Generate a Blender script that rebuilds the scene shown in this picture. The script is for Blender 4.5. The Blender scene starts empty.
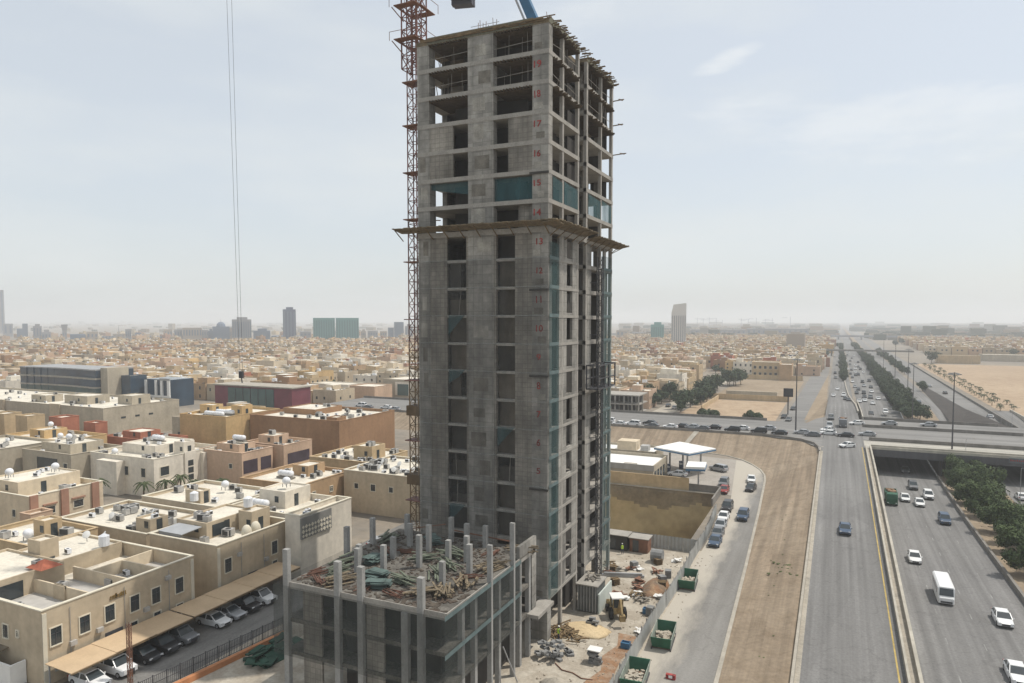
import bpy, math, random
from mathutils import Vector, Matrix
R = math.radians
rnd = random.Random(7)
sc = bpy.context.scene
COL = sc.collection

# ---------------------------------------------------------------- camera
CAMH = 38.0
F_PX = 700.0
PITCH = 0.055
YAW = math.atan(326 * math.cos(PITCH) / F_PX)
cd = bpy.data.cameras.new('camera')
cam = bpy.data.objects.new('camera', cd); COL.objects.link(cam)
cam.location = (0, 0, CAMH)
cam.rotation_euler = (math.pi / 2 - PITCH, 0, YAW)
cd.sensor_width = 36.0
cd.lens = F_PX / 1024 * 36
cd.shift_y = 17.0 / 1024
cd.clip_start = 0.5; cd.clip_end = 60000
sc.camera = cam
_cy, _sy = math.cos(YAW), math.sin(YAW)
_cp, _sp = math.cos(PITCH), math.sin(PITCH)
def in_view(x, y, z=5, m=0.03):
    """how large a metre is at a point (0 when out of frame): only used to choose which far houses are worth single objects"""
    dz = z - CAMH
    c = -_sy * _cp * x + _cy * _cp * y - _sp * dz
    if c < 5: return 0
    a = (_cy * x + _sy * y) / c * F_PX
    return F_PX / c if -512 * (1 + m) < a < 512 * (1 + m) else 0

# ---------------------------------------------------------------- materials
MATS = {}
def _nt(name):
    m = bpy.data.materials.new(name); m.use_nodes = True
    nt = m.node_tree
    return m, nt, nt.nodes['Principled BSDF'], nt.nodes, nt.links
def mat(name, col, rough=0.85, var=0.12, scale=0.5, streak=0.0, metal=0.0, fine=0.0, spec=0.3, panel=None):
    """colour with world-fixed mottling (noise), optional vertical weather streaks, fine grain and formwork panel joints"""
    if name in MATS: return MATS[name]
    m, nt, b, N, L = _nt(name)
    geo = N.new('ShaderNodeNewGeometry')
    c = None
    def mul(prev, facsock, lo, hi):
        mr = N.new('ShaderNodeMapRange'); mr.inputs[3].default_value = lo; mr.inputs[4].default_value = hi
        mr.inputs[1].default_value = 0.3; mr.inputs[2].default_value = 0.7
        L.new(facsock, mr.inputs[0])
        x = N.new('ShaderNodeMix'); x.data_type = 'RGBA'; x.blend_type = 'MULTIPLY'; x.inputs[0].default_value = 1
        if prev is None: x.inputs[6].default_value = (*col, 1)
        else: L.new(prev, x.inputs[6])
        L.new(mr.outputs[0], x.inputs[7])
        return x.outputs[2]
    if var:
        n = N.new('ShaderNodeTexNoise'); n.inputs['Scale'].default_value = scale; n.inputs['Detail'].default_value = 5
        L.new(geo.outputs['Position'], n.inputs['Vector'])
        c = mul(c, n.outputs[0], 1 - var, 1 + var)
    if fine:
        n = N.new('ShaderNodeTexNoise'); n.inputs['Scale'].default_value = scale * 9; n.inputs['Detail'].default_value = 4
        L.new(geo.outputs['Position'], n.inputs['Vector'])
        c = mul(c, n.outputs[0], 1 - fine, 1 + fine)
    if streak:
        mp = N.new('ShaderNodeMapping'); mp.inputs['Scale'].default_value = (0.9, 0.9, 0.10)
        n = N.new('ShaderNodeTexNoise'); n.inputs['Scale'].default_value = 1.0; n.inputs['Detail'].default_value = 4
        L.new(geo.outputs['Position'], mp.inputs[0]); L.new(mp.outputs[0], n.inputs['Vector'])
        c = mul(c, n.outputs[0], 1 - streak, 1 + streak * 0.5)
    if panel:
        sx = N.new('ShaderNodeSeparateXYZ'); L.new(geo.outputs['Position'], sx.inputs[0])
        ad = N.new('ShaderNodeMath'); ad.operation = 'ADD'; L.new(sx.outputs[0], ad.inputs[0]); L.new(sx.outputs[1], ad.inputs[1])
        cb = N.new('ShaderNodeCombineXYZ'); L.new(ad.outputs[0], cb.inputs[0]); L.new(sx.outputs[2], cb.inputs[1])
        br = N.new('ShaderNodeTexBrick'); br.offset = 0.0
        br.inputs['Scale'].default_value = 1; br.inputs['Brick Width'].default_value = panel[0]; br.inputs['Row Height'].default_value = panel[1]
        br.inputs['Mortar Size'].default_value = 0.035; br.inputs['Mortar Smooth'].default_value = 0.4
        br.inputs['Color1'].default_value = (1, 1, 1, 1); br.inputs['Color2'].default_value = (0.8, 0.8, 0.81, 1)
        br.inputs['Mortar'].default_value = (0.62, 0.62, 0.62, 1)
        L.new(cb.outputs[0], br.inputs['Vector'])
        x = N.new('ShaderNodeMix'); x.data_type = 'RGBA'; x.blend_type = 'MULTIPLY'; x.inputs[0].default_value = 1
        L.new(c, x.inputs[6]); L.new(br.outputs[0], x.inputs[7]); c = x.outputs[2]
    if c is None: b.inputs['Base Color'].default_value = (*col, 1)
    else: L.new(c, b.inputs['Base Color'])
    b.inputs['Roughness'].default_value = rough; b.inputs['Metallic'].default_value = metal
    b.inputs['Specular IOR Level'].default_value = spec
    m.diffuse_color = (*col, 1)
    MATS[name] = m
    return m
def net_mat(name, col, alpha):
    m, nt, b, N, L = _nt(name)
    tr = N.new('ShaderNodeBsdfTransparent'); mx = N.new('ShaderNodeMixShader')
    geo = N.new('ShaderNodeNewGeometry')
    n = N.new('ShaderNodeTexNoise'); n.inputs['Scale'].default_value = 0.35; n.inputs['Detail'].default_value = 5
    mp = N.new('ShaderNodeMapping'); mp.inputs['Scale'].default_value = (2.2, 2.2, 0.5)
    L.new(geo.outputs['Position'], mp.inputs[0]); L.new(mp.outputs[0], n.inputs['Vector'])
    mr = N.new('ShaderNodeMapRange'); mr.inputs[1].default_value = 0.3; mr.inputs[2].default_value = 0.7
    mr.inputs[3].default_value = alpha - 0.14; mr.inputs[4].default_value = alpha + 0.14
    L.new(n.outputs[0], mr.inputs[0]); L.new(mr.outputs[0], mx.inputs[0])
    b.inputs['Base Color'].default_value = (*col, 1); b.inputs['Roughness'].default_value = 0.9
    L.new(tr.outputs[0], mx.inputs[1]); L.new(b.outputs[0], mx.inputs[2])
    L.new(mx.outputs[0], N['Material Output'].inputs[0])
    MATS[name] = m
    return m
def attr_mat(name, rough=0.9):
    m, nt, b, N, L = _nt(name)
    a = N.new('ShaderNodeAttribute'); a.attribute_name = 'Col'
    L.new(a.outputs[0], b.inputs['Base Color']); b.inputs['Roughness'].default_value = rough
    b.inputs['Specular IOR Level'].default_value = 0.2
    return m
def foliage_mat(name, c1, c2):
    m, nt, b, N, L = _nt(name)
    geo = N.new('ShaderNodeNewGeometry'); n = N.new('ShaderNodeTexNoise'); n.inputs['Scale'].default_value = 0.9; n.inputs['Detail'].default_value = 6
    L.new(geo.outputs['Position'], n.inputs['Vector'])
    r = N.new('ShaderNodeValToRGB'); r.color_ramp.elements[0].position = 0.35; r.color_ramp.elements[1].position = 0.65
    r.color_ramp.elements[0].color = (*c1, 1); r.color_ramp.elements[1].color = (*c2, 1)
    L.new(n.outputs[0], r.inputs[0]); L.new(r.outputs[0], b.inputs['Base Color']); b.inputs['Roughness'].default_value = 0.75
    b.inputs['Specular IOR Level'].default_value = 0.15
    MATS[name] = m
    return m
def ground_mat(name, c1, c2, c3=None, s1=0.02, s2=0.6, tracks=None, wear=True):
    m, nt, b, N, L = _nt(name)
    geo = N.new('ShaderNodeNewGeometry')
    def noise(s, d=8, vec=None):
        n = N.new('ShaderNodeTexNoise'); n.inputs['Scale'].default_value = s; n.inputs['Detail'].default_value = d; n.inputs['Roughness'].default_value = 0.6
        L.new(vec or geo.outputs['Position'], n.inputs['Vector']); return n.outputs[0]
    def mix(fac, a, bb, lo=0.35, hi=0.65):
        mr = N.new('ShaderNodeMapRange'); mr.inputs[1].default_value = lo; mr.inputs[2].default_value = hi; L.new(fac, mr.inputs[0])
        x = N.new('ShaderNodeMix'); x.data_type = 'RGBA'; L.new(mr.outputs[0], x.inputs[0])
        for i, v in ((6, a), (7, bb)):
            if isinstance(v, tuple): x.inputs[i].default_value = (*v, 1)
            else: L.new(v, x.inputs[i])
        return x.outputs[2]
    c = mix(noise(s1), c1, c2)
    if c3: c = mix(noise(s2), c, c3, 0.45, 0.75)
    f = noise(s2 * 5)
    x = N.new('ShaderNodeMix'); x.data_type = 'RGBA'; x.blend_type = 'MULTIPLY'; x.inputs[0].default_value = 1
    mr = N.new('ShaderNodeMapRange'); mr.inputs[1].default_value = .3; mr.inputs[2].default_value = .7; mr.inputs[3].default_value = .84; mr.inputs[4].default_value = 1.14
    L.new(f, mr.inputs[0]); L.new(c, x.inputs[6]); L.new(mr.outputs[0], x.inputs[7]); c = x.outputs[2]
    if tracks:   # wheel tracks and oil stains running along the lanes (worn into the surface)
        mp = N.new('ShaderNodeMapping'); mp.inputs['Scale'].default_value = tracks
        L.new(geo.outputs['Position'], mp.inputs[0])
        for lo, hi, sc_, wt in ((0.80, 1.1, 1.0, 0), (0.88, 1.06, 0.33, 1)):
            t = noise(sc_, 3, mp.outputs[0])
            mr = N.new('ShaderNodeMapRange'); mr.inputs[1].default_value = .35; mr.inputs[2].default_value = .65; mr.inputs[3].default_value = lo; mr.inputs[4].default_value = hi
            x = N.new('ShaderNodeMix'); x.data_type = 'RGBA'; x.blend_type = 'MULTIPLY'; x.inputs[0].default_value = 1
            L.new(t, mr.inputs[0]); L.new(c, x.inputs[6]); L.new(mr.outputs[0], x.inputs[7]); c = x.outputs[2]
        if wear:   # resurfaced patches and crack lines
            vo = N.new('ShaderNodeTexVoronoi'); vo.inputs['Scale'].default_value = 1.0; mv = N.new('ShaderNodeMapping'); mv.inputs['Scale'].default_value = (.22, .035, 0) if tracks[0] > tracks[1] else (.035, .22, 0)
            L.new(geo.outputs['Position'], mv.inputs[0]); L.new(mv.outputs[0], vo.inputs['Vector'])
            sv = N.new('ShaderNodeSeparateColor'); L.new(vo.outputs['Color'], sv.inputs[0])
            mr = N.new('ShaderNodeMapRange'); mr.inputs[3].default_value = .93; mr.inputs[4].default_value = 1.05; L.new(sv.outputs[0], mr.inputs[0])
            vc = N.new('ShaderNodeTexVoronoi'); vc.feature = 'DISTANCE_TO_EDGE'; vc.inputs['Scale'].default_value = .16
            wn = N.new('ShaderNodeTexNoise'); wn.inputs['Scale'].default_value = .5; wn.inputs['Detail'].default_value = 6; L.new(geo.outputs['Position'], wn.inputs['Vector'])
            va = N.new('ShaderNodeVectorMath'); va.operation = 'MULTIPLY_ADD'; va.inputs[1].default_value = (5, 5, 0); L.new(wn.outputs['Color'], va.inputs[0]); L.new(geo.outputs['Position'], va.inputs[2]); L.new(va.outputs[0], vc.inputs['Vector'])
            mc = N.new('ShaderNodeMapRange'); mc.inputs[1].default_value = 0; mc.inputs[2].default_value = .018; mc.inputs[3].default_value = .82; mc.inputs[4].default_value = 1; L.new(vc.outputs[0], mc.inputs[0])
            for sk in (mr.outputs[0], mc.outputs[0]):
                x = N.new('ShaderNodeMix'); x.data_type = 'RGBA'; x.blend_type = 'MULTIPLY'; x.inputs[0].default_value = 1; L.new(c, x.inputs[6]); L.new(sk, x.inputs[7]); c = x.outputs[2]
    L.new(c, b.inputs['Base Color']); b.inputs['Roughness'].default_value = 0.95; b.inputs['Specular IOR Level'].default_value = 0.15
    bp = N.new('ShaderNodeBump'); bp.inputs['Strength'].default_value = 0.5; bp.inputs['Distance'].default_value = 0.3
    L.new(noise(s2 * 2), bp.inputs['Height'])
    if not tracks: L.new(bp.outputs[0], b.inputs['Normal'])
    MATS[name] = m
    return m

M_conc = mat('raw_concrete', (0.30, 0.285, 0.255), 0.9, 0.34, 0.22, 0.28, fine=0.15, panel=(1.25, 1.115))
M_conc2 = mat('infill_concrete', (0.27, 0.248, 0.212), 0.9, 0.28, 0.3, 0.3, fine=0.1, panel=(0.62, 0.557))
M_slab = mat('slab_concrete', (0.31, 0.29, 0.258), 0.9, 0.15, 0.6, 0.0, fine=0.12)
M_dark = mat('shade_dark_concrete', (0.055, 0.05, 0.045), 0.9, 0.2, 0.4, 0.1)  # near-black: shade of interiors and under the bridge put into the colour
M_joist = mat('shade_dark_joist', (0.085, 0.06, 0.035), 0.9, 0.3, 1.5, 0, fine=0.3)  # wood darkened so the soffit shade sits in the colour
M_wood = mat('shuttering_wood', (0.165, 0.115, 0.062), 0.85, 0.3, 1.5, 0, fine=0.3)
M_ply = mat('catch_plywood', (0.19, 0.15, 0.095), 0.85, 0.35, 0.9, 0, fine=0.3)
M_rust = mat('rusty_steel', (0.19, 0.095, 0.06), 0.8, 0.3, 1.0)
M_prop = mat('prop_steel', (0.22, 0.20, 0.17), 0.7, 0.3, 1.0)
M_cred = mat('crane_red', (0.19, 0.085, 0.07), 0.6, 0.5, 1.1)
M_cyel = mat('crane_yellow', (0.20, 0.135, 0.075), 0.6, 0.5, 0.8)
M_steel = mat('grey_steel', (0.35, 0.35, 0.35), 0.55, 0.15, 0.5, metal=0.4)
M_dsteel = mat('dark_steel', (0.06, 0.06, 0.065), 0.5, 0.2, 0.8)
M_redpaint = mat('red_number_paint', (0.26, 0.045, 0.04), 0.8, 0.5, 2.5)
M_teal = mat('teal_hem', (0.11, 0.15, 0.15), 0.9, 0.2, 1)
M_nets = net_mat('teal_net', (0.05, 0.10, 0.10), 0.46)
M_net15 = net_mat('deep_teal_net', (0.025, 0.085, 0.095), 0.66)
M_netf = net_mat('grey_net', (0.085, 0.085, 0.08), 0.24)
M_netd = net_mat('dense_net', (0.05, 0.06, 0.056), 0.36)
M_glass = mat('window_glass', (0.035, 0.045, 0.05), 0.12, 0.2, 0.8, spec=0.6)
M_glassb = mat('blue_glass', (0.03, 0.055, 0.085), 0.12, 0.3, 0.15, spec=0.7)
M_glassg = mat('green_glass', (0.06, 0.11, 0.11), 0.15, 0.3, 0.12, spec=0.6)
M_white = mat('white_paint', (0.72, 0.71, 0.68), 0.6, 0.06, 1)
M_frame = mat('cream_frame', (0.62, 0.57, 0.46), 0.8, 0.06, 1)
M_tank = mat('white_tank', (0.72, 0.73, 0.75), 0.45, 0.06, 1.5)
M_ac = mat('ac_casing', (0.36, 0.35, 0.33), 0.6, 0.25, 1)
M_acf = mat('ac_fan_grille', (0.05, 0.05, 0.05), 0.7, 0.1, 1)
M_roof = mat('roof_screed', (0.60, 0.555, 0.47), 0.95, 0.16, 0.25, 0, fine=0.12)
M_roofg = mat('grey_terrace_tile', (0.42, 0.40, 0.37), 0.9, 0.12, 0.8)
M_redroof = mat('red_roof_tile', (0.38, 0.12, 0.07), 0.85, 0.2, 1.5)
M_trunk = mat('bark', (0.12, 0.085, 0.055), 0.95, 0.2, 3)
M_leaf = foliage_mat('dark_leaves', (0.03, 0.048, 0.02), (0.10, 0.135, 0.055))
M_leafd = foliage_mat('dusty_dark_leaves', (0.02, 0.034, 0.018), (0.065, 0.09, 0.045))
M_palm = foliage_mat('palm_fronds', (0.035, 0.05, 0.022), (0.08, 0.095, 0.045))
M_kerb = mat('kerb_concrete', (0.34, 0.31, 0.26), 0.9, 0.15, 0.6, fine=0.1)
M_para = mat('parapet_concrete', (0.40, 0.37, 0.31), 0.9, 0.14, 0.3, 0.15)
M_paradk = mat('weathered_parapet', (0.20, 0.185, 0.165), 0.9, 0.2, 0.3, 0.2)
M_yellow = mat('yellow_line_paint', (0.42, 0.31, 0.10), 0.8, 0.25, 1)
M_line = mat('white_line_paint', (0.5, 0.5, 0.48), 0.8, 0.3, 0.6)
M_asph = ground_mat('asphalt', (0.175, 0.17, 0.165), (0.21, 0.205, 0.197), None, 0.03, 0.7, tracks=(1.1, 0.012, 0.0))
M_asphx = ground_mat('asphalt_cross', (0.19, 0.185, 0.178), (0.24, 0.232, 0.22), None, 0.03, 0.7, tracks=(0.012, 0.8, 0.0))
M_asphd = ground_mat('side_street_asphalt', (0.165, 0.16, 0.15), (0.22, 0.21, 0.195), None, 0.08, 0.7, tracks=(0.5, 0.03, 0))
M_deck = ground_mat('pale_deck', (0.36, 0.345, 0.305), (0.42, 0.395, 0.345), None, 0.03, 0.7, tracks=(0.02, 0.6, 0))
M_sand = ground_mat('sand', (0.255, 0.20, 0.14), (0.31, 0.245, 0.175), (0.20, 0.152, 0.105), 0.05, 0.35)
M_sandt = ground_mat('rutted_sand', (0.25, 0.195, 0.14), (0.30, 0.24, 0.175), (0.215, 0.165, 0.115), 0.05, 0.35, tracks=(1.1, .03, 0), wear=False)
M_sandr = ground_mat('orange_sand', (0.33, 0.245, 0.165), (0.40, 0.305, 0.21), (0.27, 0.19, 0.125), 0.012, 0.2)
M_site = ground_mat('site_dust', (0.40, 0.36, 0.295), (0.31, 0.265, 0.21), (0.48, 0.44, 0.37), 0.12, 0.5)
M_dust = ground_mat('dusty_shoulder', (0.34, 0.305, 0.25), (0.40, 0.36, 0.30), (0.26, 0.24, 0.205), 0.1, 0.6)
M_city = ground_mat('city_ground', (0.20, 0.175, 0.145), (0.28, 0.24, 0.19), (0.16, 0.15, 0.135), 0.01, 0.08)
M_pit = ground_mat('pit_clay', (0.40, 0.325, 0.19), (0.48, 0.39, 0.24), (0.28, 0.22, 0.13), 0.06, 0.1)
M_pitd = ground_mat('damp_pit_edge', (0.22, 0.18, 0.125), (0.29, 0.24, 0.165), (0.15, 0.12, 0.085), 0.12, 0.3)
M_rock = ground_mat('dark_stone_paving', (0.05, 0.045, 0.042), (0.07, 0.062, 0.055), (0.035, 0.032, 0.03), 0.1, 0.5)
M_pile = ground_mat('timber_debris', (0.25, 0.13, 0.07), (0.16, 0.14, 0.11), (0.34, 0.24, 0.15), 0.4, 0.9)
M_green = mat('skip_green', (0.02, 0.09, 0.05), 0.6, 0.25, 1)
M_bluep = mat('boom_blue', (0.05, 0.14, 0.25), 0.5, 0.2, 1)
M_canopy = mat('carport_sheet', (0.50, 0.37, 0.235), 0.8, 0.08, 0.5, fine=0.05)
M_hivis = mat('hi_vis_vest', (0.45, 0.62, 0.06), 0.8, 0.05, 1)
M_skin = mat('skin', (0.25, 0.15, 0.10), 0.7, 0.05, 1)
M_cloth = mat('dark_workwear', (0.05, 0.06, 0.09), 0.9, 0.1, 2)
M_orange = mat('orange_barrier', (0.42, 0.18, 0.08), 0.7, 0.15, 1)
M_tyre = mat('tyre_rubber', (0.018, 0.018, 0.018), 0.9, 0.05, 1)
M_rim = mat('wheel_rim', (0.35, 0.35, 0.36), 0.4, 0.05, 1, metal=0.6)
M_head = mat('headlamp', (0.6, 0.6, 0.6), 0.2, 0.02, 1, spec=0.7)
M_tail = mat('tail_lamp', (0.30, 0.02, 0.02), 0.3, 0.05, 1)
M_fence = mat('corrugated_sheet', (0.40, 0.40, 0.38), 0.6, 0.2, 0.4, 0.15, metal=0.2)
M_bill = mat('billboard_black', (0.025, 0.025, 0.028), 0.6, 0.1, 1)

# ---------------------------------------------------------------- mesh builder
class MB:
    def __init__(s): s.v = []; s.f = []; s.m = []; s.c = []
    def quad(s, a, b, c, d, mi=0, col=None):
        n = len(s.v); s.v += [a, b, c, d]; s.f.append((n, n + 1, n + 2, n + 3)); s.m.append(mi); s.c.append(col); return s
    def box(s, x0, x1, y0, y1, z0, z1, mi=0, col=None, top=None, skip=''):
        n = len(s.v)
        s.v += [(x0, y0, z0), (x1, y0, z0), (x1, y1, z0), (x0, y1, z0), (x0, y0, z1), (x1, y0, z1), (x1, y1, z1), (x0, y1, z1)]
        fs = [(0, 3, 2, 1), (4, 5, 6, 7), (0, 1, 5, 4), (1, 2, 6, 5), (2, 3, 7, 6), (3, 0, 4, 7)]
        for i, f in enumerate(fs):
            s.f.append(tuple(n + k for k in f)); s.m.append(top if (top is not None and i == 1) else mi); s.c.append(col)
        return s
    def cbox(s, cx, cy, cz, lx, ly, lz, rz=0, rx=0, mi=0, col=None):
        mt = Matrix.Translation((cx, cy, cz)) @ Matrix.Rotation(rz, 4, 'Z') @ Matrix.Rotation(rx, 4, 'X')
        n0 = len(s.v); s.box(-lx / 2, lx / 2, -ly / 2, ly / 2, -lz / 2, lz / 2, mi, col)
        for i in range(n0, len(s.v)): s.v[i] = tuple(mt @ Vector(s.v[i]))
        return s
    def bar(s, a, b, w=0.1, n=4, mi=0, w2=None):
        a = Vector(a); b = Vector(b); d = (b - a)
        if d.length < 1e-6: return s
        d.normalize(); up = Vector((0, 0, 1)) if abs(d.z) < 0.9 else Vector((0, 1, 0))
        p = d.cross(up).normalized(); q = d.cross(p)
        k = len(s.v); w2 = w if w2 is None else w2
        for c, ww in ((a, w), (b, w2)):
            for i in range(n):
                t = 2 * math.pi * (i + .5) / n; s.v.append(tuple(c + (p * math.cos(t) + q * math.sin(t)) * ww * (0.7071 if n == 4 else 0.5)))
        for i in range(n):
            j = (i + 1) % n; s.f.append((k + i, k + j, k + n + j, k + n + i)); s.m.append(mi); s.c.append(None)
        s.f.append(tuple(k + i for i in reversed(range(n)))); s.m.append(mi); s.c.append(None)
        s.f.append(tuple(k + n + i for i in range(n))); s.m.append(mi); s.c.append(None)
        return s
    def loft(s, secs, mi=0, cap=True):
        n = len(secs[0]); k = len(s.v)
        for sec in secs: s.v += [tuple(p) for p in sec]
        for a in range(len(secs) - 1):
            for i in range(n):
                j = (i + 1) % n
                s.f.append((k + a * n + i, k + a * n + j, k + (a + 1) * n + j, k + (a + 1) * n + i)); s.m.append(mi); s.c.append(None)
        if cap:
            s.f.append(tuple(k + i for i in reversed(range(n)))); s.m.append(mi); s.c.append(None)
            e = k + (len(secs) - 1) * n
            s.f.append(tuple(e + i for i in range(n))); s.m.append(mi); s.c.append(None)
        return s
    def sphere(s, c, r, seg=10, ring=6, sz=1.0, mi=0, squash=None):
        k = len(s.v)
        for a in range(ring + 1):
            ph = math.pi * a / ring
            for b in range(seg):
                t = 2 * math.pi * b / seg
                s.v.append((c[0] + r * math.sin(ph) * math.cos(t), c[1] + r * math.sin(ph) * math.sin(t), c[2] + r * sz * math.cos(ph)))
        for a in range(ring):
            for b in range(seg):
                j = (b + 1) % seg
                s.f.append((k + a * seg + b, k + (a + 1) * seg + b, k + (a + 1) * seg + j, k + a * seg + j)); s.m.append(mi); s.c.append(None)
        return s
    def rough(s, amt, r=rnd):
        s.v = [(x + r.uniform(-amt, amt), y + r.uniform(-amt, amt), z + r.uniform(-amt, amt)) for x, y, z in s.v]; return s
    def mesh(s, name, mats, o=(0, 0, 0)):
        me = bpy.data.meshes.new(name)
        me.from_pydata([(x - o[0], y - o[1], z - o[2]) for x, y, z in s.v], [], s.f)
        for m in (mats if isinstance(mats, (list, tuple)) else [mats]): me.materials.append(m)
        if any(s.m): me.polygons.foreach_set('material_index', s.m)
        if any(c is not None for c in s.c):
            at = me.color_attributes.new('Col', 'FLOAT_COLOR', 'CORNER'); data = []
            for f, c in zip(s.f, s.c):
                c = c or (0.4, 0.35, 0.3)
                for _ in f: data += [c[0], c[1], c[2], 1]
            at.data.foreach_set('color', data)
        me.update(); return me
def link(o, parent=None):
    COL.objects.link(o)
    if parent is not None: o.parent = parent
    return o
def tag(o, label=None, cat=None, group=None, kind=None):
    if label: o['label'] = label
    if cat: o['category'] = cat
    if group: o['group'] = group
    if kind: o['kind'] = kind
    return o
def thing(name, label, cat, loc=(0, 0, 0), rz=0, group=None):
    o = bpy.data.objects.new(name, None); o.location = loc; o.rotation_euler = (0, 0, rz); o.empty_display_size = 0.2
    link(o); return tag(o, label, cat, group)
def part(name, mb, mats, parent, world=True, label=None):
    """mesh child; world=True means the builder holds world coordinates and the parent is unrotated"""
    o_ = (0, 0, 0)
    if world and parent is not None:
        p = parent; o_ = Vector((0, 0, 0))
        while p is not None: o_ = o_ + p.location; p = p.parent
    o = bpy.data.objects.new(name, mb.mesh(name, mats, o_)); link(o, parent)
    if label: o['label'] = label
    return o
def solo(name, mb, mats, label, cat, loc=(0, 0, 0), group=None, world=True, kind=None):
    o = bpy.data.objects.new(name, mb.mesh(name, mats, loc if world else (0, 0, 0))); o.location = loc; link(o)
    return tag(o, label, cat, group, kind)
def struct(name, mb, mats):
    o = bpy.data.objects.new(name, mb.mesh(name, mats)); link(o); o['kind'] = 'structure'; return o
def dup(o, parent=None):
    c = o.copy(); COL.objects.link(c)
    if parent is not None: c.parent = parent
    for ch in list(KIDS.get(o.name, ())) or [x for x in o.children]: dup(ch, c)
    return c
KIDS = {}
def smooth(o):
    o.data.polygons.foreach_set('use_smooth', [True] * len(o.data.polygons)); return o

# ---------------------------------------------------------------- ground and roads
PIT = (-62.0, -22.3, 116.0, 155.5)
ZUP = 4.0
def z_up(y):      # raised road beside the underpass
    if y < 60: return 0.3
    if y < 200: t = (y - 60) / 140; return 0.3 + (ZUP - 0.3) * (t * t * (3 - 2 * t) * 0.45 + t * 0.55)
    if y < 270: return ZUP
    if y < 400: t = (y - 270) / 130; return ZUP * (1 - t * t * (3 - 2 * t)) + 0.05
    return 0.05
def z_un(y):      # underpass carriageway
    if y < 80: return -0.2
    if y < 185: t = (y - 80) / 105; return -0.2 - 2.4 * (t * t * (3 - 2 * t))
    if y < 275: return -2.6
    if y < 350: t = (y - 275) / 75; return -2.6 + 2.62 * (t * t * (3 - 2 * t))
    return 0.02
TROUGH = (8.7, 66.0, 20.0, 350.0)
def ground():
    xs = [-12000, -3000, -800, -300, PIT[0], PIT[1], TROUGH[0], TROUGH[1], 300, 1000, 3000, 12000]
    ys = [-300, TROUGH[2], PIT[2], PIT[3], TROUGH[3], 700, 1500, 3000, 6000, 14000]
    mb = MB()
    for i in range(len(xs) - 1):
        for j in range(len(ys) - 1):
            cx, cy = (xs[i] + xs[i + 1]) / 2, (ys[j] + ys[j + 1]) / 2
            if PIT[0] < cx < PIT[1] and PIT[2] < cy < PIT[3]: continue
            if TROUGH[0] < cx < TROUGH[1] and TROUGH[2] < cy < TROUGH[3]: continue
            mb.quad((xs[i], ys[j], -0.03), (xs[i + 1], ys[j], -0.03), (xs[i + 1], ys[j + 1], -0.03), (xs[i], ys[j + 1], -0.03))
    struct('ground', mb, M_city)
    p = MB(); x0, x1, y0, y1 = PIT
    zb = -14
    rows = 24; cols = 60
    def face(fa):
        for i in range(cols):
            for j in range(rows):
                p.quad(fa(i / cols, j / rows), fa((i + 1) / cols, j / rows), fa((i + 1) / cols, (j + 1) / rows), fa(i / cols, (j + 1) / rows))
    def bulge(u, v): return math.sin(u * 23 + v * 4) * 0.12 + math.sin(u * 7 - v * 9) * .2
    face(lambda u, v: (x0 + (x1 - x0) * u, y1 - bulge(u, v) * (1 if 0 < v < 1 else 0), zb + (-.03 - zb) * v))
    face(lambda u, v: (x1 - bulge(u, v) * (1 if 0 < v < 1 else 0), y1 + (y0 - y1) * u, zb + (-.03 - zb) * v))
    face(lambda u, v: (x0, y0 + (y1 - y0) * u, zb + (-.03 - zb) * v))
    face(lambda u, v: (x1 + (x0 - x1) * u, y0, zb + (-.03 - zb) * v))
    p.quad((x0, y0, zb), (x1, y0, zb), (x1, y1, zb), (x0, y1, zb))
    for i, f in enumerate(p.f):
        zz = sum(p.v[k][2] for k in f) / 4
        if zz > -3.4 + 1.1 * math.sin(p.v[f[0]][0] * .21) + .3 * math.sin(p.v[f[0]][0] * 1.3): p.m[i] = 1
    struct('excavation_pit', p, [M_pit, M_pitd])
def strip(name, xa, xb, ys, zf, m, lift=0.0):
    """road sheet between x=xa(y) and x=xb(y)"""
    mb = MB()
    fa = xa if callable(xa) else (lambda y: xa); fb = xb if callable(xb) else (lambda y: xb)
    for a, b in zip(ys[:-1], ys[1:]):
        mb.quad((fa(a), a, zf(a) + lift), (fb(a), a, zf(a) + lift), (fb(b), b, zf(b) + lift), (fa(b), b, zf(b) + lift))
    return struct(name, mb, m)
def wallstrip(mb, xa, xb, ys, zlo, zhi):
    """solid wall following y between heights zlo(y) and zhi(y)"""
    for a, b in zip(ys[:-1], ys[1:]):
        P = lambda x, y, z: (x, y, z)
        mb.quad(P(xa, a, zlo(a)), P(xa, a, zhi(a)), P(xa, b, zhi(b)), P(xa, b, zlo(b)))
        mb.quad(P(xb, b, zlo(b)), P(xb, b, zhi(b)), P(xb, a, zhi(a)), P(xb, a, zlo(a)))
        mb.quad(P(xa, a, zhi(a)), P(xb, a, zhi(a)), P(xb, b, zhi(b)), P(xa, b, zhi(b)))
    a = ys[0]; b = ys[-1]
    mb.quad((xa, a, zlo(a)), (xb, a, zlo(a)), (xb, a, zhi(a)), (xa, a, zhi(a)))
    mb.quad((xb, b, zlo(b)), (xa, b, zlo(b)), (xa, b, zhi(b)), (xb, b, zhi(b)))
    return mb
ground()
def fr(a, b, s): 
    n = max(1, int(round((b - a) / s))); return [a + (b - a) * i / n for i in range(n + 1)]
YS = fr(20, 1500, 10) + [2000, 3000, 5000, 9000]
Z0 = lambda y: 0.0
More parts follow.
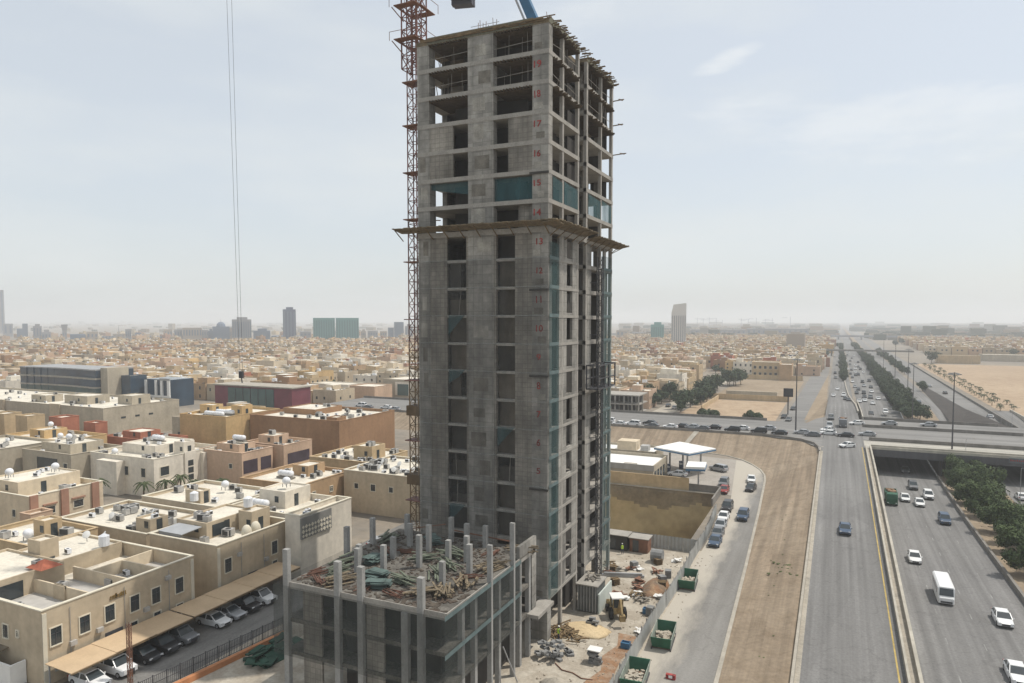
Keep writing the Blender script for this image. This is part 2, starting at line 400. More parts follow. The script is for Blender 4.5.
# service road (lower left) and its shoulder
SR = [(30, -9.8), (73, -10.9), (110, -12.2), (145, -13.6), (174, -15.0), (180, -15.7), (186, -17.2), (192, -19.8), (196, -22.5)]
def sr_right(y):
    for (a, xa), (b, xb) in zip(SR[:-1], SR[1:]):
        if y <= b: return xa + (xb - xa) * max(0, (y - a)) / (b - a)
    return SR[-1][1]
def dusty_asphalt():
    m = ground_mat('dusty_asphalt', (0.175, 0.17, 0.162), (0.215, 0.208, 0.197), None, 0.08, 0.7, tracks=(0.5, 0.02, 0))
    N, L = m.node_tree.nodes, m.node_tree.links; b = N['Principled BSDF']; old = b.inputs['Base Color'].links[0].from_socket
    geo = N.new('ShaderNodeNewGeometry'); sx = N.new('ShaderNodeSeparateXYZ'); L.new(geo.outputs['Position'], sx.inputs[0])
    n = N.new('ShaderNodeTexNoise'); n.inputs['Scale'].default_value = .35; n.inputs['Detail'].default_value = 8; n.inputs['Roughness'].default_value = .65
    mp = N.new('ShaderNodeMapping'); mp.inputs['Scale'].default_value = (1.6, .45, 1); L.new(geo.outputs['Position'], mp.inputs[0]); L.new(mp.outputs[0], n.inputs['Vector'])
    a = N.new('ShaderNodeMath'); a.operation = 'MULTIPLY_ADD'; a.inputs[1].default_value = 5.5; L.new(n.outputs[0], a.inputs[0]); L.new(sx.outputs[0], a.inputs[2])
    mr = N.new('ShaderNodeMapRange'); mr.inputs[1].default_value = -14.7; mr.inputs[2].default_value = -12.2; mr.inputs[3].default_value = 1; mr.inputs[4].default_value = 0.12; L.new(a.outputs[0], mr.inputs[0])
    x = N.new('ShaderNodeMix'); x.data_type = 'RGBA'; L.new(mr.outputs[0], x.inputs[0]); L.new(old, x.inputs[6]); x.inputs[7].default_value = (.40, .365, .31, 1); L.new(x.outputs[2], b.inputs['Base Color'])
    return m
strip('service_road', lambda y: -19.5 if y < 150 else -19.5 - (y - 150) * 0.1, sr_right, fr(30, 196, 5), Z0, dusty_asphalt(), 0.012)
# kerb of the service road and its bend
KP = [(sr_right(y), y) for y in fr(30, 174, 6)] + [(-15.7, 180), (-17.2, 186), (-19.8, 192), (-22.8, 197), (-27, 201), (-32, 203), (-40, 203.6), (-52, 203.2), (-66, 202.5)]
mb = MB()
for (xa, ya), (xb, yb) in zip(KP[:-1], KP[1:]):
    d = Vector((xb - xa, yb - ya, 0)).normalized(); n = Vector((d.y, -d.x, 0)) * 0.45
    a0, b0 = Vector((xa, ya, 0)), Vector((xb, yb, 0)); up = Vector((0, 0, .14))
    mb.quad(a0 - up, b0 - up, b0 + up, a0 + up); mb.quad(a0 + up, b0 + up, b0 + n + up, a0 + n + up); mb.quad(a0 + n + up, b0 + n + up, b0 + n - up, a0 + n - up)
struct('service_road_kerb', mb, M_kerb)
# sand embankment joining the kerb to the raised roads
top = [(-3.3, y) for y in fr(30, 186, 6)]
n1 = 25
bot = [(sr_right(y) + .45, y) for y in fr(30, 174, 6)]
top = [(-3.32, 30 + (190 - 30) * i / (len(bot) - 1)) for i in range(len(bot))]
bot += [(-15.2, 180), (-16.8, 186.2), (-19.5, 192.4), (-22.5, 197.4), (-27, 201.4), (-32, 203.4), (-40, 204), (-52, 203.6), (-66, 203), (-100, 203), (-150, 203), (-188, 203)]
top += [(-3.4, 195), (-3.9, 201), (-5, 207), (-8.6, 212), (-14, 215), (-20, 216.2), (-34, 216.8), (-48, 216.8), (-64, 216.8), (-100, 216.8), (-150, 216.8), (-188, 216.8)]
mb = MB(); K = 8
def emb(i, k):
    (xb, yb), (xt, yt) = bot[i], top[i]; t = k / K
    zt = (z_up(yt) if xt > -4 else ZUP) - 0.02
    x = xb + (xt - xb) * t; y = yb + (yt - yb) * t
    j = 0 if k in (0, K) else (math.sin(x * 1.7 + y * .23) * .07 + math.sin(y * .9 + x) * .08)
    return (x, y, -0.02 + (zt + .02) * (t ** 1.15) + j)
# refine along the length
for i in range(len(bot) - 1):
    for k in range(K):
        mb.quad(emb(i, k), emb(i + 1, k), emb(i + 1, k + 1), emb(i, k + 1))
smooth(struct('sand_embankment', mb, M_sandt))
# raised road
strip('raised_road', -3.3, 7.3, YS, z_up, M_asph)
strip('raised_road_yellow_line', 6.55, 6.72, fr(20, 208, 8), z_up, M_yellow, .006)
strip('raised_road_edge_strip', -3.28, -2.75, fr(20, 205, 8), z_up, M_dust, .006)
M_line = mat('worn_white_line', (.32, .315, .30), .9, .3, .8)
for nm, xx, y0, y1 in (('raised_road_lane_line', 3.1, 280, 900), ('raised_road_lane_line', -.2, 280, 900)):
    mb = MB(); y = y0
    while y < y1:
        mb.quad((xx, y, z_up(y) + .008), (xx + .15, y, z_up(y) + .008), (xx + .15, y + 3, z_up(y + 3) + .008), (xx, y + 3, z_up(y + 3) + .008)); y += 9
    struct(nm, mb, M_line)
mb = MB(); wallstrip(mb, -3.6, -3.3, fr(20, 200, 8), lambda y: z_up(y) - .6, lambda y: z_up(y) + .45)
solo('roadside_barrier', mb, M_kerb, 'low pale kerb wall along the left edge of the raised road', 'barrier')
mb = MB(); wallstrip(mb, 7.3, 7.55, fr(20, 207.4, 8), lambda y: z_up(y) - .6, lambda y: z_up(y) + .8)
wallstrip(mb, 8.35, 8.7, fr(20, 207.4, 8), lambda y: z_un(y) - .3, lambda y: z_up(y) + .8)
t = thing('divider_wall', 'pair of pale concrete parapets between the raised road and the underpass carriageway', 'barrier')
part('parapet', mb, M_para, t)
mb = MB()
for a, b in zip(fr(20, 207.4, 8)[:-1], fr(20, 207.4, 8)[1:]):
    mb.quad((7.55, a, z_up(a) + .1), (8.35, a, z_up(a) + .1), (8.35, b, z_up(b) + .1), (7.55, b, z_up(b) + .1))
part('gutter_strip', mb, M_dust, t)
# underpass carriageway and strips
strip('underpass_road', 8.7, 24.4, fr(20, 350, 8) + YS[YS.index(350):] if 350 in YS else fr(20, 9000, 10), z_un, M_asph, .01)
strip('green_strip_ground', 24.4, 36.5, fr(20, 350, 8), lambda y: z_un(y) + .25, M_sand)
strip('opposite_carriageway', 36.5, 66.0, fr(20, 350, 8), z_un, M_asph)
mb = MB()
for xx in (12.6, 16.5, 20.4):
    y = 25
    while y < 205:
        mb.quad((xx, y, z_un(y) + .016), (xx + .14, y, z_un(y) + .016), (xx + .14, y + 2, z_un(y + 2) + .016), (xx, y + 2, z_un(y + 2) + .016)); y += 10
struct('underpass_lane_line', mb, mat('worn_line', (.225, .22, .21), .9, .3, .8))
mb = MB(); wallstrip(mb, 24.0, 24.4, fr(20, 207, 8), lambda y: z_un(y) - .2, lambda y: z_un(y) + .85)
solo('median_barrier', mb, M_paradk, 'concrete barrier between the underpass carriageway and the strip of trees', 'barrier')
mb = MB()
for y in fr(276, 350, 8)[:-1]: pass
wallstrip(mb, 8.4, 8.7, fr(269, 345, 8), lambda y: z_un(y) - .3, lambda y: z_up(y) + .7)
solo('ramp_wall', mb, M_para, 'thin concrete wall beside the ramp that rises behind the overpass', 'barrier')
# side walls of the trough so that no gap shows
mb = MB(); wallstrip(mb, 65.6, 66, fr(20, 350, 8), lambda y: z_un(y) - .2, lambda y: 0.9 if y < 216 or y > 268 else 4)
solo('trough_wall', mb, M_para, 'long concrete retaining wall on the far right side of the underpass', 'wall')
# far highway sheets
strip('tree_median_ground', 22.0, 31.0, YS[YS.index(350.0):] if 350.0 in YS else fr(350, 9000, 20), Z0, M_sand, .03)
strip('far_opposite_road', 31.0, 41.0, fr(350, 1500, 25) + [2500, 5000, 9000], Z0, M_asph, .012)
strip('far_side_road', 44.0, 57.0, fr(350, 1500, 25) + [2500, 5000, 9000], Z0, M_asphx, .02)
mb = MB(); mb.quad((43.8, 500, .06), (40.2, 304, .06), (52, 302, .06), (45, 498, .06))
mb2 = MB(); mb2.quad((40.2, 350, .05), (42, 430, .05), (44.4, 500, .05), (50.3, 350, .05)); mb2.quad((38.6, 276, -1.0), (40.2, 350, .05), (50.3, 350, .05), (55, 276, 1.6))
struct('dark_stone_slope', mb2, M_rock)
mb = MB(); wallstrip(mb, 57.2, 57.6, fr(276, 700, 10), lambda y: -.2 if y > 350 else z_un(y), lambda y: 1.0)
solo('far_side_wall', mb, M_paradk, 'dark low wall on the far right beyond the overpass, edging the side road', 'wall')
mb = MB(); mb.quad((62, 352, .02), (700, 352, .02), (700, 700, .02), (62, 700, .02)); mb.quad((66, 255, .02), (700, 255, .02), (700, 352, .02), (66, 352, .02))
struct('desert_lot', mb, M_sandr)
mb = MB(); mb.quad((92, 452, .03), (700, 452, .03), (700, 462, .03), (92, 462, .03))
struct('lot_track', mb, M_dust)
mb = MB(); mb.quad((66.2, 30, .015), (400, 30, .015), (400, 255, .015), (66.2, 255, .015)); struct('right_bank', mb, M_sand)

# left of the highway beyond the junction: sand wedge, side road, sand lots
mb = MB(); mb.quad((-10.8, 287, .03), (-3.4, 290, .03), (-4.6, 470, .03), (-4.9, 535, .03)); struct('sand_wedge', mb, M_sand)
mb = MB(); mb.quad((-19.5, 262, .014), (-10.8, 262, .014), (-10.2, 320, .014), (-17.7, 320, .014)); mb.quad((-17.7, 320, .014), (-10.2, 320, .014), (-5.2, 530, .014), (-15.5, 530, .014)); mb.quad((-15.5, 530, .014), (-5.2, 530, .014), (-5.2, 1500, .014), (-13, 1500, .014))
struct('left_side_road', mb, M_asphx)
mb = MB(); mb.quad((-58, 276, .012), (-20.5, 276, .012), (-20.5, 344, .012), (-57, 344, .012)); struct('sand_lot', mb, M_sandr)
mb = MB(); mb.quad((-56, 352, .012), (-19, 352, .012), (-18, 468, .012), (-54, 468, .012)); struct('tan_lot', mb, M_sand)
mb = MB(); mb.quad((-69, 262, .012), (-60.5, 262, .012), (-60.5, 520, .012), (-69, 520, .012)); struct('district_street', mb, M_dust)
# cross road over the underpass
mb = MB(); xs = [-188, -150, -100, -64, -48, -34, -20]
for a, b in zip(xs[:-1], xs[1:]): mb.quad((a, 216.8, ZUP), (b, 216.8, ZUP), (b, 250, ZUP), (a, 250, ZUP))
mb.quad((-20, 216.2, ZUP), (-8.6, 212, ZUP), (-8.6, 250, ZUP), (-20, 250, ZUP)); mb.quad((-8.6, 212, ZUP), (-3.3, 201, ZUP), (-3.3, 250, ZUP), (-8.6, 250, ZUP))
mb.quad((-8.6, 250, ZUP), (-3.3, 250, ZUP), (-3.3, 268, ZUP), (-6, 262, ZUP))
struct('cross_road', mb, M_asphx)
mb = MB(); mb.quad((-188, 250, ZUP), (-8.6, 250, ZUP), (-20, 262, 0), (-188, 262, 0)); mb.quad((-8.6, 250, ZUP), (-3.3, 268, ZUP - .1), (-3.3, 290, 2.5), (-11, 264, 0)); mb.quad((-3.3, 290, 2.7), (-3.3, 350, 1.2), (-5, 350, 0), (-11, 264, 0))
mb.quad((-188, 250, ZUP), (-188, 262, 0), (-200, 262, 0), (-200, 250, 0)); mb.quad((-188, 203, 0), (-188, 216.8, ZUP), (-188, 250, ZUP), (-200, 230, 0))
struct('rear_embankment', mb, M_sand)
t = thing('road_parapet', 'low dark parapet running along the near edge of the cross road above the sand slope', 'barrier')
mb = MB()
pp = [(-188, 216.8), (-34, 216.8), (-20, 216.3), (-14, 215), (-8.6, 212), (-5, 207), (-3.9, 201), (-3.5, 195)]
for (xa, ya), (xb, yb) in zip(pp[:-1], pp[1:]):
    mb.cbox((xa + xb) / 2, (ya + yb) / 2, ZUP + .25, math.hypot(xb - xa, yb - ya) + .05, .3, .75, math.atan2(yb - ya, xb - xa))
part('parapet', mb, M_paradk, t)
mb = MB(); mb.box(-188, -21, 249.8, 250.1, 3.6, ZUP + .8); solo('road_parapet', mb, M_paradk, 'dark parapet along the far edge of the cross road behind the queue of cars', 'barrier')
# overpass: three decks side by side
ov = thing('overpass', 'flat concrete road bridge crossing over the underpass behind the trees', 'bridge', (30, 240, ZUP))
def deck(y0, y1, m, x1=66):
    d = MB(); d.box(7.3, x1, y0, y1, ZUP - 1.6, ZUP - .012); part('deck', d, M_dark, ov)  # deck body takes the dark colour for the shade beneath it
    r = MB(); r.quad((7.3, y0 + .35, ZUP + .004), (x1, y0 + .35, ZUP + .004), (x1, y1 - .35, ZUP + .004), (7.3, y1 - .35, ZUP + .004)); part('road_surface', r, m, ov)
deck(207.6, 220.6, M_deck); deck(220.64, 247.6, M_asphx); deck(247.64, 266.4, M_asphx)
for y, x0, x1 in ((207.5, 8.7, 66), (220.4, 8.7, 66), (247.2, 7.8, 50), (266.1, 8.7, 47)):
    d = MB(); d.box(x0, x1, y, y + .4, ZUP - .3, ZUP + .95); part('parapet', d, M_para if y < 217 else M_paradk, ov)
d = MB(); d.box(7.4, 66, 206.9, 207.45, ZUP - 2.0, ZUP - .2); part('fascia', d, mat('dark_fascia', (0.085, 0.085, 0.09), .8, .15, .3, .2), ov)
d = MB(); d.box(8.7, 66, 207.0, 207.47, ZUP - .18, ZUP + .5); part('fascia_lip', d, M_para, ov)
for xx in (24.5, 36.2):
    d = MB(); d.box(xx, xx + .8, 209, 266, -2.7, ZUP - 1.6); part('added_dark_wall', d, M_dark, ov)  # solid walls added to keep the space under the bridge dark
d = MB(); d.box(8.2, 8.69, 207.6, 266.4, -2.7, ZUP - 1.6); part('abutment', d, M_dark, ov)  # dark colour carries the under-bridge shade
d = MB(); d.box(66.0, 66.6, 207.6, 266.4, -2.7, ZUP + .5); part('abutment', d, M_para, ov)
# a small red direction sign on the fascia
sg = MB(); sg.box(39.0, 43.5, 206.7, 206.85, 2.8, 4.0); s_ = solo('bridge_sign', sg, mat('sign_blue_grey', (0.10, 0.12, 0.13), .6, .1, 1), 'small dark sign board with red marks hung on the front of the bridge', 'sign')
sg = MB()
for i in range(9): sg.box(39.3 + i * .44, 39.3 + i * .44 + .25, 206.65, 206.69, 3.25, 3.25 + (.35 if i % 3 else .5))
part('sign_marks', sg, M_redpaint, s_, world=True)
# junction road patch on left edge of bridge already covered by the raised road

# gas station forecourt, site ground
mb = MB(); mb.quad((-64, 156, .006), (-19.6, 156, .006), (-20, 175, .006), (-64, 175, .006)); mb.quad((-64, 175, .006), (-16, 175, .006), (-22.5, 196.5, .006), (-64, 202.6, .006)); struct('forecourt', mb, ground_mat('forecourt_concrete', (0.30, 0.27, 0.24), (0.36, 0.33, 0.29), (0.25, 0.23, 0.2), .1, .4))
mb = MB(); mb.quad((-66, 40, .004), (-19.5, 40, .004), (-19.5, 116, .004), (-66, 116, .004)); struct('construction_site_ground', mb, M_site)
mb = MB(); mb.quad((-72.8, 20, .008), (-62.4, 20, .008), (-62.4, 200, .008), (-72.8, 200, .008)); struct('side_street', mb, M_asphd)
mb = MB()
for i in range(9): 
    a = 52 + i * 3.2; mb.quad((-22.9 + math.sin(a) * .5, a, .03), (-20.9 + math.cos(a * 1.3) * .3, a, .03), (-20.9 + math.cos((a + 3.2) * 1.3) * .3, a + 3.2, .03), (-22.9 + math.sin(a + 3.2) * .5, a + 3.2, .03))
struct('red_soil_strip', mb, ground_mat('red_soil', (.30, .175, .10), (.24, .15, .095), (.38, .31, .24), .3, .8))

exec_sections = True
# ---------------------------------------------------------------- the tower
TX0, TX1, TY0, TY1 = -47.8, -30.3, 75.0, 100.0
FH = 3.34
def LV(n): return 65.3 - FH * (19 - n)
ROOFZ = LV(21)
tw = thing('unfinished_tower', 'tall grey concrete high-rise under construction with red floor numbers up its corner', 'building', (-39, 87.5, 0))
for n in range(1, 22):
    z = LV(n); mb = MB()
    mb.box(TX0 - .04, TX1 + .04, TY0 - .04 if n > 13 else TY0 + .12, 85.4, z - (.5 if n > 13 else .32), z); mb.box(TX0 - .04, TX1 - 1.6, 85.4, 88.2, z - .5, z); mb.box(TX0 - .04, TX1 + .04, 88.2, TY1 + .04, z - .5, z)
    part('floor_slab', mb, M_slab if n != 21 else M_ply, tw)
def col(x0, x1, y0, y1, z0=0, z1=ROOFZ - .5, m=None, name='column'):
    mb = MB(); mb.box(x0, x1, y0, y1, z0, z1); return part(name, mb, m or M_conc, tw)
col(-32.3, TX1, TY0, TY0 + 1.2); col(-40.7, -37.3, TY0, TY0 + 1.0); col(TX0, -46.1, TY0, TY0 + 1.5)
for y0, y1 in ((79.45, 79.95), (84.9, 85.4), (88.2, 88.8), (94.4, 94.8), (99.4, 100)): col(TX1 - .4, TX1, y0, y1, m=M_slab)
for y0, y1 in ((81, 81.8), (87, 87.8), (93, 93.8), (99, 100)): col(TX0, TX0 + .7, y0, y1)
for x in (-44, -40, -36, -33): col(x, x + .6, TY1 - .6, TY1)
col(-43.8, -33.2, 79.6, 95.6, 0, ROOFZ - .5, M_dark, 'dark_core_block')  # solid dark block put in so the openings look dark inside
col(TX1 - 1.9, TX1 - 1.6, 85.4, 88.2, 0, ROOFZ - .5, M_dark, 'shaft_wall')  # back of the notch, coloured dark for the recess shade
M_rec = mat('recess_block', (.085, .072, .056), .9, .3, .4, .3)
def wall(x0, x1, y0, y1, ns, m=None, dz=0.0):
    """infill storeys ns, one mesh for the run"""
    ns = list(ns); runs = [[ns[0], ns[0]]]
    for n in ns[1:]:
        if n == runs[-1][1] + 1: runs[-1][1] = n
        else: runs.append([n, n])
    for a, b in runs:
        mb = MB(); mb.box(x0, x1, y0, y1, LV(a) - .2, LV(b + 1) - .3); part('infill_wall', mb, m or M_conc2, tw)
LOW = range(1, 14)
wall(-46.1, -43.7, 75.05, 75.35, LOW); wall(-34.5, -32.3, 75.05, 75.35, LOW)
wall(-41.0, -40.7, 75.03, 75.6, LOW); wall(-37.3, -37.0, 75.03, 75.6, LOW)
wall(-46.1, -42.8, 75.05, 75.35, (16, 17)); wall(-35.4, -32.3, 75.05, 75.35, (16, 17)); wall(-34.4, -32.3, 75.8, 76.1, (14,))
M_rec_ = mat('recess_block', (.085, .072, .056), .9, .3, .4, .3)
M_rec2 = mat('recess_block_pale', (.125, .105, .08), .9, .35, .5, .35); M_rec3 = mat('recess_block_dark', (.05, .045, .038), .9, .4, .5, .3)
rq = random.Random(31)
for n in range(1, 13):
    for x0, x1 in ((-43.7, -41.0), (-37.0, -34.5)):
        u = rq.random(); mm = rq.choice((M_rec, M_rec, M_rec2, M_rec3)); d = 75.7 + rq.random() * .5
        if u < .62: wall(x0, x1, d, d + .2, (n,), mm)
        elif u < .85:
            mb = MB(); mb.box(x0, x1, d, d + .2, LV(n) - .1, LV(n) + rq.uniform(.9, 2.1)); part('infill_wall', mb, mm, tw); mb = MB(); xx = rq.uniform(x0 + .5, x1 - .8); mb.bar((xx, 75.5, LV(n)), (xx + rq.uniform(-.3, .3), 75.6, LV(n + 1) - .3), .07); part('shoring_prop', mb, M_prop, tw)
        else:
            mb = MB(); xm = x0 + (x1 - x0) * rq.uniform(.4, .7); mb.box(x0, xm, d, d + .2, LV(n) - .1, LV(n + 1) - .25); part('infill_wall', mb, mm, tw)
M_stain = mat('damp_concrete_patch', (.175, .16, .135), .9, .35, .8, .3, fine=.15); M_stainp = mat('pale_concrete_patch', (.33, .31, .27), .9, .25, .8, .3, fine=.15)
for n in range(1, 21):     # formwork marks left on the piers, one or two to a storey
    for (xa, xb, yy) in ((-40.4, -37.6, TY0), (-47.6, -46.3, TY0), (-32.2, -30.5, TY0)):
        if rq.random() < (.8 if xa > -41 and xa < -40 else .5):
            w_ = (xb - xa) * rq.uniform(.45, .75); xc = rq.uniform(xa + w_ / 2, xb - w_ / 2); z0 = LV(n) + rq.uniform(.5, 1.0); hh = rq.uniform(1.0, 1.9)
            if xa > -33: z0 = LV(n) + .15; hh = .7
            mb = MB(); mb.box(xc - w_ / 2, xc + w_ / 2, yy - .012, yy + .01, z0, z0 + hh); part('formwork_mark', mb, M_stain if rq.random() < .7 else M_stainp, tw)
for n in (2, 4, 7, 9, 11):     # ragged pieces of mesh hanging off the slab edges
    x = rq.choice((-43.5, -36.8)); mb = MB(); mb.quad((x, 75.0, LV(n) - 1.6 - rq.random()), (x + 1.4, 75.0, LV(n) - .9), (x + 2.3, 75.0, LV(n)), (x, 75.0, LV(n))); part('loose_net', mb, M_net15, tw)
wall(-44.5, -34.5, 78.6, 78.9, (14, 15, 16, 17, 18), M_dark)  # inner partitions with the interior shade in their colour
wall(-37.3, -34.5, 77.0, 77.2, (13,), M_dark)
# east side
wall(TX1 - .3, TX1 - .02, 78.6, 81.2, LOW, M_conc); wall(TX1 - .3, TX1 - .02, 83.2, 84.9, LOW, M_conc); wall(TX1 - .3, TX1 - .02, 88.8, 90.6, LOW, M_conc)  # paler concrete than the front infill, sunlight put into the colour
wall(TX1 - .3, TX1 - .05, 96.3, 97.2, LOW, M_conc)
wall(TX1 - 1.3, TX1 - 1.1, 76.2, 79.4, range(1, 14), M_dark); wall(TX1 - 1.2, TX1 - 1.0, 81, 85, (3, 4, 7, 10, 12), M_rec); wall(TX1 - 2.2, TX1 - 2.0, 81, 85, range(1, 14), M_dark); wall(TX1 - 2.2, TX1 - 2, 90, 99, range(1, 13), M_dark)  # the darkest walls here hold the interior shade in their colour
wall(TX1 - 1.4, TX1 - 1.2, 76.2, 77.6, (14, 16, 17, 18), M_conc2); wall(TX1 - 2.8, TX1 - 2.6, 80, 84, (15, 16, 17), M_dark); wall(TX1 - 1.5, TX1 - 1.3, 90.5, 93, (14, 15, 16, 17), M_conc2)
for n in LOW:
    mb = MB(); mb.box(TX1 - .3, TX1 - .04, 81.18, 83.22, LV(n) - .1, LV(n) + .3); part('window_sill_wall', mb, M_conc, tw)
wall(TX0, TX0 + .25, 76.5, 99, range(1, 14)); wall(TX0, TX0 + .25, 76.5, 99, (16, 17)); wall(TX0, TX0 + .25, 81.8, 99, (14, 15, 18))
wall(-47, -31, TY1 - .3, TY1 - .05, range(1, 13))
wall(-33.6, -31.2, 99.62, 99.9, (16, 18, 19, 20), M_dark); wall(-33.2, -31.6, 97.4, 97.6, (14, 17), M_dark)  # dark walls added to close off bright views through the corner
wall(-47.5, -46.4, 80.6, 80.8, (19, 20), M_dark)
for n in (19, 20):
    for k in range(6): mb = MB(); x = -47.3 + rnd.random() * .9; y = 77 + k * .6; mb.bar((x, y, LV(n)), (x + rnd.uniform(-.3, .3), y + rnd.uniform(-.5, .5), LV(n + 1) - .5), .07); part('shoring_prop', mb, M_prop, tw)
# slab brackets / shuttering strips on the corner pillar
for n in (16, 12, 9, 5): 
    mb = MB(); mb.box(-32.6, TX1 + .1, TY0 - .18, TY0 - .04, LV(n) - .55, LV(n) - .3); part('joint_ledge', mb, M_dark, tw)
# formwork, joists and props on the top storeys
for n, m_ in ((21, M_joist), (20, M_joist), (19, M_joist)):
    z = LV(n) - .52; JL = [MB(), MB(), MB(), MB()]
    x = -46.0
    while x < -32.5:
        if not (-40.8 < x < -37.2): JL[0 if x < -39 else 1].box(x, x + .1, TY0 - .12 - rnd.random() * .25, 80, z - .2, z)
        x += .42
    y = 76.4
    while y < 99.4:
        if not (85.2 < y < 88.6): JL[2 if y < 87 else 3].box(TX1 - 2.7, TX1 + .15 + rnd.random() * .55, y, y + .1, z - .2, z + (.02 if n < 21 else 0))
        y += .42
    for mb in JL: part('joist_layer', mb, m_, tw)
    for xa, xb in ((-46, -40.8), (-37.2, -32.4)):
        mb = MB(); mb.box(xa, xb, 75.1, 80, z - .24, z - .2); part('shuttering_panel', mb, m_, tw)
for n in (19, 20):
    z0, z1 = LV(n), LV(n + 1) - .76
    for i in range(24):
        if i < 12: x = -45.7 + i * 1.25; y = 75.5 + rnd.random() * 2.5
        else: x = TX1 - .6 - rnd.random() * 1.5; y = 76.8 + (i - 12) * 1.95
        if -40.9 < x < -37.1 and i < 12: x += 0.0; continue
        mb = MB(); mb.bar((x, y, z0), (x + rnd.uniform(-.06, .06), y, z1), .07, 6, w2=.05); part('shoring_prop', mb, M_prop, tw)
    zz = z0 + .95
    for a, b in [((-46, 75.1, zz + .1), (-40.8, 75.1, zz + .35)), ((-37.2, 75.1, zz), (-32.4, 75.1, zz + .25)), ((TX1 - .1, 89, zz), (TX1 - .1, 94, zz)), ((TX1 - .1, 95, zz), (TX1 - .1, 99, zz + .2))] + [((TX1 - .1, 76.3 + k * 3, zz), (TX1 - .1, 79.3 + k * 3, zz + rnd.uniform(-.3, 1.0))) for k in range(3)]:
        mb = MB(); mb.bar(a, b, .05); part('guard_rail', mb, M_prop, tw)
    for k in range(8):
        x = TX1 - rnd.uniform(.2, 1.8); y = rnd.choice((77, 78.4, 81, 83.5, 90, 92, 96, 98)); mb = MB(); mb.bar((x, y, z0), (x + rnd.uniform(-.3, .3), y + rnd.uniform(-1.2, 1.2), z1), .07); part('brace', mb, M_prop, tw)
mb = MB()
TE = [MB(), MB(), MB()]
for i in range(150):   # ragged timber edge of the roof formwork
    mb = TE[0 if i < 60 else 1]
    if i < 60: x = rnd.uniform(-46.5, -30.5); y = TY0 - rnd.uniform(.1, .35); mb.cbox(x, y, ROOFZ + rnd.uniform(-.25, .15), rnd.uniform(.8, 2.4), .08, .12, 0)
    else: y = rnd.uniform(75, 100); x = TX1 + rnd.uniform(.0, .5); mb.cbox(x, y, ROOFZ + rnd.uniform(-.35, .35), rnd.uniform(.5, 1.6), .1, .1, rnd.uniform(-.3, .3), rnd.uniform(-.2, .2))
for mb in TE[:2]: part('timber_edge', mb, M_wood, tw)
mb = MB(); mb.box(TX0 + 1.5, TX1 - 1.9, TY0 - .06, TY0, ROOFZ - .45, ROOFZ + .35); mb.box(TX1, TX1 + .06, 75, 85.3, ROOFZ - .45, ROOFZ + .3); mb.box(TX1, TX1 + .06, 88.3, 100, ROOFZ - .45, ROOFZ + .3)
part('edge_board', mb, mat('dirty_ply', (.17, .165, .12), .9, .3, 1.2, fine=.2), tw)
for i in range(26):
    if i < 12: x, y = -41.5 + i * .35, 76.5
    else: x, y = TX1 - .4, 75.5 + (i - 12) * 1.85
    if i < 12 and not (2 < i < 12): continue
    mb = MB(); mb.bar((x, y, ROOFZ), (x + rnd.uniform(-.1, .1), y, ROOFZ + rnd.uniform(.7, 2.0) * (1 if i < 12 else .55)), .05); part('starter_bar', mb, M_rust, tw)
for dz in (.9, 1.3):
    mb = MB(); mb.bar((-41, 76.4, ROOFZ + dz), (-37.2, 76.4, ROOFZ + dz), .05); part('guard_rail', mb, M_steel, tw)
# poles that stick out at the far right corner
for (y, z, ln) in ((100, 69.6, 1.6), (100, 66.1, 1.5), (100, 61.9, 2.0), (95, 71.8, 1.2)):
    mb = MB(); mb.bar((TX1 - .5, y - .1, z), (TX1 + ln, y, z + .15), .12); mb.bar((TX1 + ln * .6, y - .4, z + .1), (TX1 + ln * .8, y + .5, z + .2), .15); part('outrigger_pole', mb, M_wood, tw)
# timber catch platform round floor 14
def planks(xa, xb, ya, yb, z, along, out):
    mb = MB(); a0, a1 = (xa, xb) if along == 'x' else (ya, yb)
    a = a0
    while a < a1:
        w = .32; j = rnd.uniform(-.15, .22); zz = z + rnd.uniform(-.03, .03)
        if along == 'x': mb.v += []; P = [(a, TY0 - .03, zz - .1), (a + w, TY0 - .03, zz - .1), (a + w, ya - j, zz + .25), (a, ya - j, zz + .25)]
        else: P = [(TX1 + .03, a, zz - .1), (xb + j, a, zz + .25), (xb + j, a + w, zz + .25), (TX1 + .03, a + w, zz - .1)]
        n = len(mb.v); mb.v += P + [(p[0], p[1], p[2] - .09) for p in P]
        for f in ((0, 1, 2, 3), (7, 6, 5, 4), (0, 4, 5, 1), (1, 5, 6, 2), (2, 6, 7, 3), (3, 7, 4, 0)): mb.f.append(tuple(n + k for k in f)); mb.m.append(0); mb.c.append(None)
        a += w + .015
    return mb
part('catch_platform', planks(-50.2, -28.6, 72.9, 0, 49.0, 'x', 0), M_ply, tw)
part('catch_platform', planks(0, -28.3, 72.9, 87.0, 49.0, 'y', 0), M_ply, tw)
part('catch_platform', planks(0, -28.4, 88.3, 102.6, 48.7, 'y', 0), M_ply, tw)
x = -50
while x < -29: 
    mb = MB(); mb.bar((x, TY0, 47.9), (x, 73.1, 49.05), .09); part('platform_strut', mb, M_wood, tw); x += 2.2
y = 75.5
while y < 102:
    mb = MB(); mb.bar((TX1, min(y, 99.8), 47.7), (-28.6, y, 48.95), .09); part('platform_strut', mb, M_wood, tw); y += 2.4
mb = MB(); mb.box(TX0, TX1 + .05, TY0 - .1, TY0 - .05, 48.1, 48.7); mb.box(TX1 + .05, TX1 + .1, TY0, TY1, 48.1, 48.7); part('platform_ledger', mb, M_slab, tw)
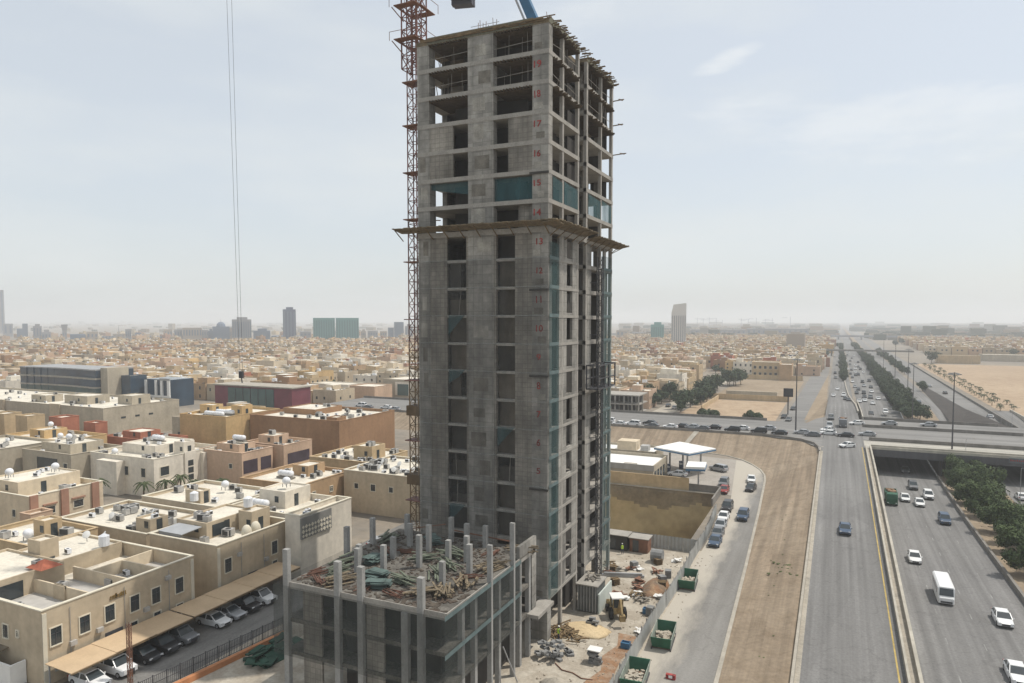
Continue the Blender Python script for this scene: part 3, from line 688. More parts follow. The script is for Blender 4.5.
# red floor numbers
def number(txt, x, z, parent):
    cu = bpy.data.curves.new('number_curve', 'FONT'); cu.body = txt; cu.size = 1.12; cu.extrude = .012; cu.align_x = 'CENTER'; cu.align_y = 'CENTER'; cu.offset = .02
    tmp = bpy.data.objects.new('number_tmp', cu); COL.objects.link(tmp)
    bpy.context.view_layer.update()
    dg = bpy.context.evaluated_depsgraph_get()
    me = bpy.data.meshes.new_from_object(tmp.evaluated_get(dg)); bpy.data.objects.remove(tmp)
    me.materials.clear(); me.materials.append(M_redpaint); me.name = 'floor_number'
    o = bpy.data.objects.new('floor_number', me); link(o, parent)
    o.location = Vector((x, TY0 - .03, z)) - parent.location; o.rotation_euler = (math.pi / 2, rnd.uniform(-.06, .06), 0); o.scale = (rnd.uniform(.85, 1.05), rnd.uniform(.85, 1.1), 1)
    o['label'] = 'red painted number %s on the corner pillar' % txt
for n in range(5, 20):
    if n in (6, 8): pass
    number(str(n), -31.45 if n < 14 else -31.75, LV(n) + 1.75, tw)
# safety nets
mb = MB(); mb.quad((TX0 - .3, 74.6, 12.2), (TX1 + .1, 74.6, 12.2), (TX1 + .1, 74.72, 45.2), (TX0 - .3, 74.72, 45.2)); part('safety_net', mb, M_netf, tw, label='grey see-through mesh over the front')
mb = MB(); mb.quad((TX1 + .12, 75.1, 5.0), (TX1 + .12, 78.2, 5.0), (TX1 + .12, 78.2, 47), (TX1 + .12, 75.1, 47)); part('safety_net', mb, M_nets, tw, label='teal mesh strip beside the corner')
mb = MB(); mb.quad((TX1 + .12, 95, 1.5), (TX1 + .12, 99.6, 1.5), (TX1 + .12, 99.6, 47), (TX1 + .12, 95, 47)); part('safety_net', mb, M_nets, tw, label='teal mesh strip at the far corner')
for y0, y1 in ((76.2, 79.4), (80, 84.9), (88.9, 94.3), (94.9, 99.3)):
    mb = MB(); mb.quad((TX1 + .06, y0, LV(15)), (TX1 + .06, y1, LV(15)), (TX1 + .06, y1, LV(15) + 2.4), (TX1 + .06, y0, LV(15) + 2.7)); part('safety_net', mb, M_net15, tw, label='teal mesh across a floor 15 opening')
mb = MB(); mb.quad((-37.3, 75.4, LV(15)), (-32.3, 75.4, LV(15)), (-32.3, 75.4, LV(15) + 2.7), (-37.3, 75.4, LV(15) + 2.7)); part('safety_net', mb, M_net15, tw)
mb = MB(); mb.quad((-46.1, 75.45, LV(15) + 2.1), (-40.7, 75.45, LV(15) + 1.2), (-40.7, 75.45, LV(15) + 2.8), (-46.1, 75.45, LV(15) + 2.8)); part('safety_net', mb, M_net15, tw)
for n in range(2, 14):
    mb = MB(); z = LV(n)
    mb.quad((TX1 + .14, 75.1, z - .25), (TX1 + .14, 78.2, z - .25), (TX1 + .14, 78.2, z + .15), (TX1 + .14, 75.1, z + .15)); mb.quad((TX1 + .14, 95, z - .25), (TX1 + .14, 99.6, z - .25), (TX1 + .14, 99.6, z + .1), (TX1 + .14, 95, z + .1))
    part('net_hem', mb, M_teal, tw)
    if n > 3:
        mb = MB(); mb.quad((TX0, 74.58, z - .12), (TX1, 74.58, z - .12), (TX1, 74.58, z + .02), (TX0, 74.58, z + .02)); part('net_hem', mb, net_mat('pale_hem%d' % n, (.24, .27, .26), .22) if n == 4 else MATS['pale_hem4'], tw)
# low ledge of slab at the foot
mb = MB(); mb.box(-31.2, -29.4, 70.2, 74.9, 4.75, 5.15); part('entrance_ledge', mb, M_slab, tw)
# hoist against the east side
ho = thing('construction_hoist', 'dark lattice builders hoist with a cage, fixed up the right side of the tower', 'hoist', (-29, 92, 0))
mb = MB(); hx, hy = -29.3, 91.3
for dx in (-.35, .35):
    for dy in (-.35, .35): mb.bar((hx + dx, hy + dy, 0), (hx + dx, hy + dy, 46.5), .1)
z = 0
while z < 46:
    for (a, b) in (((-.35, -.35), (.35, -.35)), ((.35, -.35), (.35, .35)), ((.35, .35), (-.35, .35)), ((-.35, .35), (-.35, -.35))):
        mb.bar((hx + a[0], hy + a[1], z), (hx + b[0], hy + b[1], z + 1.4), .06); mb.bar((hx + a[0], hy + a[1], z), (hx + b[0], hy + b[1], z), .06)
    z += 1.4
part('hoist_mast', mb, M_dsteel, ho)
cg = MB(); y0, y1, z0, z1, x0, x1 = 87.6, 95.2, 28.9, 32.0, -29.9, -28.3
for x in (x0, x1):
    for y in (y0, 90.3, 92.3, y1): cg.bar((x, y, z0), (x, y, z1), .16)
    for z in (z0, z1, (z0 + z1) / 2 - .2): cg.bar((x, y0, z), (x, y1, z), .16)
for y in (y0, y1):
    for z in (z0, z1): cg.bar((x0, y, z), (x1, y, z), .16)
cg.box(x0, x1, y0, y1, z0 - .08, z0 + .02)
part('hoist_cage', cg, M_dsteel, ho)
for z in (8, 15, 22, 36, 43):
    mb = MB(); mb.bar((hx - .3, hy - .3, z), (TX1 - .1, hy - 1.2, z), .08); mb.bar((hx - .3, hy + .3, z), (TX1 - .1, hy + 1.0, z), .08); part('mast_tie', mb, M_dsteel, ho)
cb = thing('hoist_cabin', 'dark square site enclosure with timber on its roof at the foot of the tower', 'cabin', (-28.9, 86.6, 0))
mb = MB(); mb.box(-30.0, -27.4, 84.8, 88.4, .2, 3.6); part('cabin_wall', mb, mat('cabin_grey', (.10, .105, .10), .7, .2, .8, .2), cb)
for y in (84.78,):
    for i in range(7): mb = MB(); mb.box(-29.95 + i * .4, -29.87 + i * .4, y - .06, y, .2, 3.6); part('rib', mb, M_steel, cb)
mb = MB(); mb.box(-30.2, -27.2, 84.6, 88.6, 3.6, 3.75); part('roof', mb, M_slab, cb)
mb = MB()
for k in range(12): mb.cbox(-28.7 + rnd.uniform(-.8, .8), 86.5 + rnd.uniform(-1.2, 1.2), 3.85 + k * .04, rnd.uniform(.8, 1.6), .2, .12, rnd.uniform(0, 3), mi=0)
solo('timber_heap', mb, M_prop, 'loose heap of grey timber lying on the roof of the dark site enclosure', 'timber')
mb = MB(); mb.box(-27.3, -27.1, 85, 90.5, 0, 2.6); solo('white_hoarding', mb, mat('pale_hoarding', (.5, .54, .5), .7, .1, .4), 'pale greenish hoarding panel standing beside the dark site enclosure', 'hoarding')

# ---------------------------------------------------------------- podium in front of the tower
PX0, PX1, PY0, PY1 = -49.2, -30.8, 52.4, 72.4
pd = thing('podium_frame', 'three-storey concrete podium frame wrapped in dark mesh with column stubs rising above its roof', 'building', (-40, 62, 0))
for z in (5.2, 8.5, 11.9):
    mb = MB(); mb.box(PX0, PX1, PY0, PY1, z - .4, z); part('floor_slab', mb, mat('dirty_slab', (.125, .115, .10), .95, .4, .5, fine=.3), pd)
def pcol(x, y, z1=14.9, w=.6, d=.5, z0=0): 
    mb = MB(); mb.box(x - w / 2, x + w / 2, y - d / 2, y + d / 2, z0, z1); part('column', mb, mat('column_grey', (.30, .295, .28), .9, .15, .5, .1, fine=.1), pd)
for x, z1 in ((-48.9, 15.4), (-42.6, 15.1), (-39.9, 15.0), (-33.3, 15.0)): pcol(x, PY0 - .1, z1)
pcol(-35.0, PY0 - .05, 11.5, .7); 
for x0, x1 in ((-47.1, -44.8), (-39.5, -37.5)):
    mb = MB(); mb.box(x0, x1, PY0 + .1, PY0 + .35, 0, 11.5); part('infill_wall', mb, M_conc2, pd)
for y, z1 in ((60.8, 15.8), (66.1, 16.6)): pcol(PX1 + .12, y, z1, .5, .35)
for y in (55.5, 58.0, 63.2, 68.4, 70.9): pcol(PX1 - .2, y, 11.5, .5, .5)
for x, y, z1 in ((-48.7, 61.4, 15.2), (-44.2, 57.4, 14.6), (-48.6, 66, 15), (-42.4, 59.4, 14.6), (-44.2, 67.1, 14.6), (-39.5, 61.7, 15.4), (-41.2, 66.4, 15), (-34.6, 58.2, 14.4), (-33.8, 62.3, 15), (-35.7, 65.2, 14.8), (-46.8, 70.5, 14.5), (-38.2, 69.8, 14.6), (-36.2, 70.6, 14.4), (-45.6, 59.5, 14.2), (-37.4, 64.2, 14.4), (-40.6, 70.4, 14.9), (-43.6, 62.9, 14.3)):
    pcol(x, y, z1, .5, .5, 11.9)
mb = MB(); mb.box(-43.5, -32.6, 54.6, 71.5, 0, 11.5); part('dark_inner_block', mb, M_dark, pd)  # solid block, coloured dark so the mesh shows a shaded interior
mb = MB(); mb.box(-49, -46, 56, 71.5, 5.2, 11.5); part('dark_inner_block', mb, M_dark, pd)
mb = MB()
for (xa, xb, ya, yb) in ((PX0 - .9, PX1 + .3, PY0 - .75, PY0 - .75), (PX1 + .3, PX1 + .3, PY0 - .75, 67.9)):
    mb.quad((xa, ya, 5.0), (xb, yb, 5.0), (xb, yb, 12.0), (xa, ya, 12.0))
part('safety_net', mb, M_netd, pd)
mb = MB(); mb.quad((PX0 - .9, PY0 - .75, 5.0), (PX0 - .9, 66, 5.0), (PX0 - .9, 66, 12.0), (PX0 - .9, PY0 - .75, 12.0)); part('safety_net', mb, M_netf, pd)
for z in (8.2, 11.7):
    mb = MB(); mb.quad((PX1 + .34, PY0 - .78, z), (PX1 + .34, 67.9, z), (PX1 + .34, 67.9, z + .45), (PX1 + .34, PY0 - .78, z + .45)); part('net_hem', mb, M_teal, pd)
mb = MB(); mb.box(PX0 - .1, PX1 + .1, PY0 - .12, PY0 - .02, 11.5, 12.15); mb.box(PX1, PX1 + .1, PY0 - .1, 72.4, 11.55, 12.1); part('edge_beam', mb, M_slab, pd)
mb = MB(); mb.box(PX1 - .3, PX1 + .1, 68, 72.6, 12.0, 13.4) ; mb.box(PX1 - .3, PX1 + .1, 71.4, 72.6, 5.2, 12.0); part('edge_beam', mb, M_conc, pd)
mb = MB(); mb.bar((PX1 + .5, 63, 4.6), (PX1 + 1.2, 65, .1), .1); part('raking_prop', mb, M_steel, pd)
mb = MB(); mb.bar((-41.5, 71.6, 13), (-33, 71.6, 12.6), .12); mb.bar((-47, 71.6, 12.4), (-42, 71.5, 13.6), .1); part('raking_prop', mb, M_rust, pd)
# material lying on the podium roof
M_tg = mat('greenish_timber', (.12, .135, .10), .9, .3, 1.2); M_tt = mat('teal_panel', (.085, .12, .11), .8, .3, 1)
M_wp = mat('weathered_planks', (.17, .135, .09), .9, .4, 1.3, fine=.3); M_mud = ground_mat('rusty_litter', (.085, .06, .045), (.075, .068, .058), (.12, .10, .08), .5, .9)
roofstuff = [('plank_stack', M_wp, 'pale', 10), ('plank_stack', M_tg, 'green-grey', 10), ('panel_stack', M_tt, 'teal', 5), ('rebar_bundle', mat('dark_rust', (.13, .065, .045), .85, .4, 1), 'rusty', 6)]
spots = [(-44.5, 54.5), (-41.0, 54.8), (-37.5, 54.2), (-35.2, 55.6), (-38.5, 57.2), (-41.8, 57.2), (-46.5, 57.0), (-47.2, 59.8), (-44.6, 61), (-40.2, 63.6), (-36.5, 60.2), (-33.6, 56.6), (-32.6, 59.2), (-32.2, 64.5), (-45.8, 64.2), (-38.0, 66.2), (-34.4, 68.5), (-47.6, 67.8), (-42.3, 69.2), (-31.8, 70.6), (-36.8, 63), (-43, 65), (-48, 55.6), (-33, 61), (-39.9, 55.4), (-46.2, 54.2)]
for i, (x, y) in enumerate(spots):
    nm, m_, adj, cnt = roofstuff[(0, 3, 3, 0, 1, 2, 1, 1, 2, 1, 1, 0, 0, 0, 3, 1, 3, 1, 2, 0, 1, 3, 3, 3, 2, 3)[i]]
    mb = MB(); rz = rnd.uniform(0, math.pi)
    for k in range(cnt + 6):
        if nm == 'rebar_bundle':
            a = rz + rnd.uniform(-.25, .25); l = rnd.uniform(1.2, 2.6); cx, cy = x + rnd.uniform(-.6, .6), y + rnd.uniform(-.6, .6); zz = 11.98 + rnd.random() * .3
            mb.bar((cx - math.cos(a) * l / 2, cy - math.sin(a) * l / 2, zz), (cx + math.cos(a) * l / 2, cy + math.sin(a) * l / 2, zz + .05), .07)
        elif nm == 'panel_stack': mb.cbox(x + rnd.uniform(-.4, .4), y + rnd.uniform(-.4, .4), 12.0 + k * .07, 1.9, 1.0, .06, rz + rnd.uniform(-.2, .2))
        else: mb.cbox(x + rnd.uniform(-.8, .8), y + rnd.uniform(-.8, .8), 11.98 + k * .045, rnd.uniform(1.4, 3), .18, .09, rz + rnd.uniform(-.35, .35), rnd.uniform(-.06, .06))
    solo(nm, mb, m_, 'untidy %s %s lying among the column stubs on the podium roof' % (adj, {'plank_stack': 'pile of planks', 'panel_stack': 'stack of panels', 'rebar_bundle': 'bundle of steel bars'}[nm]), 'timber' if nm == 'plank_stack' else ('panels' if nm == 'panel_stack' else 'steel bars'), (x, y, 11.9), group=adj + ' material piles on the podium roof')
mb = MB()
for i in range(1100):
    x, y = rnd.uniform(-48.8, -31.3), rnd.uniform(52.8, 71.8); s = rnd.uniform(.08, .35) * (1.3 if y < 58 else .8)
    mb.cbox(x, y, 11.93, s * 2, s, .08, rnd.uniform(0, 3), rnd.uniform(-.2, .2))
solo('building_debris', mb, M_mud, 'brown scraps of wood and rubble strewn over the podium roof', 'debris', kind='stuff')

# ---------------------------------------------------------------- tower crane
cr = thing('tower_crane', 'red lattice tower crane mast climbing the left side of the concrete tower', 'crane', (-50.5, 78.6, 0))
def lattice(mb, x, y, z0, z1, h=.75, step=1.5, w=.11, w2=.07):
    for dx in (-h, h):
        for dy in (-h, h): mb.bar((x + dx, y + dy, z0), (x + dx, y + dy, z1), w)
    z = z0; k = 0
    cs = [(-h, -h), (h, -h), (h, h), (-h, h)]
    while z < z1 - .1:
        zn = min(z + step, z1)
        for i in range(4):
            a, b = cs[i], cs[(i + 1) % 4]
            if k % 2: a, b = b, a
            mb.bar((x + a[0], y + a[1], z), (x + b[0], y + b[1], zn), w2); mb.bar((x + a[0], y + a[1], z), (x + b[0], y + b[1], z), w2)
        z = zn; k += 1
mb = MB(); lattice(mb, -50.5, 78.6, 0, 34, .68); part('mast', mb, M_cyel, cr, label='yellow-brown lower mast')
mb = MB(); lattice(mb, -50.5, 78.6, 34, 92.4, .68); part('mast', mb, M_cred, cr, label='red upper mast')
for z in (14, 22, 30, 38, 45.5, 51, 57, 63, 68.5):
    mb = MB(); mb.box(-51.7, -49.3, 77.5, 79.7, z, z + .12); mb.bar((-50, 78, z + .1), (TX0, 76.5, z + .1), .12); mb.bar((-50, 79.2, z + .1), (TX0, 80.5, z + .1), .12); part('mast_collar', mb, M_rust if z % 2 else M_cred, cr)
for z in (25.4, 16.2):
    mb = MB(); mb.box(-51.5, -49.5, 77.6, 79.6, z, z + 1.3); part('mast_collar', mb, mat('ochre_steel', (.12, .08, .045), .7, .3, 1), cr)
mb = MB(); lattice(mb, -50.5, 78.6, 70.2, 82, 1.15, 1.6, .14, .09); part('climbing_frame', mb, M_cred, cr)
for z in (73.6, 77.8):
    mb = MB()
    mb.box(-52.1, -48.9, 76.3, 77.4, z, z + .1); mb.box(-52.1, -48.7, 79.8, 80.9, z, z + .1); mb.box(-52.1, -51.8, 77.4, 79.8, z, z + .1); mb.box(-49.2, -48.7, 77.4, 79.8, z, z + .1)
    for a in ((-52.8, 76.4), (-48.2, 76.4), (-48.2, 80.8), (-52.8, 80.8), (-50.5, 76.4)): mb.bar((a[0], a[1], z), (a[0], a[1], z + 1.1), .05)
    mb.bar((-52.8, 76.4, z + 1.1), (-48.2, 76.4, z + 1.1), .05); mb.bar((-48.2, 76.4, z + 1.1), (-48.2, 80.8, z + 1.1), .05)
    for a in (-52.5, -48.5): mb.bar((a, 76.5, z), (-50.5 + (a + 50.5) * .45, 77.6, z - 1.6), .1)
    part('platform', mb, M_rust, cr)
jd = Vector((0.25, -1, 0)).normalized()
base = Vector((-50.5, 78.6, 92.4))
mb = MB(); jn = Vector((-jd.y, jd.x, 0))
for s0, s1 in ((0, 55),):
    for k in range(int((s1 - s0) / 2)):
        a = base + jd * (s0 + 2 * k); b = base + jd * (s0 + 2 * k + 2); up = Vector((0, 0, 1.6))
        for sgn in (-1, 1): mb.bar(a + jn * .7 * sgn, b + jn * .7 * sgn, .12); mb.bar(a + jn * .7 * sgn, (a + b) / 2 + up, .07); mb.bar((a + b) / 2 + up, b + jn * .7 * sgn, .07)
        mb.bar((a + b) / 2 + up, (a + b) / 2 + up + jd * 2, .12)
part('jib', mb, M_cred, cr)
mb = MB()
for sgn in (-1, 1): mb.bar(base + jn * .7 * sgn, base - jd * 26 + jn * .7 * sgn, .2)
for k in range(13): mb.bar(base - jd * 2 * k - jn * .7, base - jd * (2 * k + 2) + jn * .7, .08)
part('counter_jib', mb, M_cred, cr)
mb = MB()
for k, dz in ((0, 3.2), (1, 3.8), (2, 3.5)): 
    c = base - jd * (23 + k * 1.3); mb.cbox(c.x, c.y, c.z - dz / 2 + .3, 3.4, 1.0, dz, math.atan2(jn.y, jn.x))
part('counterweight', mb, mat('dark_ballast', (.07, .07, .09), .8, .2, .5), cr)
mb = MB(); c = base + jn * 1.6; mb.cbox(c.x, c.y, c.z + .3, 1.8, 1.8, 2.2); part('operator_cab', mb, M_glass, cr)
mb = MB(); lattice(mb, -50.5, 78.6, 92.4, 101, .6); part('tower_head', mb, M_cred, cr)
tr = base + jd * 41.9
for s in (-.28, .28):
    mb = MB(); mb.bar(tr + jn * s, (tr.x + jn.x * s * .4 + .85, tr.y + jn.y * s * .4, 34.2), .016, 4); part('hoist_rope', mb, M_dsteel, cr)
mb = MB(); mb.cbox(tr.x + .85, tr.y, 34.0, .3, .2, .5); mb.bar((tr.x + .85, tr.y, 33.8), (tr.x + .93, tr.y, 33.4), .06); part('hook_block', mb, M_dsteel, cr)
bb = thing('concrete_boom', 'blue concrete placing boom rising above the roof corner of the tower', 'boom', (-33.2, 77, ROOFZ))
mb = MB(); mb.bar((-32.6, 77, ROOFZ), (-36.4, 76.2, ROOFZ + 9), 1.1, 4, w2=1.0); part('boom_arm', mb, M_bluep, bb)
mb = MB(); mb.bar((-33.5, 76.3, ROOFZ), (-37.3, 75.5, ROOFZ + 9), .25, 6); part('delivery_pipe', mb, M_steel, bb)
mb = MB(); mb.box(-34.2, -32.2, 76.2, 78.2, ROOFZ, ROOFZ + .3); part('base_plate', mb, M_dsteel, bb)

mb = MB(); pts = [(7.5, 285), (7.4, 320), (6.6, 350), (5.6, 390), (5.0, 430), (4.6, 475)]
for (xa, ya), (xb, yb) in zip(pts[:-1], pts[1:]): mb.cbox((xa + xb) / 2, (ya + yb) / 2, z_up((ya + yb) / 2) + .3, .5, math.hypot(xb - xa, yb - ya) + .3, .8, -math.atan2(xb - xa, yb - ya), math.atan2(z_up(yb) - z_up(ya), yb - ya))
solo('lane_divider', mb, M_kerb, 'curving pale concrete divider splitting the far highway lanes before the tree row', 'barrier')
M_far = {k: mat('far_' + k, c, .8, .08, .02) for k, c in {'grey': (.26, .26, .27), 'dark': (.06, .085, .16), 'teal': (.09, .26, .25), 'pale': (.55, .53, .50), 'beige': (.34, .29, .24), 'blue': (.12, .16, .22)}.items()}
# ---------------------------------------------------------------- houses
def wm(name, col, streak=.09): return mat('wall_' + name, (col[0] * 1.02, col[1] * .975, col[2] * .91), .9, .13, .16, streak, fine=.08)
WALLS = {
 'beige': wm('beige', (.47, .405, .31)), 'cream': wm('cream', (.58, .51, .40)), 'tan': wm('tan', (.42, .30, .19)),
 'white': wm('white', (.66, .63, .57)), 'pinkish': wm('pinkish', (.50, .37, .28)), 'ochre': wm('ochre', (.50, .36, .19)),
 'brown': wm('brown', (.30, .185, .11)), 'grey': wm('grey', (.40, .365, .30)), 'reddish': wm('reddish', (.36, .15, .10)),
 'rose': wm('rose', (.34, .20, .15)), 'sandy': wm('sandy', (.47, .37, .24))}
def rect(mb, face, c, a0, a1, z0, z1, d0, d1, mi=0):
    """box on a facade: 'E' faces +x at x=c, 'S' faces -y at y=c"""
    if face == 'E': mb.box(c + d0, c + d1, a0, a1, z0, z1, mi)
    else: mb.box(a0, a1, c - d1, c - d0, z0, z1, mi)
    return mb
def window(parent, face, c, a, z, w, h, m=None, fm=None, bars=True, name='window'):
    fm = fm or M_frame
    mb = MB(); t = .12
    rect(mb, face, c, a - w / 2 - t, a - w / 2, z - h / 2 - t, z + h / 2 + t, -.02, .09); rect(mb, face, c, a + w / 2, a + w / 2 + t, z - h / 2 - t, z + h / 2 + t, -.02, .09)
    rect(mb, face, c, a - w / 2, a + w / 2, z + h / 2, z + h / 2 + t, -.02, .09); rect(mb, face, c, a - w / 2, a + w / 2, z - h / 2 - t, z - h / 2, -.02, .14)
    f = part(name, mb, fm, parent)
    p = MB(); rect(p, face, c, a - w / 2, a + w / 2, z - h / 2, z + h / 2, -.01, .02); part('pane', p, m or M_glass, f)
    if bars:
        b = MB(); rect(b, face, c, a - .03, a + .03, z - h / 2, z + h / 2, .02, .06); rect(b, face, c, a - w / 2, a - .03, z + h * .15, z + h * .15 + .05, .02, .06); rect(b, face, c, a + .03, a + w / 2, z + h * .15, z + h * .15 + .05, .02, .06); part('glazing_bar', b, M_dsteel if w > .8 else fm, f)
    return f
def shell(mb, x0, x1, y0, y1, z0, h, depth=.9, t=.22, mi=0, roof_mi=None):
    """four walls with a parapet and a sunk roof"""
    mb.box(x0, x1, y0, y0 + t, z0, h, mi); mb.box(x0, x1, y1 - t, y1, z0, h, mi); mb.box(x0, x0 + t, y0 + t, y1 - t, z0, h, mi); mb.box(x1 - t, x1, y0 + t, y1 - t, z0, h, mi)
    if roof_mi is not None: mb.box(x0 + t, x1 - t, y0 + t, y1 - t, h - depth - .2, h - depth, roof_mi)
def coping(parent, x0, x1, y0, y1, z, m, o=.07, t=.3):
    mb = MB(); mb.box(x0 - o, x1 + o, y0 - o, y0 + t, z, z + .12); mb.box(x0 - o, x1 + o, y1 - t, y1 + o, z, z + .12); mb.box(x0 - o, x0 + t, y0 + t, y1 - t, z, z + .12); mb.box(x1 - t, x1 + o, y0 + t, y1 - t, z, z + .12)
    return part('coping', mb, m, parent)
ACS = []; TANKS = []
def house(x0, x1, y0, y1, h, wall, label, depth=.9, huts=(), wE=(), wS=(), roofm=None, nac=6, tanks=(), frame=None, cat='house', name='villa', acname=None, glass=None):
    wmat = WALLS[wall] if isinstance(wall, str) else wall
    t = thing(name, label, cat, ((x0 + x1) / 2, (y0 + y1) / 2, 0))
    mb = MB(); shell(mb, x0, x1, y0, y1, 0, h, depth); part('wall', mb, wmat, t)
    mb = MB(); mb.box(x0 + .22, x1 - .22, y0 + .22, y1 - .22, h - depth - .2, h - depth); rf = part('roof', mb, roofm or M_roof, t)
    coping(t, x0, x1, y0, y1, h, wmat if wall not in ('cream', 'beige', 'white') else M_frame)
    for hu in huts:
        hx0, hx1, hy0, hy1, hh = hu[:5]
        mb = MB(); mb.box(hx0, hx1, hy0, hy1, h - depth, hh - .35); shell(mb, hx0, hx1, hy0, hy1, hh - .35, hh, .3); ht = part('stair_hut' if (hx1 - hx0) < 5 else 'upper_storey', mb, wmat, t)
        mb = MB(); mb.box(hx0 + .22, hx1 - .22, hy0 + .22, hy1 - .22, hh - .36, hh - .28); part('roof', mb, M_roof, ht)
        if hh - h > 1.0:
            mb = MB(); a = hy0 + (hy1 - hy0) * .35; mb.box(hx1, hx1 + .04, a, a + .95, h - depth, h - depth + 2.0); part('door', mb, M_glass, ht)
            mb = MB(); a = hx0 + (hx1 - hx0) * .6; mb.box(a, a + .8, hy0 - .04, hy0, h - depth + .9, h - depth + 1.9); part('opening', mb, M_glass, ht)
    for w in wE: window(t, 'E', x1, *w, fm=frame, m=glass)
    for w in wS: window(t, 'S', y0, *w, fm=frame, m=glass)
    for i in range(nac):
        for _ in range(12):
            x, y = rnd.uniform(x0 + 1, x1 - 1), rnd.uniform(y0 + 1, y1 - 1)
            inside = [hu for hu in huts if hu[0] - .7 < x < hu[1] + .7 and hu[2] - .7 < y < hu[3] + .7]
            if not inside: ACS.append((x, y, h - depth, acname or label)); break
            if hu and inside[0][0] + .8 < x < inside[0][1] - .8 and inside[0][2] + .8 < y < inside[0][3] - .8: ACS.append((x, y, inside[0][4] - .28, acname or label)); break
    for tk in tanks: TANKS.append(tk + (acname or label,))
    return t
# near villa with sunken roof terraces
v1 = house(-96, -73.7, 43.5, 62.3, 8, 'beige', 'beige two-storey villa nearest the camera with sunken roof terraces and gold wall lettering', depth=1.7,
  huts=((-95.5, -84.2, 44, 52.6, 8.9), (-95.5, -86.5, 52.6, 61.8, 8.3), (-80.3, -78.3, 48.8, 49.1, 8.0), (-91.5, -89, 52.7, 55, 10.6)),
  wE=[(44.9, 4.9, 1.12, 1.85), (48.0, 4.9, 1.12, 1.85), (50.9, 5.0, 1.12, 1.85), (54.0, 5.0, 1.12, 1.85), (56.8, 4.9, 1.12, 1.85), (60.1, 5.0, 1.12, 1.85), (53.8, 2.2, .9, 1.3), (56.9, 2.2, .9, 1.3), (60.1, 2.0, .9, 1.3)],
  wS=[(-79.9, 4.8, .9, 1.4), (-77.8, 4.9, .4, .6)], nac=9, acname='nearest beige villa', tanks=[('row', -92.7, 48.4, 9.0), ('small', -86.8, 59.5, 8.3)])
mb = MB()
for y in (49.0, 53.4, 57.5): mb.box(-84, -73.95, y, y + .18, 6.3, 7.95)
mb.box(-79.0, -78.8, 53.6, 57.5, 6.3, 7.9)
for i, (x0, x1, y0, y1) in enumerate(((-84.2, -73.95, 49.0, 49.2), (-84.2, -73.95, 53.6, 53.8), (-81.0, -80.8, 53.8, 62.0), (-80.8, -73.95, 57.6, 57.8))):
    mb = MB(); mb.box(x0, x1, y0, y1, 6.3, 7.9); part('terrace_wall', mb, WALLS['cream'], v1)
mb = MB(); mb.box(-84.0, -73.95, 43.75, 62.05, 6.302, 6.33); part('terrace_floor', mb, M_roofg, v1)
mb = MB(); mb.box(-84.19, -84.1, 44.6, 47.8, 6.35, 8.2); part('sliding_door', mb, M_glass, v1)
mb = MB(); mb.box(-84.6, -82.6, 43.47, 43.5, 5.9, 7.6) ; part('sliding_door', mb, M_glass, v1)
mb = MB(); px, py = -84.6, 50.5; mb.loft([[(px - 1.5, py - 1.3, 8.9), (px + 1.5, py - 1.3, 8.9), (px + 1.5, py + 1.3, 8.9), (px - 1.5, py + 1.3, 8.9)], [(px - .1, py - .1, 9.7), (px + .1, py - .1, 9.7), (px + .1, py + .1, 9.7), (px - .1, py + .1, 9.7)]]); part('red_tile_roof', mb, M_redroof, v1)
mb = MB(); rect(mb, 'E', -73.7, 50.3, 52.4, 1.0, 2.9, -.02, .05); part('entrance', mb, M_dsteel, v1)
for y in (45.4, 49.2): mb = MB(); rect(mb, 'E', -73.7, y - .7, y + .7, 1.1, 2.4, -.02, .06); part('shutter', mb, mat('pale_grille', (.36, .37, .36), .7, .1, 1), v1)
for y in (43.75, 62.05): mb = MB(); rect(mb, 'E', -73.7, y - .22, y + .22, 0, 7.7, .01, .1); part('corner_strip', mb, M_frame, v1)
for y in (46.4, 52.7, 58.6): mb = MB(); mb.bar((-73.62, y, .2), (-73.62, y, 7.4), .07, 6); part('drainpipe', mb, M_steel, v1)
for y, z in ((46.6, 3.2), (49.6, 3.4), (55.4, 3.5), (58.4, 6.3)): mb = MB(); mb.box(-73.68, -73.35, y - .35, y + .35, z, z + .5); part('wall_cooler', mb, M_ac, v1)
mb = MB(); x = 50.7
gold = mat('dull_gold', (.30, .20, .07), .5, .1, 2, metal=.5)
mb.box(-73.66, -73.6, 51.6, 51.75, 6.5, 7.0); 
for k in range(9):
    y = 51.0 + k * .22 + rnd.uniform(-.04, .04); mb.box(-73.68, -73.6, y, y + .14, 6.55 + rnd.uniform(0, .12), 6.8 + rnd.uniform(0, .25))
    mb.box(-73.68, -73.6, y - .04, y + .2, 6.5, 6.58)
part('wall_lettering', mb, gold, v1)
v2 = house(-87, -74.0, 66.3, 80.0, 8, 'beige', 'beige two-storey villa with a grey awning on its roof, second along the side street', depth=1.2,
  huts=((-86.5, -80.5, 70.4, 79.5, 9.2), (-79.8, -77.2, 75.6, 79.2, 9.9)),
  wE=[(68.1, 4.9, 1.12, 1.85), (76.7, 4.8, 1.12, 1.85), (76.7, 2.2, .9, 1.3)], wS=[(-84.5, 4.9, .7, 1.1)], nac=8, acname='villa with a grey awning', tanks=[('single', -79.5, 77.2, 10.0)])
mb = MB(); mb.cbox(-83.4, 68.4, 8.6, 4.6, 3.4, .1, 0, .06); part('awning', mb, mat('awning_grey', (.33, .34, .35), .6, .1, .6), v2)
mb = MB(); mb.box(-85.6, -81.3, 66.7, 66.8, 7.2, 8.5); part('awning_side', mb, mat('awning_side_grey', (.2, .2, .2), .6, .1, .6), v2)
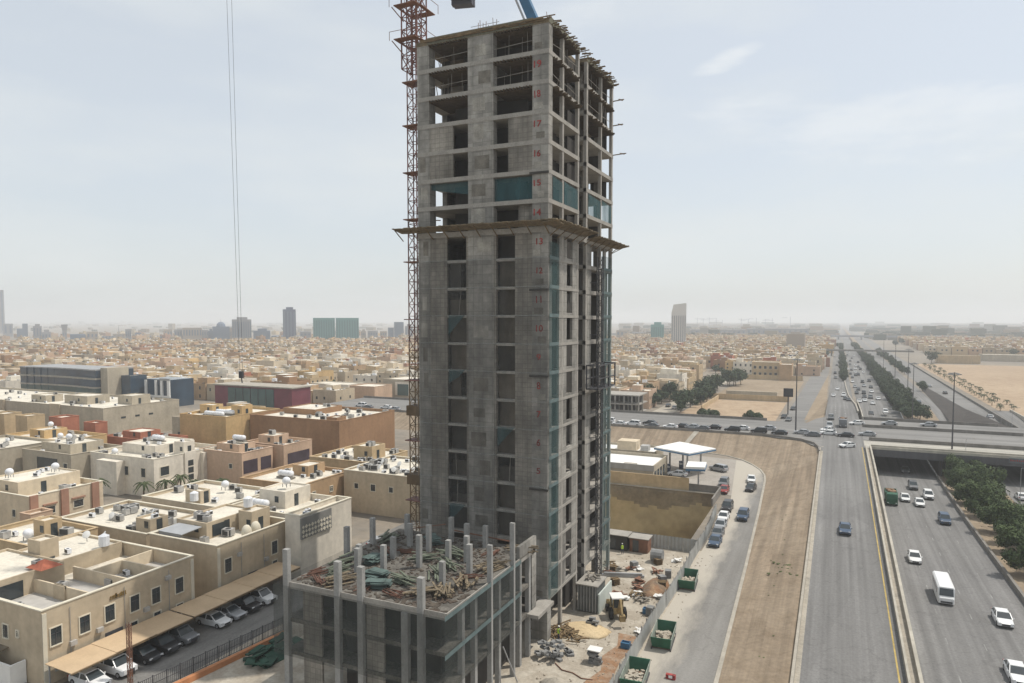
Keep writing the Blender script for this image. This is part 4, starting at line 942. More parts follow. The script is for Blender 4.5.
mb = MB(); mb.box(-80.48, -80.4, 71.4, 74.4, 7.0, 8.7); part('sliding_door', mb, M_glass, v2)
mb = MB(); rect(mb, 'E', -74.0, 71.6, 73.3, .6, 2.6, -.02, .05); part('entrance', mb, M_dsteel, v2)
for y in (66.55, 79.75): mb = MB(); rect(mb, 'E', -74.0, y - .22, y + .22, 0, 7.7, .01, .1); part('corner_strip', mb, M_frame, v2)
for y in (70.4, 74.6): mb = MB(); mb.bar((-73.92, y, .2), (-73.92, y, 7.4), .07, 6); part('drainpipe', mb, M_steel, v2)
for y, z in ((70.0, 5.6), (74.9, 3.4)): mb = MB(); mb.box(-73.98, -73.65, y - .35, y + .35, z, z + .5); part('wall_cooler', mb, M_ac, v2)
for i, y in enumerate((69.6, 71.5)):
    mb = MB(); mb.sphere((-76.2 - i * .2, y + 4, 7.6), .75, 10, 6, 1.5); smooth(solo('water_tank', mb, M_frame, 'upright cream water tank on the roof of the villa with a grey awning', 'water tank', (-76.2, y + 4, 6.8), group='two cream roof tanks'))
v3 = house(-87.5, -73.4, 80.9, 92.5, 8.4, 'white', 'white villa corner house just left of the podium, beside the patterned screen', depth=1.0, huts=((-86, -80.5, 86, 92, 10.2),),
  wS=[(-84, 6.6, .9, 1.3), (-80, 6.6, .9, 1.3)], wE=[(84, 5.5, .9, 1.4), (88, 5.5, .9, 1.4)], nac=6, acname='white villa', tanks=[('sphere', -82.5, 88.5, 10.3), ('row', -84, 84, 7.6)])
t = house(-73.3, -70.4, 78.2, 90, 9.4, 'white', 'white annex with a grey lattice-patterned screen on its street side', depth=.7, nac=2, acname='annex with the lattice screen')
mb = MB(); mb.box(-70.38, -70.1, 78.1, 84.8, 6.0, 9.1); scr = part('patterned_screen', mb, mat('screen_grey', (.22, .215, .20), .8, .15, .6), t)
for i in range(10):
    for j in range(3):
        mb = MB(); yy = 78.45 + i * .66; zz = 6.4 + j * .68; dd = .31 if (i + j) % 2 else .24
        n = len(mb.v); mb.v += [(-70.04, yy - dd, zz), (-70.04, yy, zz - dd), (-70.04, yy + dd, zz), (-70.04, yy, zz + dd), (-70.11, yy - dd, zz), (-70.11, yy, zz - dd), (-70.11, yy + dd, zz), (-70.11, yy, zz + dd)]
        for f in ((0, 1, 2, 3), (0, 4, 5, 1), (1, 5, 6, 2), (2, 6, 7, 3), (3, 7, 4, 0)): mb.f.append(tuple(n + q for q in f)); mb.m.append(0); mb.c.append(None)
        part('screen_diamond', mb, M_frame, scr)
# second row and further villas
house(-111, -97.6, 56.5, 66, 7.6, 'sandy', 'low sandy house at the left edge with a white ball-shaped tank on its roof', depth=.6, huts=((-103.5, -101, 60.5, 63, 9.6),), nac=5, wE=[(59, 5.5, .8, 1.2), (63, 5.5, .8, 1.2)], acname='low sandy house at the left edge', tanks=[('sphere', -102.2, 59.0, 7.1)])
house(-108, -88.3, 66.8, 78.6, 7.6, 'beige', 'wide beige house with rows of air conditioners on its pale roof behind the nearest villas', depth=.5, huts=((-92, -89, 68, 71, 9.3),), nac=24, wE=[(70, 6.0, .8, 1.1)], acname='wide beige house behind the nearest villas')
house(-107, -89.5, 80.3, 93.5, 8.0, 'cream', 'cream house with a big white ball tank on its open flat roof', depth=.5, huts=((-98.5, -95, 82, 84, 9.7),), nac=10, wE=[(85, 5.8, .8, 1.2), (90, 5.8, .8, 1.2)], wS=[(-93, 5.6, .8, 1.2), (-100, 5.6, .8, 1.2)], acname='cream house with a ball tank', tanks=[('sphere', -97.5, 89.5, 8.0), ('single', -95.5, 81.2, 8.2)])
pk = house(-138, -122.8, 71.2, 84.3, 8.2, 'cream', 'cream villa with reddish pink vertical pilasters on its street front', depth=.9, huts=((-137, -128, 72.5, 83.5, 9.9),), nac=8,
  wE=[(74.6, 5.2, 1.7, 1.2), (79.6, 5.2, 1.7, 1.2)], wS=[(-127, 5.0, .9, 1.2), (-134, 5.0, .9, 1.2)], acname='villa with pink pilasters', tanks=[('sphere', -130.5, 80.5, 10.0), ('sphere', -133, 74, 10.0)])
for y in (71.9, 77.1, 82.7): mb = MB(); rect(mb, 'E', -122.8, y - .65, y + .65, 0, 8.35, .01, .35); part('pilaster', mb, WALLS['rose'], pk)
for y in (74.6, 79.6): mb = MB(); rect(mb, 'E', -122.8, y - 1.2, y + 1.2, 6.15, 6.4, .01, .3); part('window_hood', mb, WALLS['rose'], pk)
house(-122.3, -119.4, 69.4, 73, 6.0, 'pinkish', 'small pinkish stair tower in front of the villa with pink pilasters', depth=.4, nac=0, wE=[(71, 5.0, .7, .7)], name='stair_tower', cat='outbuilding')
house(-117.5, -111.5, 79.5, 84.5, 3.4, 'pinkish', 'single-storey pinkish outbuilding with a pale roof between the villa rows', depth=.2, nac=0, name='outbuilding', cat='outbuilding')
wh = house(-152, -131.3, 101.6, 119.8, 8.3, 'white', 'white two-storey villa with a tall arched stair window', depth=.9, huts=((-150, -139, 108, 118.5, 9.6), (-136.5, -133.5, 111, 114, 10.4)), nac=22,
  wE=[(104.2, 5.4, 2.1, 1.9), (116.0, 5.4, 1.5, 1.7), (104.2, 1.7, 2.0, 1.0)], wS=[(-134.6, 5.2, 1.3, 1.9), (-140, 5.2, 1.3, 1.9)], acname='white villa with the arched window', tanks=[('row', -143, 112, 9.7), ('sphere', -147, 104, 7.5)])
mb = MB(); rect(mb, 'E', -131.3, 109.2, 112.2, 0, 8.6, .01, .3); part('stair_bay', mb, WALLS['white'], wh)
for z in (2.2, 3.8, 5.4): mb = MB(); rect(mb, 'E', -131.0, 110, 111.4, z, z + 1.25, .01, .05); part('stair_window', mb, M_glass, wh)
for (bx0, bx1, by0, by1, bh) in ((-147, -140.5, 99.6, 101.58, 7.4), (-131.28, -130.4, 113.6, 118.4, 7.8), (-131.28, -129.6, 102.4, 106.2, 3.2)):
    mb = MB(); mb.box(bx0, bx1, by0, by1, 0, bh); bt = part('bay', mb, WALLS['white'], wh)
mb = MB(); rect(mb, 'E', -130.4, 114.6, 117.2, 4.4, 6.4, .0, .05); part('pane', mb, M_glass, wh)
gm = house(-170, -152.4, 97.5, 110, 8.3, 'grey', 'modern pale grey villa with a large dark glazed upper opening', depth=.9, huts=((-168.5, -158, 101, 109, 9.6),), nac=7, wS=[(-154.4, 5.3, 1.3, 1.9)], acname='modern pale grey villa', tanks=[('sphere', -163, 104, 9.7)])
mb = MB(); rect(mb, 'S', 97.5, -164.5, -157.2, 3.8, 7.0, -.01, .06); part('glazed_opening', mb, M_glass, gm)
house(-191, -171, 92, 106, 8.8, 'grey', 'long plain grey flank of a house behind the villa with pink pilasters', depth=.5, nac=5, wS=[(-186, 5.5, .9, .9), (-180, 5.5, .9, .9)], acname='long plain grey house')
pb = house(-132.8, -119.6, 114.6, 124.0, 8.3, 'pinkish', 'pinkish villa with a dark band of glazing behind the palm trees', depth=.9, huts=((-131, -124, 118, 123, 9.4),), nac=8, wS=[(-123, 5.2, .9, 1.0)], acname='pinkish villa behind the palms', tanks=[('row', -127, 121, 9.5)])
for y0, y1 in ((115.0, 119.2), (120.2, 123.4)): mb = MB(); rect(mb, 'E', -119.6, y0, y1, 3.6, 6.5, -.01, .06); part('glazed_band', mb, mat('violet_glass', (.06, .045, .06), .2, .2, .5, spec=.6), pb)
pb = house(-130, -117.4, 125.2, 135, 8.5, 'pinkish', 'pinkish villa with a long loggia beside the brown warehouse wall', depth=.9, huts=((-128, -123, 128, 133, 10),), nac=6, acname='pinkish villa with a loggia')
mb = MB(); rect(mb, 'E', -117.4, 126.5, 134, 3.8, 6.4, -.01, .06); part('loggia', mb, MATS['violet_glass'], pb)
house(-104.5, -89.3, 99.5, 114.5, 7.4, 'tan', 'plain tan house with a blank front wall left of the tower', depth=.6, nac=8, huts=((-99, -95, 108, 113, 8.9),), wE=[(103, 5, .8, 1), (108, 5, .8, 1)], wS=[(-92, 4.6, .6, .8)], acname='plain tan house', tanks=[('row', -98, 105, 6.9)])
house(-88.6, -70, 111, 127, 8.2, 'beige', 'square beige house directly left of the tower with a roof crowded by dishes and coolers', depth=.35, nac=46, wS=[(-85.5, 5.3, .9, 1.0), (-81.5, 5.3, 1.1, 1.3), (-77.3, 5.3, .9, 1.0)], acname='square beige house left of the tower')
house(-106, -90, 121, 136, 7.6, 'sandy', 'sandy house with a boxy white stair hut between the beige house and brown warehouse', depth=.4, huts=((-97, -92, 125, 130, 10.2),), nac=22, acname='sandy house with a boxy hut')
house(-196, -172.5, 108.5, 120, 8.2, 'ochre', 'ochre house behind the long grey house', depth=.7, nac=8, wE=[(112, 5.5, .9, .9), (117, 5.5, .9, .9)], huts=((-190, -184, 111, 117, 9.7),), acname='ochre house', tanks=[('sphere', -186, 114, 9.8), ('sphere', -179, 112, 7.6)])
house(-199, -193.5, 121.5, 126.5, 11.0, 'reddish', 'taller of two dark red cube towers on the ochre rooftops', depth=.3, nac=0, name='rooftop_tower', cat='outbuilding')
house(-185.6, -180.8, 122.5, 126, 10.2, 'reddish', 'smaller of two dark red cube towers on the ochre rooftops', depth=.3, nac=0, name='rooftop_tower', cat='outbuilding')
for i, (xa, xb) in enumerate(((-229, -222.5), (-217, -211.5))):
    house(xa, xb, 123, 128, 10.2, 'sandy', ('left' if i == 0 else 'right') + ' one of a pair of sandy stair towers before the long beige compound', depth=.3, nac=0, name='stair_tower', cat='outbuilding')
house(-178, -157, 122.5, 132, 7.0, 'reddish', 'low house with a dark red upper wall behind the white villa', depth=.5, nac=8, huts=((-172, -165, 124, 130, 8.6),), acname='low dark red house')
house(-150.5, -119, 147.5, 173, 11.2, 'brown', 'large windowless brown commercial building left of the tower', depth=.7, nac=26, huts=((-148, -136, 158, 170, 12.2), (-124.5, -121, 149, 153, 11.9)), name='warehouse', cat='building', acname='large brown building')
mb = MB(); 
house(-169, -151.2, 139.5, 160, 11.4, 'ochre', 'yellowish commercial building with rows of silver tanks on its roof', depth=.6, nac=10, huts=((-168.5, -163.5, 146, 150, 13.4), (-156, -152, 146, 150, 13.8)), wE=[], name='commercial_building', cat='building', acname='yellowish commercial building', tanks=[('row', -160, 142, 10.9), ('row', -156.5, 142, 10.9), ('row', -160, 146, 10.9), ('row', -156.5, 146, 10.9)])
bc = house(-345, -208.5, 144, 172, 10.2, 'grey', 'very long pale grey compound with tall bare walls, far left', depth=.6, nac=60, huts=((-255, -247, 150, 156, 12), (-240, -228, 152, 160, 12.4), (-221, -214, 158, 165, 12.6)), name='compound', cat='building', acname='long grey compound')
for y in (150, 155, 160): mb = MB(); rect(mb, 'E', -208.5, y, y + 1.6, 6.3, 6.9, -.02, .05); part('slot_window', mb, M_glass, bc)
for x in (-300, -262, -232): mb = MB(); rect(mb, 'S', 144, x - 2.5, x + 2.5, 0, 10.6, .01, .5); part('buttress', mb, WALLS['beige'], bc)
# commercial strip behind
rg = thing('showroom', 'long low showroom with a grey glass front and dark red end panels', 'building', (-210, 217, 0))
mb = MB(); mb.box(-229.5, -189, 206.5, 217, 0, 11.6); part('wall', mb, WALLS['reddish'] if False else mat('maroon_panel', (.16, .045, .06), .6, .15, .3), rg)
mb = MB(); mb.box(-222, -198, 206.2, 206.48, 4, 11.0); part('glass_front', mb, M_glassg, rg)
mb = MB(); mb.box(-230, -188.6, 206, 217.4, 11.6, 12.1); part('roof', mb, M_kerb, rg)
mb = MB(); mb.box(-189, -188.7, 208, 216, 1, 4); part('painted_shadow_gap', mb, M_dsteel, rg)  # solid dark panel drawing the shade of a gap
for x in (-218, -214, -210, -206, -202): mb = MB(); mb.box(x, x + .25, 206.05, 206.19, 4, 11.0); part('mullion', mb, M_dsteel, rg)
gl = thing('curved_office', 'long glass office building of three banded storeys at the far left', 'building', (-320, 206, 0))
for i, (z0, z1, m_) in enumerate(((5, 8.2, M_glassg), (8.2, 8.9, M_kerb), (8.9, 12.0, M_glassb), (12.0, 12.8, M_kerb), (12.8, 16.0, M_glassb), (16.0, 16.5, M_steel))):
    mb = MB(); pts = []
    for k in range(13):
        x = -346 + k * 4.6; y = 199 + math.sin(k / 12 * math.pi) * 2.2 - k * .15; pts.append((x, y))
    o_ = -.25 if m_ in (M_kerb, M_steel) else 0
    for (xa, ya), (xb, yb) in zip(pts[:-1], pts[1:]): mb.box(xa, xb, ya + o_, 216, z0, z1)
    part('floor_band' if m_ in (M_kerb, M_steel) else 'glass_storey', mb, m_, gl)
mb = MB(); mb.box(-346, -290.8, 198, 216, 0, 5); part('base', mb, WALLS['grey'], gl)
mb = MB(); mb.box(-290.5, -286.0, 200, 210, 0, 17.2); solo('stair_tower', mb, WALLS['grey'], 'blank grey concrete tower block at the right end of the glass office', 'tower')
b_ = house(-285.5, -279.5, 206, 214, 13.5, M_glassb, 'small blue-glass block right of the blank grey tower', depth=.3, nac=0, name='glass_block', cat='building')
b_ = thing('blue_showroom', 'blue glass building with three white upright frames', 'building', (-262, 222, 0))
mb = MB(); mb.box(-278, -262, 212, 224, 0, 12.0); part('wall', mb, M_glassb, b_)
for x0, x1 in ((-277.8, -276.6), (-271.4, -270.2), (-267.8, -266.4), (-263.6, -262.1)): mb = MB(); mb.box(x0, x1, 211.4, 211.95, 5, 11.6); part('frame', mb, M_white, b_)
mb = MB(); mb.box(-268, -262, 211.3, 211.98, 11.6, 12.6); part('fascia', mb, M_steel, b_)
mb = MB(); mb.box(-278, -262, 211.5, 211.9, 4.2, 5); part('floor_band', mb, M_white, b_)
house(-205, -191, 262, 276, 7.5, 'pinkish', 'white and pink block right of the dark red showroom', depth=.3, nac=2, name='commercial_block', cat='building')
house(-228, -206, 262, 274, 7.8, 'white', 'plain white block behind the dark red showroom', depth=.3, nac=3, name='commercial_block', cat='building')
gb = house(-199, -161, 280, 300, 9.5, 'grey', 'modern grey building with a framed portal, partly behind the crane mast', depth=.3, nac=16, name='office_building', cat='building', acname='modern grey building')
mb = MB(); rect(mb, 'S', 280, -192, -183, 2, 8.4, .01, .2); part('portal_frame', mb, WALLS['white'], gb); mb = MB(); rect(mb, 'S', 279.8, -190.6, -184.4, 2, 7.4, .01, .1); part('portal_glass', mb, M_glassg, gb)
mb = MB(); rect(mb, 'S', 280, -178, -163, 1, 7.6, .01, .1); part('dark_glass', mb, M_glass, gb)
# right district landmarks
sc_ = house(-50.5, -33.5, 481, 497, 10.6, 'sandy', 'sandy two-storey block with rows of arched windows beyond the sand lots', depth=.5, nac=4, wS=[(x, z, 1.6, 1.8) for x in (-48.5, -45.3, -42.1, -38.9, -35.7) for z in (3, 7.2)], name='school_block', cat='building')
house(-32.8, -25.5, 470, 486, 10.0, 'tan', 'blank tan slab building beside the sandy block with arched windows', depth=.4, nac=1, name='slab_building', cat='building')
house(-52, -33, 842, 865, 22, M_far['beige'], 'tall pale tan cube tower standing above the far houses by the highway', depth=.6, nac=0, name='cube_tower', cat='building')
hb = thing('unfinished_block', 'half-built concrete block with open dark floors beside the tower', 'building', (-72, 259, 0))
for z in (3.3, 6.6, 9.9): mb = MB(); mb.box(-84, -66.5, 255, 268, z - .4, z); part('floor_slab', mb, M_slab, hb)
for x in (-84, -80, -76, -72.5, -69.5, -67): 
    for y in (255.2, 261): mb = MB(); mb.box(x, x + .5, y, y + .5, 0, 9.5); part('column', mb, M_conc, hb)
mb = MB(); mb.box(-83, -68, 262, 267, 0, 9.5); part('dark_inner_block', mb, M_dark, hb)  # solid block, shade of the open floors put into its dark colour
for (x0, x1, y, h, lab) in ((-57.5, -19.6, 346.5, 2.6, 'long low beige boundary wall between the two sand lots'), (-55, -19, 471, 3.0, 'long low boundary wall behind the tan sand lot'), (-60, -21, 272, 1.0, 'low kerb wall at the near end of the sandy lot')):
    mb = MB(); mb.box(x0, x1, y, y + .4, 0, h); solo('boundary_wall', mb, WALLS['sandy'], lab, 'wall')
mb = MB(); mb.box(-50, -26, 362, 363.5, 0, 2.8); solo('blockwork_wall', mb, WALLS['grey'], 'grey blockwork wall stub standing in the tan lot', 'wall')
mb = MB(); mb.box(-51.5, -51.1, 300, 346, 0, 2); solo('boundary_wall', mb, WALLS['sandy'], 'side wall along the left of the sandy lot by the trees', 'wall')

# ---------------------------------------------------------------- generated districts
NAMED = [(-98, -62, 40, 64), (-112, -62, 55, 95), (-155, -117, 68, 140), (-200, -150, 90, 135), (-107, -62, 97, 140), (-235, -205, 118, 130), (-172, -115, 136, 176), (-350, -204, 140, 232), (-235, -186, 200, 232), (-300, -235, 196, 232),
         (-190, -20, 200, 264), (-64, 10, 0, 480), (-230, -158, 258, 302), (-86, -60, 250, 272), (-90, -20, 466, 500), (-55, -25, 838, 870), (-66, -30, 100, 204), (-124, -111, 66, 88)]
def free(x, y, w=9):
    return not any(a - w < x < b + w and c - w < y < d + w for a, b, c, d in NAMED)
PAL = [('cream', 4), ('beige', 4), ('sandy', 4), ('tan', 2), ('pinkish', 3), ('ochre', 1), ('white', 3), ('grey', 1), ('rose', 1), ('brown', 1), ('reddish', .4)]
def pick(r):
    t = r.random() * sum(w for _, w in PAL)
    for n_, w in PAL:
        t -= w
        if t <= 0: return n_
    return 'beige'
BASEC = {'cream': (.54, .47, .355), 'beige': (.44, .37, .275), 'sandy': (.47, .37, .24), 'tan': (.42, .30, .19), 'pinkish': (.47, .34, .23), 'ochre': (.50, .36, .19), 'white': (.58, .53, .44), 'grey': (.38, .36, .32), 'rose': (.34, .20, .15), 'brown': (.30, .185, .11), 'reddish': (.36, .15, .10)}
cand = []
r2 = random.Random(11)
def blocks(xa, xb, ya, yb):
    y = ya; row = 0
    while y < yb:
        dep = 15; x = xa + r2.uniform(0, 12); k = 0
        while x < xb:
            wd = r2.uniform(11, 17)
            if r2.random() < .93:
                cx, cy = x + wd / 2, y + dep / 2
                if free(cx, cy) and in_view(cx, cy, 5, .4): cand.append((cx, cy, wd - .7, dep - r2.uniform(.5, 2.5), r2.choice((6.5, 7.2, 7.8, 8.4, 8.4, 9.0, 10.4)), pick(r2)))
            x += wd; k += 1
            if k % 7 == 0: x += 9
        y += dep + (.6 if row % 2 == 0 else 9); row += 1
blocks(-800, -70, 40, 470)
blocks(-1700, -72, 478, 1400)
blocks(-72, -17, 500, 1400)
blocks(90, 900, 900, 1400)
def keep_near(c):
    x, y, wd, dep, h, col = c
    if x > 60: return y > 900
    return True
cand = [c for c in cand if keep_near(c)]
# houses hidden by the concrete tower are left out; the ones that show largest become single objects
def behind_tower(x, y):
    a = math.atan2(x, y); return math.atan2(-46.5, 76) < a < math.atan2(-31.5, 99) and y > 100
vis = [c for c in cand if not behind_tower(c[0], c[1]) and in_view(c[0], c[1], 5, .03)]; off = [c for c in cand if c not in set(vis)]
vis.sort(key=lambda c: -in_view(c[0], c[1], 5, .06))
single, rest = vis[:255], [c for c in vis[255:] if not (c[0] < -.28 * c[1] and math.hypot(c[0], c[1]) > 1180 + 60 * math.sin(c[0] * .01) and r2.random() < .96)] + [c for c in off if math.hypot(c[0], c[1]) < 1180]
protos = []
def far_house_mesh(seed, wd, dep, h):
    r = random.Random(seed); mb = MB()
    shell(mb, -wd / 2, wd / 2, -dep / 2, dep / 2, 0, h, .8, .3, 0, 1)
    hx, hy = r.uniform(-wd * .3, wd * .2), r.uniform(-dep * .2, dep * .2); s = r.uniform(2.2, 4.5)
    mb.box(hx - s / 2, hx + s / 2, hy - s * .6, hy + s * .6, h - .8, h + r.uniform(1, 2.2), 0, top=1)
    if r.random() < .6: mb.box(-wd / 2 + .5, wd * r.uniform(-.2, .3), dep * .05, dep / 2 - .5, h - .8, h + 1.6, 0, top=1)
    for face, c, lo, hi in (('E', wd / 2, -dep / 2, dep / 2), ('S', -dep / 2, -wd / 2, wd / 2)):
        n = r.choice((2, 3, 4))
        for k in range(n):
            a = lo + (hi - lo) * (k + .5) / n
            for z in ([1.6, 5.0] if h < 9.5 else [1.6, 5.0, 8.2]):
                if r.random() < .85: rect(mb, face, c, a - .5, a + .5, z - .7, z + .7, 0, .03, 2)
    for k in range(r.choice((4, 6, 9, 12))):
        x, y = r.uniform(-wd * .42, wd * .42), r.uniform(-dep * .42, dep * .42); s = r.uniform(.5, .9)
        mb.box(x - s / 2, x + s / 2, y - s / 2, y + s / 2, h - .8, h - .8 + s, 4 if r.random() < .6 else 2)
    if r.random() < .4: mb.sphere((hx, hy, h + 2.5), .55, 8, 5, 1, 3)
    mb.cbox(r.uniform(-wd * .3, wd * .3), r.uniform(-dep * .3, dep * .3), h + .2, 2.2, 1.1, 1.1, mi=3)
    me = mb.mesh('far_house', [WALLS['beige'], M_roof, M_glass, M_tank, M_ac]); return me
for i in range(14):
    protos.append((12 + (i % 4) * 1.3, 13 + (i % 3), (6.8, 7.6, 8.4, 9.2, 10.6)[i % 5], None)); protos[-1] = protos[-1][:3] + (far_house_mesh(100 + i, *protos[-1][:3]),)
ROOFV = [M_roof, mat('roof_grey', (.40, .38, .34), .95, .15, .25, fine=.1), mat('roof_pale', (.62, .59, .52), .95, .12, .25, fine=.1), mat('roof_tan', (.46, .37, .26), .95, .12, .25, fine=.1)]
CN = {'cream': 'cream', 'beige': 'beige', 'sandy': 'sand-coloured', 'tan': 'tan', 'pinkish': 'pinkish', 'ochre': 'yellow-ochre', 'white': 'off-white', 'grey': 'grey', 'rose': 'brownish pink', 'brown': 'brown', 'reddish': 'dark red'}
for i, (x, y, wd, dep, h, c) in enumerate(single):
    pw, pdp, ph, me = protos[r2.randrange(14)]
    o = bpy.data.objects.new('flat_roofed_house', me); link(o)
    o.location = (x, y, 0); o.scale = (wd / pw, dep / pdp, h / ph); 
    o.material_slots[0].link = 'OBJECT'; o.material_slots[0].material = WALLS[c]
    o.material_slots[1].link = 'OBJECT'; o.material_slots[1].material = r2.choice(ROOFV)
    st = 'two-storey' if h < 9.5 else 'three-storey'
    if x > -110 and y > 255: zone = 'in the crowded district right of the tower'
    elif y < 136: zone = 'among the villa rows at the left'
    elif y < 262: zone = 'behind the long grey compound at the left'
    elif x > -350: zone = 'in the dense district left of the tower, past the showroom'
    else: zone = 'in the far district above the glass office'
    tag(o, '%s %s flat-roofed house %s' % (CN[c], st, zone), 'house', '%s %s houses %s' % (CN[c], st, zone))
# the thousands of houses beyond: one mass
mb = MB(); r3 = random.Random(5)
def jit(c, r, a=.12): k = 1 + r.uniform(-a, a); return (c[0] * k, c[1] * k * (1 + r.uniform(-.02, .02)), c[2] * k)
for (x, y, wd, dep, h, c) in rest:
    b0 = BASEC[c]; cw = jit((b0[0] * .9, b0[1] * .8, b0[2] * .68), r3, .2); cr_ = jit((.44, .385, .30), r3, .35)
    n0 = len(mb.f)
    mb.box(x - wd / 2, x + wd / 2, y - dep / 2, y + dep / 2, 0, h, 0, cw); mb.c[n0 + 1] = cr_
    s = r3.uniform(2, 5); hx, hy = x + r3.uniform(-3, 3), y + r3.uniform(-3, 3)
    n0 = len(mb.f); mb.box(hx - s / 2, hx + s / 2, hy - s / 2, hy + s / 2, h, h + r3.uniform(1.5, 3), 0, jit(cw, r3, .2)); mb.c[n0 + 1] = cr_
    if r3.random() < .5: a, b = x + r3.uniform(-4, 4), y + r3.uniform(-4, 4); mb.box(a - 1.6, a + 1.6, b - 2, b + 2, h, h + .4, 0, (.09, .08, .07))  # low dark box standing in for a shaded courtyard
    if y < 1000:
        mb.box(x + wd / 2, x + wd / 2 + .04, y - 3, y - 1.5, 4, 5.6, 0, (.05, .05, .05)); mb.box(x - 3, x - 1.4, y - dep / 2 - .04, y - dep / 2, 4, 5.6, 0, (.05, .05, .05)); mb.box(x + 1, x + 2.8, y - dep / 2 - .04, y - dep / 2, 3.8, 5.6, 0, (.06, .06, .06))
        for k in range(3): a, b = x + r3.uniform(-4, 4), y + r3.uniform(-5, 5); mb.box(a - .6, a + .6, b - .6, b + .6, h, h + 1.0, 0, (.7, .7, .7) if k else (.12, .11, .1))
    if r3.random() < .08: mb.sphere((x + wd / 2 + 2, y, 3), 2.5, 6, 4, 1.2); 
    if len(mb.c) > n0 and any(c_ is None for c_ in mb.c[-30:]):
        for k in range(len(mb.c) - 30, len(mb.c)):
            if mb.c[k] is None: mb.c[k] = (.05, .07, .03)
y = 1400.0
while y < 7000:
    stp = y * .018; x = -1.9 * y
    while x < .55 * y:
        if not (-18 < x < 66) and not (x > 0 and y < 1500) and not (x < -.28 * y and r3.random() < .97):
            c = jit(tuple(q * .55 for q in BASEC[pick(r3)]), r3, .3); 
            if r3.random() < .2 or (x > 60 and r3.random() < .5): c = (.035, .05, .03)
            s = stp * r3.uniform(.5, .95); h = r3.choice((6, 8, 9, 11)) * (1 if r3.random() < .96 else 2.2)
            n0 = len(mb.f); xx, yy = x + r3.uniform(-.3, .3) * stp, y + r3.uniform(-.3, .3) * stp
            mb.box(xx - s / 2, xx + s / 2, yy - s * .25, yy + s * .25, 0, h, 0, c); mb.c[n0 + 1] = jit((.26, .23, .19), r3, .3) if c[0] > .04 else c
        x += stp
    y += stp
solo('distant_houses', mb, attr_mat('distant_house_paint'), 'countless tiny flat-roofed houses stretching to the horizon', 'houses', kind='stuff')

# ---------------------------------------------------------------- skyline
def sky_pos(px, D):      # world point at horizontal distance D along the bearing of a skyline tower
    a = (px - 512) / F_PX; dx = _cy * a * 1 - _sy; dy = _sy * a + _cy; k = D / math.hypot(dx, dy); return dx * k, dy * k
def skyt(px0, px1, ytop, m, label, D=2500, cap=None, bands=10, cat='tower'):
    D *= .58
    x, y = sky_pos((px0 + px1) / 2, D); w = (px1 - px0) / F_PX * D * .93; h = CAMH + (319 - ytop) / F_PX * D
    ang = -math.atan2(x, y)
    t = thing('skyline_tower', label, cat, (x, y, 0), ang)
    mb = MB(); d = min(w, 40)
    mb.box(-w / 2, w / 2, -d / 2, d / 2, 0, h); part('shaft', mb, M_far[m], t, world=False)
    for k in range(bands):
        mb = MB(); xx = -w / 2 + w * (k + .5) / bands; mb.box(xx - w / bands * .2, xx + w / bands * .2, -d / 2 - .5, -d / 2 - .05, 8, h - 4); part('window_bay', mb, {'dark': M_far['blue'], 'teal': mat('far_deepteal', (.05, .16, .17), .6, .1, .05), 'pale': M_far['grey']}.get(m, M_far['blue']), t, world=False)
    if cap == 'dome': mb = MB(); mb.sphere((0, 0, h), w * .28, 10, 6, 1.1); part('dome', mb, M_far[m], t, world=False); mb = MB(); mb.bar((0, 0, h), (0, 0, h + 14), 1.2, w2=.3); part('spire', mb, M_far['grey'], t, world=False)
    if cap == 'step': mb = MB(); mb.box(-w * .25, w * .3, -d * .4, d * .4, h, h + 4); part('crown_block', mb, M_far[m], t, world=False)
    if cap == 'mast': mb = MB(); mb.bar((0, 0, h), (0, 0, h + 16), 1.5, w2=.4); part('spire', mb, M_far['grey'], t, world=False)
    if cap == 'flare': mb = MB(); mb.loft([[(-w / 2, -d / 2, h), (w / 2, -d / 2, h), (w / 2, d / 2, h), (-w / 2, d / 2, h)], [(-w * .75, -d * .75, h + 12), (w * .75, -d * .75, h + 12), (w * .75, d * .75, h + 12), (-w * .75, d * .75, h + 12)]]); part('flared_top', mb, M_far[m], t, world=False)
    if cap == 'slant': mb = MB(); mb.loft([[(-w / 2, -d / 2, h), (w / 2, -d / 2, h), (w / 2, d / 2, h), (-w / 2, d / 2, h)], [(-w * .36, -d / 2, h + 11), (w / 2, -d / 2, h + 13), (w / 2, d / 2, h + 13), (-w * .36, d / 2, h + 11)]]); part('tapered_top', mb, M_far[m], t, world=False)
    return t
skyt(-6, 3.5, 295, 'grey', 'tall pale grey tower cut by the left edge on the skyline', 4200, bands=3)
skyt(5, 12, 322, 'grey', 'slim grey tower next to the one at the left edge', 3400, bands=2)
skyt(18, 23, 326, 'blue', 'low blue-grey block on the left skyline, between two slim towers', 3000, bands=2)
skyt(23.5, 27.5, 322, 'blue', 'slim blue-grey tower right of a low block on the left skyline', 3000, bands=2)
skyt(34.5, 41, 324, 'grey', 'dark grey tower on the left skyline standing apart', 2800, 'step', bands=3)
skyt(63, 66.5, 328, 'grey', 'small tower with a flared top on the left skyline', 2800, 'flare', bands=2)
skyt(103, 113, 333, 'grey', 'low grey block on the skyline, first of the hazy low cluster', 2600, bands=4)
skyt(114, 124, 331, 'beige', 'low beige block on the skyline, second of the hazy low cluster', 2700, 'mast', bands=3)
skyt(133, 143, 332, 'blue', 'low blue-grey block on the skyline, third of the hazy low cluster', 2700, 'step', bands=4)
skyt(150, 162, 334, 'blue', 'low wide blue block left of the row of beige towers', 2600, bands=4)
skyt(165, 172, 327.5, 'beige', 'leftmost of four beige-grey towers in a row on the skyline', 2600, bands=3)
